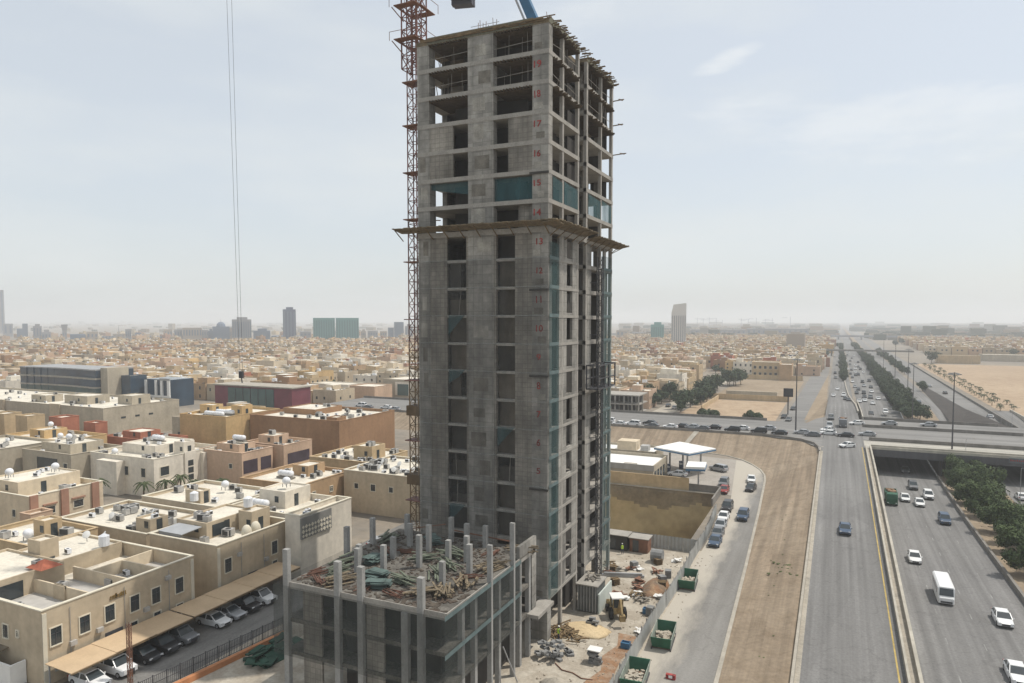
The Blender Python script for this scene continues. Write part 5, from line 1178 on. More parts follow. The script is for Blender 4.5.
skyt(175, 182, 327.5, 'grey', 'second of four beige-grey towers in a row on the skyline', 2600, bands=3)
skyt(184, 201, 326, 'beige', 'widest of four beige-grey towers in a row on the skyline', 2600, bands=7)
skyt(202, 208.5, 328, 'grey', 'rightmost of four beige-grey towers in a row on the skyline', 2600, bands=3)
skyt(213.5, 229, 325, 'blue', 'domed and spired tower on the skyline behind the crane ropes', 2500, 'dome', bands=5)
skyt(233, 251, 318.5, 'grey', 'broad grey tower on the skyline directly behind the hanging crane ropes', 2300, 'step', bands=9)
skyt(254, 270, 329, 'blue', 'low stepped blue-grey block right of the broad grey tower', 2500, 'step', bands=6)
skyt(272, 300, 334, 'blue', 'low wide podium at the foot of the dark blue tower', 2390, bands=8)
skyt(283.5, 296, 309, 'dark', 'dark blue tower, tallest on the left skyline', 2300, 'step', bands=4)
skyt(313.5, 335, 317, 'teal', 'left one of two wide teal glass slabs on the skyline', 2100, bands=9)
skyt(336, 359, 317, 'teal', 'right one of two wide teal glass slabs on the skyline', 2100, bands=9)
skyt(367.5, 378, 329.5, 'grey', 'small grey block right of the teal slabs', 2500, bands=4)
skyt(388, 394, 326.5, 'blue', 'lower one of two joined blue towers left of the crane mast', 2500, bands=2)
skyt(394, 404, 321, 'blue', 'taller one of two joined blue towers left of the crane mast', 2500, bands=4)
skyt(650.5, 664, 323.5, 'teal', 'teal block on the skyline right of the tower', 2000, 'step', bands=6)
skyt(671, 686, 312, 'pale', 'tall pale tower with a tapered top, right of the concrete tower', 1700, 'slant', bands=7)
for a, b, yt, m_, lab in ((43, 50, 330, 'grey', 'low grey block right of the slim towers on the far left'), (72, 84, 332, 'blue', 'low hazy blue block right of the flared tower'), (88, 97, 330, 'beige', 'low beige skyline block before the hazy low cluster'), (126, 131, 328, 'grey', 'thin grey tower inside the hazy low cluster'), (208.6, 213, 330, 'blue', 'thin block squeezed left of the domed tower'),
    (229, 233, 329, 'beige', 'narrow beige block between domed tower and broad grey tower'), (300, 311, 331, 'grey', 'low grey block left of the teal slabs'), (361, 366, 331, 'beige', 'tiny beige block touching the right teal slab'), (380, 387, 331, 'beige', 'low beige block before the joined blue towers'), (405, 413, 326, 'grey', 'grey tower block half behind the crane mast'), (616, 628, 330, 'beige', 'low beige block right beside the concrete tower on the skyline'), (632, 645, 332, 'grey', 'low grey block left of the teal block on the right skyline')):
    skyt(a, b, yt - 1, m_, lab, 2500, 'step' if a % 2 else None, bands=3)
mb = MB()
mbx = []
for (px, ht) in ((697, 320), (703, 321), (709, 319.5), (716, 321), (722, 322), (741, 320.5), (748, 321.5), (756, 320), (765, 321.5), (772, 320.5), (790, 319)):
    D = 3300; x, y = sky_pos(px, D); h = CAMH + (319.8 - ht) / F_PX * D + 6; t = thing('distant_crane', 'thin distant tower crane on the hazy skyline right of the pale tapered tower', 'crane', (x, y, 0), -math.atan2(x, y), 'distant cranes on the skyline')
    mb = MB(); mb.bar((0, 0, 0), (0, 0, h + 5), 1.3); part('mast', mb, M_far['dark'], t, world=False)
    mb = MB(); mb.bar((-12, 0, h), (34 if px % 2 else -34, 0, h), 1.1); part('jib', mb, M_far['dark'], t, world=False)
for (a, b, yt, lab) in ((690, 745, 328, 'long hazy grey unfinished block under the distant cranes, left part'), (748, 806, 327, 'long hazy grey unfinished block under the distant cranes, right part')):
    skyt(a, b, yt, 'grey', lab, 2900, bands=12, cat='building')
# far side: crossing bridge, gantry
mb = MB(); mb.box(-60, 70, 806, 812, 5.5, 7.3); fb = solo('footbridge', mb, M_paradk, 'dark bridge crossing the highway far away', 'bridge')
for x in (-20, -6, 22, 43): mb = MB(); mb.box(x, x + 1.4, 807, 811, 0, 5.5); part('pier', mb, M_paradk, fb)
mb = MB(); mb.box(-600, 900, 1500, 1515, 5, 8.5); fb = solo('far_viaduct', mb, M_far['grey'], 'long pale viaduct crossing near the horizon at the end of the highway', 'bridge')
for x in range(-80, 300, 40): mb = MB(); mb.box(x, x + 3, 1503, 1510, 0, 5); part('pier', mb, M_far['grey'], fb)
house(80, 112, 715, 730, 7, 'sandy', 'low sandy building just beyond the desert lot on the right', depth=.4, nac=0, name='low_building', cat='building')
house(122, 200, 770, 790, 6, 'grey', 'long grey shed at the far end of the desert lot', depth=.4, nac=0, name='shed', cat='building')
# ---------------------------------------------------------------- roof equipment
acm = []
def ac_proto(kind):
    t = bpy.data.objects.new('air_conditioner', None); mb = MB()
    w, d, h = ((1.05, .75, .95), (.95, .5, .7), (1.5, 1.1, 1.1))[kind]
    mb.box(-w / 2, w / 2, -d / 2, d / 2, .12, h); o = bpy.data.objects.new('air_conditioner', mb.mesh('air_conditioner', M_ac if kind != 1 else M_tank)); link(o)
    g = MB(); k = 10; g.v = [(math.cos(2 * math.pi * i / k) * d * .38, math.sin(2 * math.pi * i / k) * d * .38, h + .02) for i in range(k)]; g.f = [tuple(range(k))]; g.m = [0]; g.c = [None]
    part('fan_grille', g, M_acf, o, world=False)
    g = MB(); g.box(-w * .42, w * .42, -d / 2 - .02, -d / 2, .22, h - .1); part('side_grille', g, M_acf, o, world=False)
    bpy.data.objects.remove(t); return o
for o in (ac_proto(0), ac_proto(1), ac_proto(2)): acm.append(o)
used = set()
r4 = random.Random(3)
for (x, y, z, nm) in ACS[:295]:
    k = r4.choice((0, 0, 1, 1, 2)); src = acm[k]
    if k not in used: used.add(k); o = src
    else: o = dup(src)
    o.location = (x, y, z); o.rotation_euler = (0, 0, r4.choice((0, math.pi / 2, math.pi, .3, -.2)))
    kn = ('grey cube-shaped', 'small white', 'large grey')[k]
    tag(o, '%s cooling unit on the roof of the %s' % (kn, nm), 'air conditioner', '%s cooling units on the roof of the %s' % (kn, nm))
acol = {}
for (kind, x, y, z, own) in TANKS:
    if kind == 'sphere':
        t = thing('water_tank', 'x', 'water tank', (x, y, z)); mb = MB(); mb.sphere((0, 0, 1.05), .68, 14, 9, .95); smooth(part('tank_ball', mb, M_tank, t, world=False))
        mb = MB(); [mb.bar((math.cos(a) * .6, math.sin(a) * .6, 0), (math.cos(a) * .6, math.sin(a) * .6, .6), .09) for a in (.8, 2.4, 3.9, 5.5)]; part('tank_stand', mb, M_steel, t, world=False)
        lab = 'round white ball tank'
    elif kind == 'row':
        t = thing('water_tank', 'x', 'water tank', (x, y, z)); lab = 'ribbed silver-white lying tank'
        mb = MB()
        for k in range(4): mb.sphere((-1.2 + k * .8, 0, .95), .62, 10, 6, 1)
        mb.bar((-1.6, 0, .95), (1.6, 0, .95), 1.15, 12); smooth(part('tank_shell', mb, M_tank, t, world=False)); mb = MB(); mb.box(-1.9, 1.9, -.6, .6, 0, .3); part('tank_stand', mb, M_conc2, t, world=False)
    else:
        t = thing('water_tank', 'x', 'water tank', (x, y, z)); lab = 'short white drum tank'
        mb = MB(); mb.bar((0, 0, .1), (0, 0, 1.4), 1.3, 12); mb.bar((0, 0, 1.4), (0, 0, 1.65), 1.2, 12, w2=.4); part('tank_shell', mb, M_tank, t, world=False)
    s = '%s on the roof of the %s' % (lab, own); t['label'] = s
    k = acol.get(s, 0); acol[s] = k + 1
    if kind == 'row' and 'yellowish' in s: t['group'] = 'silver tanks on the yellowish building'
    elif k: t['label'] = s.replace('round white', 'second round white')
# satellite dishes on the crowded roof
for (x, y, z, hs) in [(-86, 112.5, 7.9, 'square beige house'), (-82, 114, 7.9, 'square beige house'), (-78, 113, 7.9, 'square beige house'), (-74.5, 114.5, 7.9, 'square beige house'), (-80, 118, 7.9, 'square beige house'), (-84.5, 118.5, 7.9, 'square beige house'), (-88.7, 60.9, 8.2, 'nearest beige villa'), (-91, 60, 8.2, 'nearest beige villa'), (-100, 70, 7.2, 'wide beige house'), (-96, 74, 7.2, 'wide beige house')]:
    t = thing('satellite_dish', 'pale satellite dish tilted skyward on the roof of the %s' % hs, 'satellite dish', (x, y, z), rnd.uniform(-.6, .6), 'satellite dishes on the %s' % hs)
    mb = MB(); k = 12
    rings = [[(math.cos(2 * math.pi * i / k) * r_, .5 * math.sin(2 * math.pi * i / k) * r_ - .2 + r_ * r_ * .25, 1.0 + math.sin(2 * math.pi * i / k) * r_ * .85) for i in range(k)] for r_ in (.55, .3, .02)]
    mb.loft(rings, cap=False); part('dish', mb, M_white, t, world=False); mb = MB(); mb.bar((0, 0, 0), (0, -.1, .9), .07); part('mast', mb, M_steel, t, world=False)

# ---------------------------------------------------------------- vehicles
PAINT = {'white': mat('paint_white', (.68, .68, .67), .35, .04, 1, spec=.5), 'black': mat('paint_black', (.018, .018, .02), .3, .05, 1, spec=.5), 'silver': mat('paint_silver', (.36, .37, .38), .35, .05, 1, metal=.3), 'grey': mat('paint_grey', (.13, .135, .14), .35, .05, 1, spec=.5), 'blue': mat('paint_blue', (.04, .07, .12), .35, .05, 1, spec=.5), 'red': mat('paint_red', (.25, .03, .025), .35, .05, 1)}
def sec(y, w, z0, z1, ch=.1): return [(-w, y, z0), (w, y, z0), (w, y, z1 - ch), (w - ch, y, z1), (-w + ch, y, z1), (-w, y, z1 - ch)]
def wheel(mb, x, y, r=.33, w=.22, mi=0): mb.bar((x - w / 2, y, r), (x + w / 2, y, r), 2 * r, 14, mi)
SPEC = {'sedan': dict(L=4.7, W=1.82, hood=.92, roof=1.45, body=[(-2.35, .72, .45, .82), (-2.2, .86, .3, .95), (-1.5, .9, .25, .98), (0, .91, .22, .95), (1.2, .9, .25, .93), (2.1, .85, .3, .80), (2.35, .7, .4, .68)], cab=[(-1.95, .95), (-1.15, 1.42), (.25, 1.45), (1.15, .93)]),
        'suv': dict(L=4.8, W=1.9, hood=1.1, roof=1.8, body=[(-2.4, .8, .5, 1.05), (-2.3, .92, .35, 1.12), (-1.4, .95, .3, 1.14), (0, .95, .3, 1.12), (1.3, .94, .3, 1.1), (2.2, .9, .35, .98), (2.4, .78, .45, .85)], cab=[(-2.28, 1.12), (-2.0, 1.74), (.45, 1.8), (1.25, 1.1)])}
def vehicle(kind, colr, detail=True):
    s = SPEC[kind]; P = PAINT[colr]
    bm_ = MB(); bm_.loft([sec(*b) for b in s['body']])
    (ya, za), (yb, zb), (yc, zc), (yd, zd) = s['cab']; w0, w1 = s['W'] / 2 - .06, s['W'] / 2 - .24
    gl = MB()
    gl.loft([[(-w0, ya, za - .06), (w0, ya, za - .06), (w0 - .02, ya + .02, za), (-w0 + .02, ya + .02, za)], [(-w0, yb, za - .06), (w0, yb, za - .06), (w1, yb, zb), (-w1, yb, zb)], [(-w0, yc, zd - .06), (w0, yc, zd - .06), (w1, yc, zc), (-w1, yc, zc)], [(-w0, yd, zd - .06), (w0, yd, zd - .06), (w0 - .02, yd - .02, zd), (-w0 + .02, yd - .02, zd)]])
    rf = MB(); rf.loft([[(-w1 - .03, yb - .05, zb - .04), (w1 + .03, yb - .05, zb - .04), (w1 - .03, yb, zb + .03), (-w1 + .03, yb, zb + .03)], [(-w1 - .03, yc + .05, zc - .04), (w1 + .03, yc + .05, zc - .04), (w1 - .03, yc, zc + .03), (-w1 + .03, yc, zc + .03)]])
    for sx in (-1, 1):
        for (p, q) in (((ya, za), (yb, zb)), ((yd, zd), (yc, zc)), (((yb + yc) / 2, za), ((yb + yc) / 2, (zb + zc) / 2))): rf.bar((sx * (w0 + .005), p[0], p[1] - .03), (sx * (w1 + .02), q[0], q[1]), .09)
    yw = s['L'] / 2 - .85
    if not detail:
        mb = MB()
        for part_, mi in ((bm_, 0), (gl, 1), (rf, 0)):
            n = len(mb.v); mb.v += part_.v; mb.f += [tuple(k + n for k in f) for f in part_.f]; mb.m += [mi] * len(part_.f); mb.c += [None] * len(part_.f)
        for x in (-s['W'] / 2 + .1, s['W'] / 2 - .1):
            for y in (-yw, yw): wheel(mb, x, y, mi=2)
        for x in (-.62, .62): mb.cbox(x, s['L'] / 2 - .06, .66, .32, .1, .16, mi=3); mb.cbox(x, -s['L'] / 2 + .03, .78, .3, .1, .14, mi=4)
        o = bpy.data.objects.new('car', mb.mesh('car', [P, M_glass, M_tyre, M_head, M_tail])); link(o); return o
    t = thing('car', 'car', 'car'); part('body', bm_, P, t, world=False); part('windows', gl, M_glass, t, world=False); part('roof', rf, P, t, world=False)
    for x in (-s['W'] / 2 + .1, s['W'] / 2 - .1):
        for y in (-yw, yw):
            mb = MB(); wheel(mb, 0, 0); mb.v = [(a, b, c) for a, b, c in mb.v]
            o = part('wheel', mb, M_tyre, t, world=False); o.location = (x, y, 0)
            mb = MB(); sg = 1 if x > 0 else -1; mb.bar((sg * .1, 0, .33), (sg * .125, 0, .33), .4, 10); part('rim', mb, M_rim, o, world=False)
    z_h = s['body'][-2][3]
    for x in (-.66, .66):
        mb = MB(); mb.cbox(x, s['L'] / 2 - .1, z_h - .12, .34, .16, .16); part('headlight', mb, M_head, t, world=False)
        mb = MB(); mb.cbox(x * 1.08, -s['L'] / 2 + .06, s['body'][1][3] - .14, .3, .12, .16); part('tail_light', mb, M_tail, t, world=False)
    for x in (-1, 1): mb = MB(); mb.cbox(x * (s['W'] / 2 + .08), yd - .25, zd + .08, .18, .1, .14); part('mirror', mb, P, t, world=False)
    mb = MB(); mb.box(-.45, .45, s['L'] / 2 - .04, s['L'] / 2 + .01, .42, z_h - .16); part('grille', mb, M_dsteel, t, world=False)
    return t
PROTO = {}; FIRST = set()
def place(kind, colr, x, y, z, rz, label, group=None, detail=None, cat=None):
    if detail is None: detail = y < 235
    key = (kind, colr, detail)
    if key not in PROTO: PROTO[key] = vehicle(kind, colr, detail) if kind in SPEC else BIG[kind](colr); o = PROTO[key]
    else: o = dup(PROTO[key])
    o.location = (x, y, z); o.rotation_euler = (0, 0, rz)
    for k in ('group',):
        if k in o.keys(): del o[k]
    o['label'] = label; o['category'] = cat or ('car' if kind in SPEC else kind)
    if group: o['group'] = group
    return o
def minibus(colr):
    t = thing('minibus', 'x', 'minibus'); P = PAINT[colr]
    mb = MB(); mb.loft([sec(-3.4, .9, .5, 2.4, .15), sec(-3.3, 1.0, .35, 2.6, .2), sec(2.3, 1.0, .35, 2.6, .2), sec(2.9, .98, .35, 2.45, .2), sec(3.2, .95, .35, 1.3, .12), sec(3.45, .85, .4, 1.1, .1)]); part('body', mb, P, t, world=False)
    for x in (-1.012, 1.0): mb = MB(); mb.box(x, x + .012, -3.0, 2.2, 1.35, 2.1); part('side_windows', mb, M_glass, t, world=False)
    mb = MB(); mb.quad((-.84, 3.235, 1.38), (.84, 3.235, 1.38), (.8, 2.945, 2.3), (-.8, 2.945, 2.3)); part('windscreen', mb, M_glass, t, world=False)
    mb = MB(); mb.box(-.8, .8, -3.42, -3.4, 1.4, 2.1); part('rear_window', mb, M_glass, t, world=False)
    for x in (-.85, .85):
        for y in (-2.1, 2.1):
            mb = MB(); wheel(mb, x, y, .38, .26); part('wheel', mb, M_tyre, t, world=False)
        mb = MB(); mb.cbox(x * .8, 3.42, .85, .3, .12, .2); part('headlight', mb, M_head, t, world=False)
    mb = MB(); mb.box(-.7, .7, 3.43, 3.47, .45, .7); part('bumper', mb, M_dsteel, t, world=False); return t
def truck(colr):
    t = thing('truck', 'x', 'truck'); P = PAINT[colr] if colr in PAINT else M_green
    mb = MB(); mb.loft([sec(1.4, 1.1, .6, 2.7, .1), sec(3.1, 1.1, .55, 2.6, .2), sec(3.4, 1.05, .5, 1.6, .1)]); part('cab', mb, P, t, world=False)
    mb = MB(); mb.quad((-.95, 3.38, 1.65), (.95, 3.38, 1.65), (.92, 3.14, 2.45), (-.92, 3.14, 2.45)); part('windscreen', mb, M_glass, t, world=False)
    mb = MB(); shell(mb, -1.2, 1.2, -3.6, 1.2, .95, 2.5, .3, .1, 0, 0); part('load_box', mb, P, t, world=False)
    mb = MB(); 
    for k in range(14): mb.cbox(rnd.uniform(-.8, .8), rnd.uniform(-3, .7), 2.3 + rnd.random() * .25, .7, .9, .3, rnd.uniform(0, 3), rnd.uniform(-.3, .3))
    part('load', mb, M_pile, t, world=False)
    mb = MB(); mb.box(-.5, .5, -3.5, 3.0, .5, .95); part('chassis', mb, M_dsteel, t, world=False)
    for x in (-.98, .98):
        for y in (-2.6, -1.5, 2.4): mb = MB(); wheel(mb, x, y, .48, .3); part('wheel', mb, M_tyre, t, world=False)
        mb = MB(); mb.cbox(x * .8, 3.42, .8, .3, .08, .18); part('headlight', mb, M_head, t, world=False)
    return t
BIG = {'minibus': minibus, 'truck': truck}
pi = math.pi
# on the raised road, the underpass and the opposite carriageway
place('sedan', 'blue', 1.9, 129.5, z_up(129.5), pi, 'dark blue sedan alone on the raised road above the sand slope')
U = lambda y: z_un(y) + .015
place('truck', 'green', 11.6, 174.5, U(174), pi, 'dark green truck coming out of the underpass beside the divider wall')
place('suv', 'grey', 17.3, 192, U(192), pi, 'dark grey off-roader just leaving the shade of the overpass')
place('sedan', 'white', 14.6, 178.4, U(178), pi, 'white car immediately right of the green truck')
place('sedan', 'white', 17.1, 174.8, U(175), pi, 'white car ahead of the dark off-roader, middle lane below the overpass')
place('suv', 'white', 19.6, 183, U(183), pi, 'white off-roader nearest the trees just below the overpass')
place('suv', 'blue', 20.1, 160.5, U(160), pi, 'dark blue off-roader beside the tree strip barrier')
place('sedan', 'white', 12.2, 129.6, U(129), pi, 'white sedan ahead of the minibus in the lane by the divider')
place('minibus', 'white', 14.2, 112.3, U(112), pi, 'white minibus driving towards the camera on the underpass road')
place('sedan', 'white', 19.9, 105.6, U(105), pi, 'white sedan near the right barrier, ahead and right of the minibus')
place('sedan', 'white', 18.2, 88.8, U(89), pi, 'white sedan at the bottom right corner of the picture')
place('sedan', 'white', 35.6 + 3, 191.1, U(191), 0, 'white car half hidden behind the roadside trees at the right edge')
place('sedan', 'grey', 17.2, 212, U(212), pi, 'grey car in the dark under the overpass')
# junction and the queue on the cross road
Z4 = ZUP + .004
J = [('sedan', 'white', 3.0, 206.0, 2.35, 'white sedan turning alone at the near side of the junction'), ('sedan', 'black', 2.8, 224.4, pi / 2, 'black sedan in the centre of the junction'),
 ('sedan', 'white', -1.8, 226.4, pi / 2, 'white sedan left of the black one at the junction centre'), ('sedan', 'white', -2.0, 233, 2.2, 'white sedan turning behind another white one at the junction'), ('suv', 'silver', -1.6, 241.5, pi, 'silver off-roader waiting to enter the junction from behind'),
 ('truck', 'grey', 2.2, 246, pi, 'grey truck with a load waiting at the back of the junction'), ('suv', 'grey', -1.4, 262, pi, 'dark grey off-roader behind the cars entering the junction'),
 ('sedan', 'white', 6.3, 252, 2.0, 'white car turning by the end of the rear parapet'), ('sedan', 'silver', 8.6, 229, pi / 2, 'silver sedan just right of the junction on the bridge'),
 ('sedan', 'silver', -8.9, 224.6, pi / 2, 'silver sedan beside the lamp post left of the junction'), ('sedan', 'grey', -6.0, 221.4, pi / 2, 'grey sedan overlapping the silver one left of the junction'),
 ('sedan', 'silver', 15.9, 256.0, pi / 2, 'silver car on the rear lane of the bridge'), ('sedan', 'silver', 27, 257.5, pi / 2, 'pale car on the rear lane of the bridge, farther right')]
for k, c, x, y, rz, lab in J: place(k, c, x, y, Z4, rz, lab, detail=y < 230)
Q = [('sedan', 'black', -15.0, 221), ('sedan', 'silver', -18.8, 228.7), ('suv', 'black', -20.8, 221.2), ('sedan', 'white', -26.2, 225.3), ('suv', 'black', -28.4, 220.4), ('sedan', 'black', -34.4, 223.5), ('sedan', 'grey', -37.3, 220.1), ('sedan', 'silver', -40.6, 221.6),
     ('sedan', 'black', -44.0, 221.8), ('sedan', 'white', -47.0, 219.0), ('sedan', 'grey', -52.8, 218.9), ('sedan', 'black', -54.9, 224.5), ('suv', 'white', -59.2, 220.0), ('sedan', 'white', -63.4, 218.6), ('suv', 'white', -68.5, 222.8), ('sedan', 'silver', -150.5, 219), ('sedan', 'white', -156.5, 222), ('sedan', 'grey', -163, 219), ('suv', 'white', -169, 223)]
qn = {'black': 0, 'white': 0, 'silver': 0, 'grey': 0}
ordw = ['first', 'second', 'third', 'fourth', 'fifth', 'sixth', 'seventh', 'eighth']
for k, c, x, y in Q:
    if x > -100: lab = '%s %s car, counted leftwards from the lamp post, in the cross road queue' % (ordw[qn[c]], c); qn[c] += 1
    else: lab = '%s %s on the cross road left of the crane mast' % (c, 'off-roader' if k == 'suv' else 'sedan, %s' % ('leftmost' if x < -160 else ('middle' if x < -155 else 'rightmost')))
    place(k, c, x, y, Z4, pi / 2, lab, 'queue of cars on the cross road')
# far highway
FARC = [(-1.0, 541.7, 'black'), (-.6, 500, 'grey'), (.6, 418, 'white'), (-1.2, 379, 'white'), (3.4, 381, 'white'), (3.9, 357, 'black'), (5.2, 350, 'black'), (9.6, 399.4, 'black'), (12.9, 401, 'black'), (12.6, 381, 'black'), (9.9, 359, 'white'), (12.2, 364, 'white'), (15.2, 379.5, 'grey'), (15.1, 353, 'white'), (18.3, 375, 'white'), (12.9, 314, 'black'), (18.4, 321, 'white'), (17.6, 438, 'black'), (9.5, 438, 'silver'), (8.8, 472, 'white'), (14.2, 471, 'black'), (9.4, 509, 'grey'), (11.6, 528, 'black'), (12.1, 558, 'white'), (13.5, 534, 'black'), (10, 584, 'black'), (12.9, 598, 'white'), (15.6, 624, 'black'), (16.3, 593, 'black'), (11, 711, 'black'), (7.7, 700, 'white'), (8.7, 541, 'black'), (7.3, 589, 'white'),
        (16.8, 410, 'white'), (10.9, 421, 'black'), (14.3, 445, 'silver'), (18.2, 482, 'black'), (17.5, 560, 'white'), (14, 640, 'white'), (10, 655, 'grey'), (17, 690, 'black'), (13, 760, 'black'), (16, 820, 'white'), (10, 830, 'black'), (12, 900, 'white'), (0, 640, 'black'), (-1.5, 800, 'white'), (1.5, 700, 'grey')]
for i, (x, y, c) in enumerate(FARC):
    side = 'left of the yellow divider' if x < 6 else 'lanes beside the long tree row'
    zz = z_up(y) if x < 6 else max(z_un(y), 0) + .03
    dn = 'nearest the overpass' if y < 400 else ('middle distance' if y < 560 else 'far off')
    place('sedan' if i % 4 else 'suv', c, x, y, zz, pi, 'tiny %s %s on the highway %s, %s' % (c, 'sedan' if i % 4 else 'off-roader', side, dn), '%s %ss on the far highway %s %s' % (c, 'sedan' if i % 4 else 'off-roader', side, dn))
for x, y, c, lab in ((34.1, 568, 'black', 'farthest of the dark cars beyond the tree row'), (32.6, 528, 'grey', 'dark grey car beyond the tree row, second farthest'), (34, 455, 'black', 'black car alone beyond the tree row near a tall lamp'), (34.2, 366, 'blue', 'dark blue car right of the end of the tree row'), (48, 459, 'silver', 'silver car on the far right side road above the dark stone slope'), (50.8, 419, 'black', 'black car on the far right side road above the dark stone slope'), (54.2, 322, 'silver', 'silver car on the far right side road nearest the bridge')):
    place('sedan', c, x, y, .04, 0, lab)
place('sedan', 'black', -18.1, 289, .03, pi - .1, 'black car on the left side road nearest the cross road')
place('sedan', 'grey', -16.0, 281.5, .03, pi - .1, 'dark grey car following down the left side road by the lamp post')
place('sedan', 'black', -16.4, 317, .03, pi - .1, 'black car farther up the left side road')
for i, (x, y, c) in enumerate(((-62.6, 300, 'white'), (-66.6, 306, 'grey'), (-63, 318, 'white'), (-67.2, 340, 'silver'), (-63, 356, 'red'), (-67, 372, 'white'), (-62.8, 330, 'black'))):
    place('sedan', c, x, y, .03, 0, '%s car parked in the district street left of the sandy lot' % c, 'cars in the district street')
# service road: parked row and moving cars
for x, y, c, k, lab in ((-19.2, 143.5, 'black', 'suv', 'black off-roader at the far end of the cars parked by the pit'), (-18.9, 136.2, 'white', 'sedan', 'white sedan parked by the pit, second from the far end'), (-18.6, 130.5, 'silver', 'sedan', 'silver sedan parked in the middle of the row by the pit'), (-18.3, 125.3, 'grey', 'sedan', 'grey sedan parked second from the near end by the pit'), (-18.0, 120.4, 'blue', 'sedan', 'dark blue sedan parked nearest in the row by the pit'),
                     (-21.9, 158.2, 'red', 'sedan', 'dark red car parked at the forecourt edge'), (-22.9, 164.5, 'grey', 'suv', 'grey off-roader parked behind the dark red car')):
    place(k, c, x, y, .03, pi, lab, 'cars parked along the service road')
place('suv', 'blue', -15.6, 138.3, .03, pi, 'dark blue off-roader driving down the service road')
place('sedan', 'black', -16.8, 162.6, .03, pi - .1, 'black car following on the service road bend')
place('sedan', 'white', -17.6, 171.3, .03, pi + .1, 'white car farthest up the service road bend')
place('suv', 'silver', -26.4, 180.2, .03, pi / 2 - .5, 'silver off-roader standing beside the petrol station canopy')
place('sedan', 'white', -34.6, 170, .03, pi / 2, 'white sedan stopped on the forecourt left of the small canopy')
place('sedan', 'black', -37.8, 158.8, .03, 0, 'black car parked at the workshop doors')
# carport cars
CP = [(45.9, 'sedan', 'white', 'first'), (48.8, 'suv', 'white', 'second'), (52.0, 'sedan', 'black', 'third'), (54.3, 'suv', 'black', 'fourth'), (56.9, 'suv', 'grey', 'fifth'), (61.9, 'sedan', 'white', 'sixth'), (64.3, 'sedan', 'silver', 'seventh'), (66.8, 'suv', 'black', 'eighth'), (69.6, 'suv', 'white', 'ninth')]
for y, k, c, nth in CP: place(k, c, -69.9, y, .02, -pi / 2, '%s %s in the carport row, %s from the near end' % (c, 'off-roader' if k == 'suv' else 'sedan', nth), 'cars under the carports')
place('sedan', 'silver', -69.5, 96, .02, 0, 'silver car seen behind the podium column stubs'); place('sedan', 'red', -66.5, 99, .02, 0, 'red car seen behind the podium column stubs')
# ---------------------------------------------------------------- carports, fences, street things
for i, (y0, y1, lab) in enumerate(((43.4, 58.1, 'nearest tan carport roof, two panels long'), (58.3, 68.3, 'middle tan carport roof'), (68.0, 76.5, 'farthest tan carport roof'))):
    t = thing('carport', lab, 'carport', (-71, (y0 + y1) / 2, 0)); zt = (2.45, 2.5, 2.6)[i]
    n = 3 if i == 0 else 2
    for k in range(n):
        a, b = y0 + (y1 - y0) * k / n, y0 + (y1 - y0) * (k + 1) / n; dz = .05 * (k % 2)
        mb = MB(); mb.loft([[(-73.2, a, zt + .12 + dz), (-69.0, a, zt + dz), (-69.0, a, zt + .08 + dz), (-73.2, a, zt + .2 + dz)], [(-73.2, b - .02, zt + .12 + dz), (-69.0, b - .02, zt + dz), (-69.0, b - .02, zt + .08 + dz), (-73.2, b - .02, zt + .2 + dz)]]); part('roof_sheet', mb, M_canopy, t)
    mb = MB(); mb.box(-69.1, -68.98, y0, y1, zt - .14, zt - .02); part('edge_beam', mb, M_wood, t)
    for y in (y0 + .3, (y0 + y1) / 2, y1 - .3): mb = MB(); mb.bar((-73, y, 0), (-73, y, zt + .1), .12); part('post', mb, M_steel, t); 
t = thing('railing_fence', 'dark metal railing fence between the side street and the podium', 'fence', (-61.5, 56, 0))
a0, a1 = Vector((-62.6, 46, 0)), Vector((-60.6, 64, 0))
def lerp(k): return a0 + (a1 - a0) * k
for k in range(13):
    p = lerp(k / 12); mb = MB(); mb.bar(p, p + Vector((0, 0, 1.9)), .09); part('post', mb, M_dsteel, t)
for k in range(12):
    mb = MB(); p, q = lerp(k / 12), lerp((k + 1) / 12)
    for z in (.2, 1.0, 1.75): mb.bar(p + Vector((0, 0, z)), q + Vector((0, 0, z)), .05)
    for j in range(1, 7): r_ = p + (q - p) * j / 7; mb.bar(r_ + Vector((0, 0, .2)), r_ + Vector((0, 0, 1.75)), .035)
    part('railing_panel', mb, M_dsteel, t)
mb = MB(); mb.loft([[(-61.9, 46, 0), (-61.2, 46, 0), (-61.3, 46, .55), (-61.8, 46, .55)], [(-59.9, 64, 0), (-59.2, 64, 0), (-59.3, 64, .55), (-59.8, 64, .55)]]); solo('plastic_barrier', mb, M_orange, 'line of orange plastic barriers behind the dark railing fence', 'barrier')
mb = MB()
for k in range(34): mb.cbox(rnd.uniform(-59.0, -56), rnd.uniform(55.5, 62), rnd.uniform(.1, .8), rnd.uniform(.8, 2), rnd.uniform(.6, 1.6), .15, rnd.uniform(0, 3), rnd.uniform(-.5, .5))
solo('tarpaulin_heap', mb, mat('green_tarp', (.02, .06, .04), .8, .4, .7), 'heap of dark green tarpaulin and netting beside the orange barriers', 'tarpaulin')
mb = MB(); lattice(mb, -66.0, 47.6, 0, 6.6, .17, .5, .05, .035); solo('lattice_pole', mb, M_rust, 'slender rusty lattice pole standing in front of the nearest carport', 'pole')
t = thing('boundary_wall', 'white-grey boundary wall at the bottom left corner beside the nearest villa', 'wall', (-79, 41, 0)); mb = MB(); mb.box(-90, -76.4, 41.8, 42.05, 0, 2.4); part('wall_panel', mb, M_white, t); mb = MB(); mb.box(-76.65, -76.4, 42.05, 43.4, 0, 2.4); part('wall_panel', mb, M_white, t)
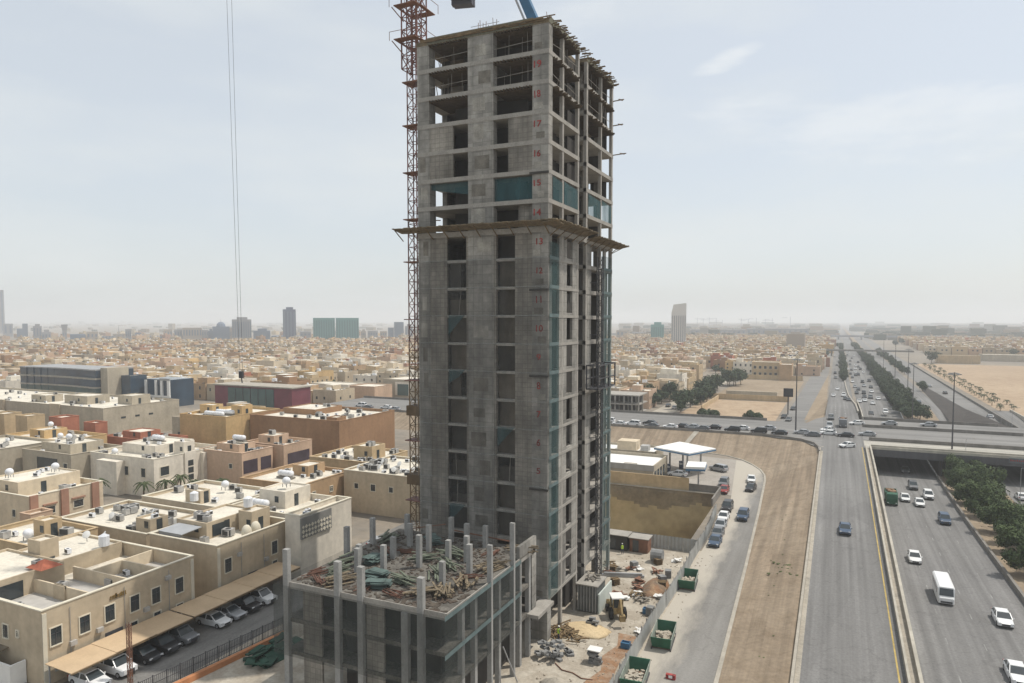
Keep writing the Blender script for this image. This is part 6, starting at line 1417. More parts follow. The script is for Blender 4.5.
t = thing('canopy', 'brown yard canopy against the end wall of the nearest villa', 'canopy', (-81, 43, 0)); mb = MB(); mb.cbox(-82.6, 42.8, 3.0, 6.2, 1.6, .12, 0, .12); part('roof_sheet', mb, mat('brown_sheet', (.16, .13, .09), .8, .2, .8), t)
for x in (-85, -79.8): mb = MB(); mb.bar((x, 42.2, 0), (x, 42.2, 2.9), .1); part('post', mb, M_dsteel, t)
# corrugated fence along the site
t = thing('hoarding_fence', 'grey corrugated sheet fence between the construction site and the service road', 'fence', (-19.7, 95, 0))
y = 45.0
while y < 139:
    mb = MB(); k = 8; x = -19.75 + math.sin(y * .21) * .12 - max(0, y - 120) * .05; tl = rnd.uniform(-.12, .12)
    for j in range(k):
        ya, yb = y + 2.4 * j / k, y + 2.4 * (j + 1) / k; xo = .05 * (1 if j % 2 else -1); mb.quad((x + xo, ya, 0), (x - xo, yb, 0), (x - xo + tl, yb, 2.2), (x + xo + tl, ya, 2.2)); mb.quad((x - xo - .02, yb, 0), (x + xo - .02, ya, 0), (x + xo - .02 + tl, ya, 2.2), (x - xo - .02 + tl, yb, 2.2))
    part('sheet', mb, M_fence, t); mb = MB(); mb.bar((x - .15, y, 0), (x - .15, y, 2.3), .1); part('post', mb, M_steel, t); y += 2.42
t = thing('pit_fence', 'corrugated sheet fence across the site in front of the pit', 'fence', (-30, 115, 0))
x = -44.0
while x < -20.5:
    mb = MB(); k = 8; tl = rnd.uniform(-.1, .1)
    for j in range(k): xa, xb = x + 2.4 * j / k, x + 2.4 * (j + 1) / k; o_ = .05 * (1 if j % 2 else -1); mb.quad((xa, 114.6 + o_, 0), (xb, 114.6 - o_, 0), (xb, 114.6 - o_ + tl, 2.2), (xa, 114.6 + o_ + tl, 2.2))
    part('sheet', mb, M_fence, t); x += 2.42
# wall and kerb round the station above the pit
t = thing('station_wall', 'beige boundary wall of the petrol station running above the pit edge', 'wall', (-40, 157, 0))
mb = MB(); mb.box(-64, -29.2, 156.0, 156.3, 0, 2.9); part('wall_panel', mb, WALLS['sandy'], t); mb = MB(); mb.box(-29.2, -22.6, 156.0, 156.3, 0, 1.7); part('wall_panel', mb, M_paradk, t); mb = MB(); mb.box(-22.6, -22.3, 145, 156.3, 0, 1.6); part('wall_panel', mb, M_paradk, t)
mb = MB(); mb.box(-64, -22.2, 155.3, 155.95, -.05, .16); part('coping', mb, M_kerb, t)
mb = MB()
for k in range(220):
    z = -13.9 + abs(rnd.gauss(0, .9)); x = -24.8 - abs(rnd.gauss(0, 2.6)); mb.cbox(x, 154.8 - abs(rnd.gauss(0, .8)), z * .5 - 4, rnd.uniform(.3, 1.2), .6, rnd.uniform(.2, .6), rnd.uniform(0, 3), rnd.uniform(-.6, .6))
mb.v = [(x, y, z) for x, y, z in mb.v]
t = MB(); n = 16
for i in range(n):
    for j in range(6):
        def hp(i, j): u = i / n; v = j / 6; return (-30.5 + u * 8.0, 155.2 - v * 7 * (1 - abs(u - .55)), -10.2 - 2.6 * v - abs(u - .6) * 5 + math.sin(i * 1.9 + j) * .35)
        t.quad(hp(i, j + 1), hp(i + 1, j + 1), hp(i + 1, j), hp(i, j))
solo('soil_slump', t, ground_mat('wet_soil', (.24, .12, .06), (.16, .09, .05), (.34, .2, .11), .3, .6), 'reddish soil slump against the far corner of the pit', 'soil heap')

# ---------------------------------------------------------------- petrol station
t = thing('station_canopy', 'large white petrol station canopy with a blue edge stripe', 'canopy', (-34, 176, 0))
mb = MB(); cp = [(-41.2, 173.5), (-31.6, 168.6), (-26.8, 178.0), (-37.0, 184.0)]
mb.loft([[(x, y, 5.4) for x, y in cp], [(x, y, 6.1) for x, y in cp]]); part('roof', mb, M_white, t)
mb = MB(); 
for (xa, ya), (xb, yb) in zip(cp, cp[1:] + cp[:1]): mb.cbox((xa + xb) / 2, (ya + yb) / 2, 5.66, math.hypot(xb - xa, yb - ya) + .1, .14, .32, math.atan2(yb - ya, xb - xa))
part('edge_stripe', mb, M_bluep, t)
for x, y in ((-37.6, 175.2), (-32.8, 172.8), (-35.4, 180.6), (-30.4, 177.6)): mb = MB(); mb.box(x - .2, x + .2, y - .2, y + .2, 0, 5.4); part('post', mb, M_steel, t)
for x, y, w_ in ((-37.6, 173.4, 'left'), (-35.4, 178.4, 'rear'), (-33.0, 174.8, 'right'), (-38.6, 170.2, 'leftmost front')):
    q = thing('fuel_pump', 'dark blue fuel pump under the canopy, %s' % w_, 'fuel pump', (x, y, 0)); mb = MB(); mb.box(x - .5, x + .5, y - .35, y + .35, .15, 2.1); part('pump_body', mb, mat('pump_blue', (.05, .07, .12), .5, .1, 1), q); mb = MB(); mb.box(x - .4, x + .4, y - .37, y - .35, 1.2, 1.7); part('display', mb, M_white, q)
    mb = MB(); mb.box(x - 1.2, x + 1.2, y - .6, y + .6, 0, .14); part('island', mb, M_kerb, q)
t = thing('small_canopy', 'small square white blue-edged canopy on a single post before the big one', 'canopy', (-27.6, 156.6, 0))
mb = MB(); cp = [(-29.5, 153.8), (-25.6, 154.8), (-26.2, 160.8), (-30.2, 160.0)]; mb.loft([[(x, y, 5.0) for x, y in cp], [(x, y, 5.9) for x, y in cp]]); part('roof', mb, M_white, t)
mb = MB()
for (xa, ya), (xb, yb) in zip(cp, cp[1:] + cp[:1]): mb.cbox((xa + xb) / 2, (ya + yb) / 2, 5.2, math.hypot(xb - xa, yb - ya) + .1, .14, .4, math.atan2(yb - ya, xb - xa))
part('edge_stripe', mb, M_bluep, t)
mb = MB(); mb.bar((-27.4, 157.4, 0), (-27.4, 157.4, 5), .35, 8); part('post', mb, M_steel, t)
ws = thing('workshop', 'long low white-roofed workshop with open bays left of the petrol station', 'building', (-43, 158, 0))
mb = MB(); shell(mb, -62, -37.5, 157.2, 172, 0, 4.6, .7, .25); part('wall', mb, WALLS['grey'], ws); mb = MB(); mb.box(-61.7, -37.8, 157.5, 171.7, 3.6, 3.9); part('roof', mb, M_white, ws)
mb = MB(); mb.box(-45, -42, 158.6, 160.2, 3.9, 4.4); part('skylight', mb, M_kerb, ws)
for y in (158.4, 161.2, 164.0, 166.8): mb = MB(); rect(mb, 'E', -37.5, y, y + 1.9, 0, 3.1, -.02, .04); part('bay_door', mb, M_glass, ws)
mb = MB(); rect(mb, 'S', 157.2, -62, -37.3, 3.4, 4.75, .01, .12); part('fascia', mb, M_steel, ws)
ws = thing('station_shop', 'small white-roofed station shop with a rooftop box behind the workshop', 'building', (-49, 178, 0))
mb = MB(); shell(mb, -62, -41, 173.5, 183, 0, 4.8, .6, .25); part('wall', mb, WALLS['grey'], ws); mb = MB(); mb.box(-61.7, -41.3, 173.8, 182.7, 3.9, 4.2); part('roof', mb, M_white, ws)
mb = MB(); mb.box(-51.5, -46.5, 176, 180, 4.2, 6.6); part('stair_hut', mb, WALLS['cream'], ws); mb = MB(); mb.box(-45.5, -43.5, 176.5, 179, 4.2, 5.6); part('roof_plant', mb, M_ac, ws)
mb = MB(); 
for k in range(9): a = k / 9; b = (k + 1) / 9; mb.quad((-41.5 + a * 2.4, 203.9 + a * 13, a * 4 + .12), (-40 + a * 2.4, 203.9 + a * 13, a * 4 + .12), (-40 + b * 2.4, 203.9 + b * 13, b * 4 + .12), (-41.5 + b * 2.4, 203.9 + b * 13, b * 4 + .12))
struct('slope_steps', mb, M_kerb)

# ---------------------------------------------------------------- skips, plant and piles on site
def skip(x, y, lab, full=True):
    t = thing('rubble_skip', lab, 'skip', (x, y, 0), .08, 'green rubble skips along the site fence')
    o = 1.35; L2 = 2.6
    for (ya, yb) in ((-L2, -L2 + .12), (L2 - .12, L2)):
        mb = MB(); mb.loft([[(-1.0, ya * .82, .25), (1.0, ya * .82, .25), (1.0, yb * .82, .25), (-1.0, yb * .82, .25)], [(-1.15, ya, 1.55), (1.15, ya, 1.55), (1.15, yb, 1.55), (-1.15, yb, 1.55)]]); part('end_panel', mb, M_green, t, world=False)
    for s in (-1, 1):
        mb = MB(); mb.loft([[(s * 1.0, -L2 * .8, .25), (s * 1.06, -L2 * .8, .25), (s * 1.06, L2 * .8, .25), (s * 1.0, L2 * .8, .25)], [(s * 1.12, -L2 + .1, 1.5), (s * 1.2, -L2 + .1, 1.5), (s * 1.2, L2 - .1, 1.5), (s * 1.12, L2 - .1, 1.5)]]); part('side_panel', mb, mat('faded_green', (.22, .25, .21), .8, .3, 1.5), t, world=False)
        mb = MB(); mb.box(s * 1.1 - .05, s * 1.1 + .05, -L2 * .9, L2 * .9, .0, .25); part('skid', mb, M_dsteel, t, world=False)
    mb = MB(); mb.box(-1.0, 1.0, -2.1, 2.1, .2, .3); 
    part('floor_plate', mb, M_rust, t, world=False)
    mb = MB()
    for k in range(45): mb.cbox(rnd.uniform(-.8, .8), rnd.uniform(-1.9, 1.4), .45 + rnd.random() * .35, rnd.uniform(.2, .9), rnd.uniform(.2, .5), .2, rnd.uniform(0, 3), rnd.uniform(-.4, .4))
    part('rubble', mb, M_site, t, world=False)
skip(-18.6, 100, 'green rubble skip farthest along the site fence'); skip(-17.8, 80.8, 'green rubble skip in the middle of three along the fence'); skip(-18.4, 70.2, 'green rubble skip nearest the camera along the fence')
# backhoe
bk = thing('backhoe_loader', 'dusty yellow backhoe loader with a white cab roof in the construction yard', 'backhoe', (-25.0, 85.5, 0), .5)
def bp(n, mb, m): return part(n, mb, m, bk, world=False)
mb = MB(); mb.loft([sec(-1.2, .6, .7, 1.5), sec(1.8, .55, .7, 1.4), sec(2.4, .5, .75, 1.2)]); bp('body', mb, mat('plant_yellow', (.30, .215, .10), .6, .35, 1.5)); PY_ = MATS['plant_yellow']
mb = MB(); [mb.bar((sx * .65, y, 1.4), (sx * .6, y, 2.7), .1) for sx in (-1, 1) for y in (-1.1, .5)]; bp('cab_frame', mb, PY_)
mb = MB(); mb.box(-.58, .58, -1.05, .42, 1.4, 2.6); bp('cab_glass', mb, M_glass)
mb = MB(); mb.box(-.8, .8, -1.3, .7, 2.68, 2.82); bp('cab_roof', mb, M_white)
for x, y, r in ((-.85, -.9, .75), (.85, -.9, .75), (-.8, 1.6, .48), (.8, 1.6, .48)): mb = MB(); mb.bar((x - .2, y, r), (x + .2, y, r), 2 * r, 14); w_ = bp('wheel', mb, M_tyre)
mb = MB(); mb.box(-1.1, 1.1, 3.2, 3.3, .1, .9); mb.box(-1.1, 1.1, 3.3, 4.0, .1, .2); mb.bar((-.5, 1.5, 1.2), (-.5, 3.2, .6), .18); mb.bar((.5, 1.5, 1.2), (.5, 3.2, .6), .18); bp('loader_bucket', mb, PY_)
mb = MB(); mb.bar((0, -1.3, 1.1), (0, -2.6, 3.1), .28); mb.bar((0, -2.6, 3.1), (0, -3.6, 1.6), .22); mb.box(-.35, .35, -3.9, -3.2, .9, 1.6); bp('digger_arm', mb, PY_)
def heap(name, x, y, rx, ry, h, m, lab, cat, seed=1, n=16):
    r = random.Random(seed); mb = MB(); rg = []
    for j in range(6):
        f = 1 - j / 5; rg.append([(x + math.cos(2 * pi * i / n) * rx * f * (1 + r.uniform(-.12, .12)), y + math.sin(2 * pi * i / n) * ry * f * (1 + r.uniform(-.12, .12)), h * (1 - f ** 1.5) + (r.uniform(-.06, .06) if j else -.05)) for i in range(n)])
    mb.loft(rg); o = solo(name, mb, m, lab, cat, (x, y, 0)); smooth(o); return o
M_ys = ground_mat('yellow_sand', (.52, .40, .24), (.58, .46, .29), None, .2, .8)
heap('sand_pile', -27.2, 79.8, 3.4, 2.4, .7, M_ys, 'wide low heap of yellow sand spread at the foot of the tower', 'sand pile', 1)
heap('sand_pile', -25.7, 66.2, 1.8, 1.4, .8, M_dust, 'small grey-brown sand heap near the bottom of the yard', 'sand pile', 2)
heap('soil_pile', -22.6, 97, 1.8, 4.5, .9, M_pile, 'brown soil and rubbish heap along the inside of the site fence', 'soil pile', 3)
M_bag = mat('cement_bag', (.22, .22, .215), .9, .2, 1.5)
for j, (x, y, n_, lab) in enumerate(((-28.6, 71.5, 26, 'untidy heap of grey cement bags at the foot of the tower corner'), (-27.0, 73.3, 6, 'small round pile of grey cement bags right of the larger heap'), (-23.6, 72.6, 16, 'tall stack of grey blocks under a white sheet in the middle of the yard'), (-26.6, 81.0, 14, 'grey stack of blocks beside the dark site enclosure'))):
    mb = MB()
    for k in range(n_):
        rr = 1.3 if j == 0 else .55; mb.cbox(x + rnd.uniform(-rr, rr), y + rnd.uniform(-rr, rr) * .8, .15 + (k // 4) * .28, .75, .45, .25, rnd.uniform(0, 3) if j < 2 else 0)
    o = solo('bag_heap' if j < 2 else 'block_stack', mb, M_bag, lab, 'bags' if j < 2 else 'blocks', (x, y, 0))
mb = MB(); mb.cbox(-23.6, 72.6, 1.55, 1.5, 1.2, .1); solo('white_sheet', mb, M_white, 'white sheet lying over the stack of grey blocks in the yard', 'sheet')
for i, (x0, x1, y0, y1, h, m_, lab) in enumerate(((-34.0, -30.6, 110.5, 113, 2.5, M_dark, 'dark open site shed by the pit fence, left one'), (-30.2, -27.2, 110.8, 113.2, 2.3, M_rust, 'dark red site shed by the pit fence, right one'))):
    t = thing('site_shed', lab, 'shed', ((x0 + x1) / 2, (y0 + y1) / 2, 0)); mb = MB(); mb.box(x0, x1, y0, y1, 0, h); part('wall', mb, m_, t); mb = MB(); mb.box(x0 - .2, x1 + .2, y0 - .3, y1 + .2, h, h + .12); part('roof', mb, M_slab, t)
    mb = MB(); mb.box(x0 + .5, x0 + 1.5, y0 - .04, y0, .1, 2); part('door', mb, M_glass, t)
mb = MB(); mb.bar((-25.8, 107.6, 1.1), (-24.0, 107.6, 1.1), 1.9, 12); solo('water_drum', mb, M_bag, 'large dark round drum near the pit fence', 'drum')
mb = MB(); mb.cbox(-28.0, 99.2, .2, 6.2, .5, .3, .32); mb.cbox(-28.0, 99.2, .5, 5.6, .35, .25, .32); solo('steel_beams', mb, M_steel, 'long grey beams lying on the yard behind the hoist', 'beams')
for k, (x, y) in enumerate(((-30.2, 99.5), (-29.4, 101.0), (-31, 103), (-24.0, 102.8), (-23.2, 91.6), (-24.4, 92.8), (-26.6, 91.8))):
    mb = MB()
    for q in range(9): mb.cbox(x + rnd.uniform(-.7, .7), y + rnd.uniform(-.6, .6), .1 + q * .06, rnd.uniform(.5, 1.8), .22, .1, rnd.uniform(0, 3))
    solo('timber_heap', mb, (M_rust, M_prop, M_wood)[k % 3], '%s scattered heap of site timber on the pale yard behind the tower foot' % ('reddish', 'greyish', 'yellowish')[k % 3], 'timber', (x, y, 0), '%s timber heaps in the yard' % ('reddish', 'greyish', 'yellowish')[k % 3])
mb = MB()
for k in range(90): mb.cbox(-29.2 + rnd.gauss(0, 1.2), 77.5 + rnd.gauss(0, .9), rnd.uniform(.05, .5), rnd.uniform(.6, 1.8), .15, .12, rnd.uniform(0, 3), rnd.uniform(-.2, .2))
solo('firewood_heap', mb, M_wood, 'loose heap of short shuttering timber by the tower column', 'timber')
mb = MB(); pts = [(-27.5, 70.5), (-26.3, 69.4), (-25.0, 69.3), (-23.8, 68.6), (-22.6, 68.8)]
for a, b in zip(pts[:-1], pts[1:]): mb.bar((a[0], a[1], .08), (b[0], b[1], .08), .12, 6)
solo('hose', mb, M_rust, 'brown hose snaking over the yard below the cement bags', 'hose')
mb = MB()
for k in range(500):
    u = rnd.random()
    x, y = (rnd.uniform(-30, -20.2), rnd.uniform(60, 112)) if u < .6 else ((rnd.uniform(-22.5, -20.2), rnd.uniform(60, 112)) if u < .85 else (rnd.uniform(-19.4, -17.5), rnd.uniform(60, 130)))
    s = rnd.uniform(.04, .17); mb.cbox(x, y, .04, s, s * rnd.uniform(.5, 2), s * .6, rnd.uniform(0, 3))
solo('rubble_scatter', mb, mat('stone_scrap', (.27, .23, .18), .95, .4, 2), 'small stones and scraps strewn over the construction yard', 'rubble', kind='stuff')
rc = random.Random(77)
for k in range(20):
    u = rc.random(); x = rc.uniform(-22.6, -20.8) if u < .6 else rc.uniform(-30.2, -24); y = rc.uniform(63, 112) if u < .6 else rc.uniform(91, 111)
    nm, m_, adj = rc.choice((('pallet_stack', M_wood, 'brown stack of pallets'), ('block_stack', M_bag, 'grey block stack'), ('crate', M_bluep, 'small blue crate'), ('sheet_pile', M_white, 'crumpled whitish sheet pile'), ('scrap_heap', M_rust, 'rusty scrap heap')))
    mb = MB(); rz = rc.uniform(0, 3)
    if nm == 'pallet_stack':
        for q in range(6): mb.cbox(x, y, .1 + q * .16, 1.1, 1.0, .06, rz + rc.uniform(-.1, .1)); mb.cbox(x, y, .17 + q * .16, 1.0, .1, .1, rz)
    elif nm == 'block_stack':
        for q in range(10): mb.cbox(x + (q % 2) * .5 * math.cos(rz), y + (q % 2) * .5 * math.sin(rz), .15 + (q // 2) * .22, .48, .9, .2, rz + rc.uniform(-.06, .06))
    elif nm == 'crate': shell(mb, x - .5, x + .5, y - .4, y + .4, 0, .7, .2, .06, 0, 0)
    else:
        for q in range(9): mb.cbox(x + rc.uniform(-.5, .5), y + rc.uniform(-.5, .5), .1 + q * .05, rc.uniform(.5, 1.3), rc.uniform(.2, .7), .06, rc.uniform(0, 3), rc.uniform(-.35, .35))
    wh_ = 'along the site fence' if u < .6 else 'on the open yard behind the tower'
    solo(nm, mb, m_, '%s lying %s' % (adj, wh_), 'building material', (x, y, 0), '%ss %s' % (adj, wh_))
# workers
def person(x, y, lab, rz, vest):
    t = thing('person', lab, 'person', (x, y, 0), rz)
    me = bpy.data.meshes.new('person_body'); V = [(0, 0, .95), (0, 0, 1.2), (0, 0, 1.42), (0, 0, 1.52), (0, .02, 1.68), (-.19, 0, 1.42), (-.27, .05, 1.15), (-.22, .2, .95), (.19, 0, 1.42), (.28, .02, 1.14), (.27, .1, .9), (-.1, 0, .9), (-.12, .05, .5), (-.12, -.02, .08), (-.12, .12, .04), (.1, 0, .9), (.13, -.03, .5), (.14, -.12, .08), (.14, .02, .04)]
    E_ = [(0, 1), (1, 2), (2, 3), (3, 4), (2, 5), (5, 6), (6, 7), (2, 8), (8, 9), (9, 10), (0, 11), (11, 12), (12, 13), (13, 14), (0, 15), (15, 16), (16, 17), (17, 18)]
    me.from_pydata(V, E_, []); o = bpy.data.objects.new('body', me); link(o, t); me.materials.append(M_cloth)
    o.modifiers.new('skin', 'SKIN'); rad = [.15, .15, .15, .06, .1, .07, .05, .04, .07, .05, .04, .09, .065, .045, .04, .09, .065, .045, .04]
    for i, v in enumerate(me.skin_vertices[0].data): v.radius = (rad[i], rad[i]); v.use_root = i == 0
    s = o.modifiers.new('sub', 'SUBSURF'); s.levels = 1; s.render_levels = 1
    mb = MB(); mb.loft([[(math.cos(2 * pi * i / 10) * rx_, math.sin(2 * pi * i / 10) * ry_, z) for i in range(10)] for rx_, ry_, z in ((.2, .17, .92), (.21, .18, 1.2), (.22, .17, 1.42), (.1, .1, 1.5))]); part('vest', mb, vest, t, world=False)
    mb = MB(); mb.sphere((0, .02, 1.74), .12, 10, 6, .75); mb.cbox(0, .1, 1.72, .2, .14, .02); part('helmet', mb, M_white, t, world=False)
    mb = MB(); mb.sphere((0, .07, 1.65), .08, 8, 6, 1.15); part('face', mb, M_skin, t, world=False)
person(-30.9, 108.9, 'worker in a bright yellow-green vest standing before the site sheds', .4, M_hivis)
person(-29.2, 75.9, 'worker in a yellow-green vest standing at the foot of the tower column', -.8, M_hivis)
for k, (x, y) in enumerate(((-17.4, 72.6),)):
    t = thing('traffic_barrier', 'small red and white barrier block beside the nearest skip', 'barrier', (x + 2.2, y, 0)); mb = MB(); mb.box(-.5, .5, -.2, .2, 0, .5); part('block', mb, M_redpaint, t, world=False); mb = MB(); mb.box(-.2, .2, -.21, .21, .15, .45); part('white_band', mb, M_white, t, world=False)

# ---------------------------------------------------------------- lamps, signs
def highmast(x, y, z, h, lab, r=.3):
    t = thing('high_mast_lamp', lab, 'street lamp', (x, y, z)); mb = MB(); mb.bar((0, 0, 0), (0, 0, h), r * 2, 8, w2=r * .9); part('pole', mb, M_dsteel, t, world=False)
    mb = MB(); k = 10
    for i in range(k): a, b = 2 * pi * i / k, 2 * pi * (i + 1) / k; mb.bar((math.cos(a) * 1.2, math.sin(a) * 1.2, h - .3), (math.cos(b) * 1.2, math.sin(b) * 1.2, h - .3), .12)
    for i in range(0, k, 5): a = 2 * pi * i / k; mb.bar((0, 0, h), (math.cos(a) * 1.2, math.sin(a) * 1.2, h - .3), .08)
    part('lamp_ring', mb, M_steel, t, world=False)
    for i in range(6): a = 2 * pi * i / 6; mb = MB(); mb.cbox(math.cos(a) * 1.35, math.sin(a) * 1.35, h - .5, .45, .45, .25); part('lamp', mb, M_steel, t, world=False)
highmast(-10.8, 226, ZUP, 22.5, 'tall dark lamp mast at the left of the junction, in front of the black billboard', .24)
highmast(28.0, 214.5, -2.2, 26.5, 'tall dark lamp mast in front of the bridge, rightmost of the masts', .24)
highmast(26.3, 302, 0, 22, 'tall dark lamp mast at the end of the tree row', .2)
highmast(31.6, 390, 0, 24, 'tall dark lamp mast halfway along the far side of the tree row', .2)
highmast(32, 480, 0, 24, 'tall lamp mast third from the overpass beyond the tree row', .2)
highmast(32, 600, 0, 24, 'tall lamp mast farthest along the tree row', .2)
def streetlamp(x, y, z, h, lab, sgn=1, g=None):
    t = thing('street_lamp', lab, 'street lamp', (x, y, z), 0, g); mb = MB(); mb.bar((0, 0, 0), (0, 0, h), .16, 6, w2=.09); mb.bar((0, 0, h), (sgn * 1.6, 0, h + .25), .07); part('pole', mb, M_steel, t, world=False); mb = MB(); mb.cbox(sgn * 1.8, 0, h + .24, .6, .22, .1); part('lamp_head', mb, M_kerb, t, world=False)
streetlamp(33.2, 165, -2, 11, 'slender street lamp rising out of the roadside trees'); streetlamp(31, 214, -2, 9, 'short lamp just in front of the bridge fascia')
streetlamp(-3.0, 219, ZUP, 6.5, 'short signal pole at the junction corner'); streetlamp(51, 268, ZUP, 6, 'small lamp post at the far right end of the bridge')
streetlamp(26.2, 109, z_un(109), 9, 'lamp post at the barrier by the lower right trees')
t = thing('billboard', 'black square billboard standing beyond the lamp mast at the junction', 'billboard', (-17.5, 300, 0)); mb = MB(); mb.box(-19.2, -15.6, 300, 300.8, 7.2, 10.6); part('panel', mb, M_bill, t); mb = MB(); mb.bar((-17.4, 300.4, 0), (-17.4, 300.4, 7.2), .5, 8); part('post', mb, M_dsteel, t)
t = thing('sign_gantry', 'dark sign gantry over the left side road in the distance', 'gantry', (-20, 640, 0)); mb = MB(); mb.box(-62, -12, 640, 641, 6, 8.6); part('sign_beam', mb, M_dsteel, t)
for x in (-60, -13): mb = MB(); mb.bar((x, 640.5, 0), (x, 640.5, 6), 1); part('post', mb, M_dsteel, t)

# ---------------------------------------------------------------- trees
def crown_mesh(name, seed, blobs, n, leaf, m):
    """many small leaf clumps scattered through uneven blobs, thinner towards the edges"""
    r = random.Random(seed); vs = []; fs = []
    tot = sum(b[3] ** 2 for b in blobs)
    for (bx, by, bz, br, sz) in blobs:
        for _ in range(int(n * br * br / tot)):
            while True:
                x, y, z = r.uniform(-1, 1), r.uniform(-1, 1), r.uniform(-1, 1); d = x * x + y * y + z * z
                if .25 < d <= 1: break
            k = r.choice((.8, .95, 1.0, 1.12)); p = Vector((bx + x * br * k, by + y * br * k, bz + z * br * sz * k))
            nrm = Vector((x + r.uniform(-.9, .9), y + r.uniform(-.9, .9), z + r.uniform(-.4, 1.2))).normalized()
            t1 = nrm.cross(Vector((r.uniform(-1, 1), r.uniform(-1, 1), r.uniform(-1, 1)))).normalized(); t2 = nrm.cross(t1); s = leaf * r.uniform(.5, 1.2)
            q = len(vs); vs += [tuple(p + t1 * s), tuple(p + t2 * s * .7), tuple(p - t1 * s), tuple(p - t2 * s * .7)]; fs.append((q, q + 1, q + 2, q + 3))
    me = bpy.data.meshes.new(name); me.from_pydata(vs, [], fs); me.materials.append(m); return me
def blobs(seed, R_, H0, H1, n):
    r = random.Random(seed); o = [(0, 0, (H0 + H1) / 2, R_ * .6, (H1 - H0) / R_ * .8)]
    for _ in range(n): a = r.uniform(0, 2 * pi); d = R_ * r.uniform(.3, .75); o.append((math.cos(a) * d, math.sin(a) * d, r.uniform(H0 + .5, H1 - .4), R_ * r.uniform(.28, .5), r.uniform(.6, 1)))
    return o
def trunk_mb(h, r=.16, seed=0, br=4):
    q = random.Random(seed); mb = MB(); top = Vector((q.uniform(-.3, .3), q.uniform(-.3, .3), h * .55)); mb.bar((0, 0, -.1), top, r * 2, 7, w2=r * 1.3)
    for k in range(br): a = 2 * pi * k / br + q.random(); mb.bar(top, top + Vector((math.cos(a) * h * .25, math.sin(a) * h * .25, h * .3)), r * 1.1, 5, w2=r * .3)
    return mb
TP = {}
def tree_proto(kind):
    if kind in TP: return TP[kind]
    fam, i = kind
    if fam == 'near': cm = crown_mesh('crown', 40 + i, blobs(40 + i, (3.2, 2.7, 3.6)[i], 1.2, (5.6, 4.6, 6.2)[i], 9), 5200, .2, M_leaf); tm = trunk_mb(4.5, .17, i)
    elif fam == 'row': cm = crown_mesh('crown', 60 + i, blobs(60 + i, (4.2, 3.6, 4.8)[i], 1.5, (6.5, 5.8, 7.4)[i], 7), 1500, .42, M_leafd); tm = trunk_mb(5, .2, i)
    else: cm = crown_mesh('crown', 80 + i, blobs(80 + i, (3.6, 4.6, 2.4)[i], 1.5, (6.5, 8, 4.4)[i], 6), 900, .5, M_leafd); tm = trunk_mb(5, .2, i)
    TP[kind] = (cm, tm.mesh('trunk', M_trunk)); return TP[kind]
def tree(kind, x, y, z, lab, g=None, s=1.0, name='broadleaf_tree'):
    cm, tm = tree_proto(kind); t = thing(name, lab, 'tree', (x, y, z), rnd.uniform(0, 6.28), g); t.scale = (s * rnd.uniform(.9, 1.1), s * rnd.uniform(.9, 1.1), s * rnd.uniform(.9, 1.12))
    for n_, me in (('crown', cm), ('trunk', tm)): o = bpy.data.objects.new(n_, me); link(o, t)
NT = [(29.5, 203, 1.0), (32.5, 198, 1.1), (28.9, 192, 1.0), (33, 187, 1.05), (29.6, 180, 1.0), (33.3, 174, 1.1), (30.0, 168, 1.05), (33.6, 161, 1.0), (30.6, 155, .95), (33.5, 148, 1.1), (30.2, 142, 1.1), (33.8, 135, 1.05), (31, 128.5, 1.0), (34.4, 122, 1.0), (32.6, 209, .9), (31.6, 115, .9)]
nw = ['at the bridge end', 'second from the bridge', 'third from the bridge', 'fourth from the bridge', 'fifth from the bridge', 'sixth from the bridge', 'seventh from the bridge', 'eighth from the bridge', 'ninth from the bridge', 'tenth from the bridge', 'eleventh from the bridge', 'twelfth from the bridge', 'thirteenth from the bridge', 'fourteenth from the bridge', 'tucked right under the bridge front', 'nearest the camera']
for i, (x, y, s) in enumerate(NT): s *= 1.1 + .12 * math.sin(i * 2.3); x -= 2.2 + .6 * math.sin(i * 1.7); tree(('near', i % 3), x, y, z_un(y) + .2, 'dense green roadside tree between the carriageways, %s' % nw[i], 'roadside trees between the carriageways', s)
mb = MB()
r5 = random.Random(9)
for k in range(900):
    x, y = r5.uniform(26, 36), r5.uniform(95, 212); z = z_un(y) + .25; s = r5.uniform(.04, .14); a = r5.uniform(0, 3)
    mb.cbox(x, y, z + s * .3, s * 2, s, s * .8, a, r5.uniform(-.5, .5))
solo('leaf_litter', mb, M_trunk, 'dark twigs and litter under the roadside trees', 'litter', kind='stuff')
r6 = random.Random(21); k = 0; y = 306.0
while y < 1150:
    w_ = 0
    for x in ((25.4, 28.2) if y < 520 else (26.5,)):
        dn = 'near end, by the overpass' if y < 380 else ('middle stretch' if y < 600 else 'far stretch')
        tree(('row', r6.randrange(3)), x + r6.uniform(-1, 1) - (y - 300) * .006, y + r6.uniform(-1.5, 1.5), 0, 'dark bushy tree in the long highway tree row, %s' % dn, 'long highway tree row, %s' % dn, r6.uniform(.68, .92) * (1 if y < 500 else 1.1)); k += 1
    y += 5.4 if y < 600 else 11
y = 480.0
while y < 1150: tree(('row', r6.randrange(3)), 4.4 + r6.uniform(-.6, .6), y, 0, 'dark tree in the narrow row dividing the far highway lanes', 'narrow tree row on the far highway', .72); y += 9 if y < 750 else 18
for y in list(range(560, 900, 16)): tree(('row', r6.randrange(3)), 42.5 + r6.uniform(-1, 1), y, 0, 'dark tree right of the far carriageway, beyond the long row', 'third tree row, right of the far carriageway', .8)
tree(('row', 0), 41.8, 430, 0, 'single dark tree at the tip of the dark stone slope', s=.75)
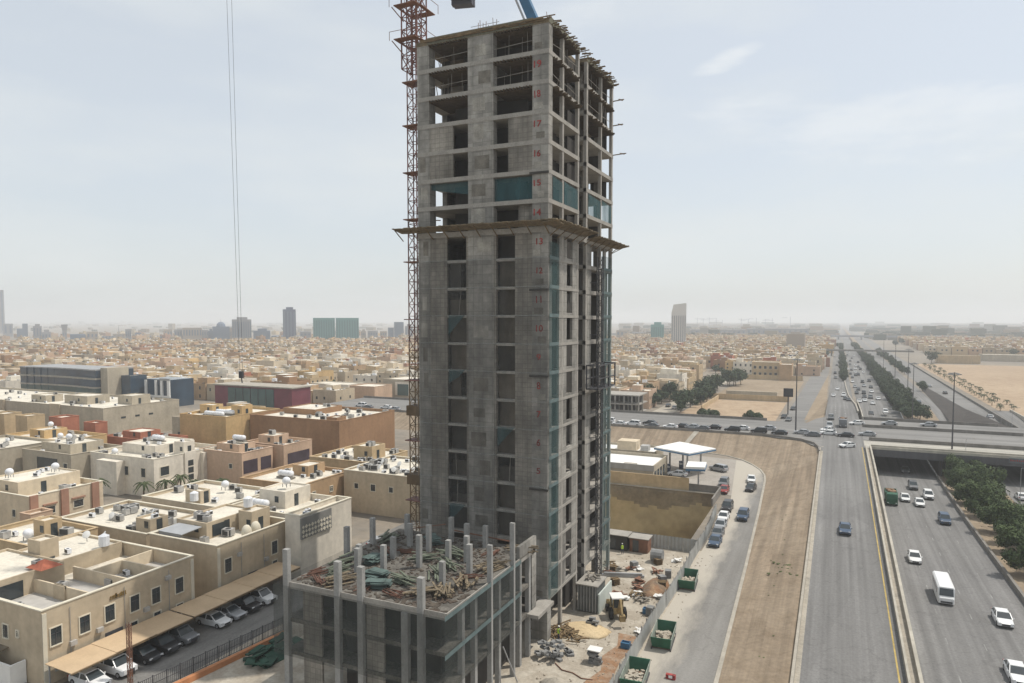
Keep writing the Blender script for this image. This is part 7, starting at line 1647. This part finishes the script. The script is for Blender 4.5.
DT = [(-58, 290), (-59.5, 299), (-57.5, 308), (-59.5, 318), (-56.5, 326), (-59, 334), (-57, 342), (-59.2, 352), (-57.5, 362), (-59, 374), (-58, 386), (-59.5, 398), (-55, 320), (-54.5, 332), (-73.5, 306), (-76, 312), (-79, 307), (-72, 316), (-74.5, 322), (-70.5, 327), (-82, 316)]
for i, (x, y) in enumerate(DT): tree(('dark', i % 2), x, y, 0, 'dark green tree in the clump %s' % ('beside the sandy lot' if x > -61 else 'among the houses left of the street'), 'tree clump ' + ('beside the sandy lot' if x > -61 else 'left of the street'), r6.uniform(.75, 1.2))
for i, (x, y) in enumerate([(-55.5, 415), (-52.5, 419), (-54.5, 424), (-57, 420), (-51, 429)]): tree(('dark', 1), x, y, 0, 'tall dark tree in the clump by the white wall beyond the tan lot', 'tall clump beyond the tan lot', 1.15)
for i, (x, y, lab) in enumerate(((-45.5, 268, 'left'), (-43.2, 269, 'middle'), (-40.8, 268, 'right'), (-28.5, 268, 'single left'), (-25.8, 268.5, 'single right'))): tree(('dark', 2), x, y, 0, 'low dark bush just behind the cross road, %s one' % lab, None, 1.05, 'bush')
for i in range(90):
    x, y = (r6.uniform(-260, -66), r6.uniform(275, 900)) if i < 70 else (r6.uniform(-250, -180), r6.uniform(270, 500))
    tree(('dark', 2), x, y, 0, 'dusty dark street tree between the houses of the dense district', 'street trees of the dense district', r6.uniform(.8, 1.5))
for i in range(40): tree(('dark', 1), r6.uniform(75, 420), r6.uniform(705, 1250), 0, 'hazy dark tree beyond the desert lot', 'hazy trees beyond the desert lot', r6.uniform(.8, 1.3))
def palm_meshes(h, seed, nf=16, fl=2.3):
    r = random.Random(seed); tm = MB(); tm.bar((0, 0, 0), (.1, 0, h), .38, 8, w2=.26); vs = MB()
    for i in range(nf):
        a = 2 * pi * i / nf + r.uniform(-.2, .2); el = r.uniform(-.1, 1.0); p = Vector((.1, 0, h)); d = Vector((math.cos(a), math.sin(a), 0)); 
        prev = p; seg = 5
        for k in range(seg):
            t = (k + 1) / seg; q = p + d * fl * t * math.cos(el * .7) + Vector((0, 0, math.sin(el) * fl * t * .8 - fl * .75 * t * t)); w_ = .32 * (1 - t * .75); sd = Vector((-d.y, d.x, 0)) * w_; pw = Vector((-d.y, d.x, 0)) * .32 * (1 - (t - .2) * .75)
            dr = Vector((0, 0, -.16)); vs.quad(tuple(prev - pw + dr), tuple(prev), tuple(q), tuple(q - sd + dr)); vs.quad(tuple(prev), tuple(prev + pw + dr), tuple(q + sd + dr), tuple(q)); prev = q
    return tm.mesh('trunk', M_trunk), vs.mesh('fronds', M_palm)
PM = [palm_meshes(4.2, 1), palm_meshes(3.2, 2), palm_meshes(2.4, 3, 14, 2.0)]
def palm(x, y, lab, k=0, g=None, s=1):
    t = thing('palm_tree', lab, 'palm tree', (x, y, 0), rnd.uniform(0, 6), g); t.scale = (s, s, s)
    for n_, me in zip(('trunk', 'fronds'), PM[k]): o = bpy.data.objects.new(n_, me); link(o, t)
for x, y, lab in ((-130, 98.0, 'left one of three palms before the white villa'), (-127.5, 101.5, 'middle one of three palms before the white villa'), (-128.8, 106, 'right one of three palms before the white villa'), (-121.5, 104, 'palm in the gap between white and pinkish villas, left one'), (-117.8, 107, 'palm in the gap between white and pinkish villas, right one'), (-113, 118.5, 'small palm beside the pinkish villa wall'), (-141, 96, 'palm by the low wall of the modern grey villa')): palm(x, y, lab, 0)
heap('green_shrub', -60.8, 73, .1, .1, .1, M_leaf, 'tiny shrub stub behind the podium column stubs', 'shrub', 9)
tree(('dark', 2), -59.5, 74, 0, 'bright green bush behind the podium column stubs', None, .9, 'bush')
for i in range(58):
    y = 350 + i * 5.6 + r6.uniform(-2, 2); x = 63 + (y - 350) * .008 + r6.uniform(-1.0, 1.0) + (i % 2) * 5.5
    palm(x, y, 'young palm in the double row edging the desert lot', 1 + i % 2, 'palms edging the desert lot', r6.uniform(.55, .9))
for x, y, s in [(rc.gauss(-7.0, .9), rc.gauss(111, 1.6), rc.uniform(.05, .13)) for _ in range(12)] + [(rc.gauss(-5.0, .5), rc.gauss(108, 1), rc.uniform(.05, .1)) for _ in range(5)] + [(rc.uniform(-9, -5), rc.uniform(80, 150), rc.uniform(.03, .07)) for _ in range(16)]:
    cm, tm = tree_proto(('dark', 2)); t = thing('scrub_bush', 'low green scrub growing on the sand slope', 'bush', (x, y, max(0, (x - sr_right(y)) / (-3.3 - sr_right(y))) * z_up(y) * .9 - .45 * s), 0, 'low scrub on the sand slope'); t.scale = (s, s, s * .45); o = bpy.data.objects.new('foliage', cm); link(o, t); o.material_slots[0].link = 'OBJECT'; o.material_slots[0].material = foliage_mat('scrub_leaves', (.08, .10, .04), (.15, .17, .08)) if 'scrub_leaves' not in MATS else MATS['scrub_leaves']
# side street trees and far green masses
mb = MB()
# ---------------------------------------------------------------- light, sky, air
SUN = Vector((0.36, 0.29, 0.89)).normalized()
elev = math.asin(SUN.z); az = math.atan2(SUN.x, SUN.y)
CL1, CL2, CL3 = (-0.1497, 0.3327), (0.0419, 0.2383), (-0.3685, 0.3946)
w = bpy.data.worlds.new('World'); sc.world = w; w.use_nodes = True
N, L = w.node_tree.nodes, w.node_tree.links
bg = N['Background']
sky = N.new('ShaderNodeTexSky'); sky.sky_type = 'NISHITA'; sky.sun_disc = False
sky.sun_elevation = elev; sky.sun_rotation = az; sky.altitude = 600; sky.dust_density = 4.0; sky.air_density = 1.0; sky.ozone_density = 1.5
tc = N.new('ShaderNodeTexCoord')
sep = N.new('ShaderNodeSeparateXYZ'); L.new(tc.outputs['Generated'], sep.inputs[0])
mp = N.new('ShaderNodeMapping'); mp.inputs['Scale'].default_value = (1.6, 1.6, 6.0); mp.inputs['Location'].default_value = (0.3, 0.9, 0.2)
L.new(tc.outputs['Generated'], mp.inputs[0])
n1 = N.new('ShaderNodeTexNoise'); n1.inputs['Scale'].default_value = 1.5; n1.inputs['Detail'].default_value = 7; n1.inputs['Roughness'].default_value = .5
L.new(mp.outputs[0], n1.inputs['Vector'])
mr = N.new('ShaderNodeMapRange'); mr.inputs[1].default_value = .42; mr.inputs[2].default_value = .78; mr.inputs[3].default_value = .68; mr.inputs[4].default_value = .97
L.new(n1.outputs[0], mr.inputs[0])
mx = N.new('ShaderNodeMix'); mx.data_type = 'RGBA'; mx.inputs[7].default_value = (4.85, 5.1, 5.15, 1)
L.new(mr.outputs[0], mx.inputs[0]); L.new(sky.outputs[0], mx.inputs[6])
# two thin clouds at their bearing and height in the sky
asn = N.new('ShaderNodeMath'); asn.operation = 'ARCSINE'; L.new(sep.outputs[2], asn.inputs[0])
att = N.new('ShaderNodeMath'); att.operation = 'ARCTAN2'; L.new(sep.outputs[0], att.inputs[0]); L.new(sep.outputs[1], att.inputs[1])
n2 = N.new('ShaderNodeTexNoise'); n2.inputs['Scale'].default_value = 9; n2.inputs['Detail'].default_value = 6; n2.inputs['Roughness'].default_value = .6
mp2 = N.new('ShaderNodeMapping'); mp2.inputs['Scale'].default_value = (1, 1, 3.2); L.new(tc.outputs['Generated'], mp2.inputs[0]); L.new(mp2.outputs[0], n2.inputs['Vector'])
def mth(op, a, b, c=None):
    m_ = N.new('ShaderNodeMath'); m_.operation = op
    for i, v in enumerate((a, b, c)):
        if v is None: continue
        if isinstance(v, (int, float)): m_.inputs[i].default_value = v
        else: L.new(v, m_.inputs[i])
    return m_.outputs[0]
cur = mx.outputs[2]
for (a0, e0, ra, re, tilt, amt, soft) in ((CL1[0], CL1[1], .05, .013, .25, .6, 1.6), (CL2[0], CL2[1], .24, .05, -.08, .42, 1.4), (CL3[0], CL3[1], .12, .03, .05, .22, 1.2)):
    da = mth('MULTIPLY', mth('SUBTRACT', att.outputs[0], a0), 1 / ra); de = mth('MULTIPLY', mth('SUBTRACT', mth('SUBTRACT', asn.outputs[0], e0), mth('MULTIPLY', mth('SUBTRACT', att.outputs[0], a0), tilt)), 1 / re)
    d2 = mth('ADD', mth('MULTIPLY', da, da), mth('MULTIPLY', de, de))
    f = mth('SUBTRACT', mth('ADD', 1.0, mth('MULTIPLY', mth('SUBTRACT', n2.outputs[0], .5), 3.6)), d2)
    mr_ = N.new('ShaderNodeMapRange'); mr_.inputs[1].default_value = 0; mr_.inputs[2].default_value = soft; mr_.inputs[3].default_value = 0; mr_.inputs[4].default_value = amt; mr_.interpolation_type = 'SMOOTHSTEP'; L.new(f, mr_.inputs[0])
    m3 = N.new('ShaderNodeMix'); m3.data_type = 'RGBA'; m3.inputs[7].default_value = (5.6, 5.75, 5.8, 1); L.new(mr_.outputs[0], m3.inputs[0]); L.new(cur, m3.inputs[6]); cur = m3.outputs[2]
L.new(cur, bg.inputs[0]); bg.inputs[1].default_value = 0.162
sl = bpy.data.lights.new('sun', 'SUN'); sl.energy = 3.5; sl.angle = R(0.6); sl.color = (1, .95, .87)
so = bpy.data.objects.new('sun', sl); COL.objects.link(so); so.rotation_euler = SUN.to_track_quat('Z', 'Y').to_euler(); so.location = (0, 0, 200)
HZ = 9000
mb = MB(); mb.box(-HZ, HZ, -400, HZ * 1.3, -16, 112)
hz = solo('haze', mb, bpy.data.materials.new('haze_air'), 'pale dusty haze hanging over the whole city', 'haze', kind='stuff')
hm = hz.data.materials[0]; hm.use_nodes = True; hn = hm.node_tree.nodes; hn.clear()
out = hn.new('ShaderNodeOutputMaterial'); pv = hn.new('ShaderNodeVolumePrincipled')
pv.inputs['Color'].default_value = (.93, .95, .97, 1); pv.inputs['Density'].default_value = 0.00030; pv.inputs['Anisotropy'].default_value = 0.2
hm.node_tree.links.new(pv.outputs[0], out.inputs['Volume'])
sc.view_settings.view_transform = 'Standard'; sc.view_settings.look = 'None'; sc.view_settings.gamma = 1; sc.view_settings.exposure = 0.0
sc.cycles.volume_bounces = 1; sc.cycles.transparent_max_bounces = 12
sc.cycles.max_bounces = 5
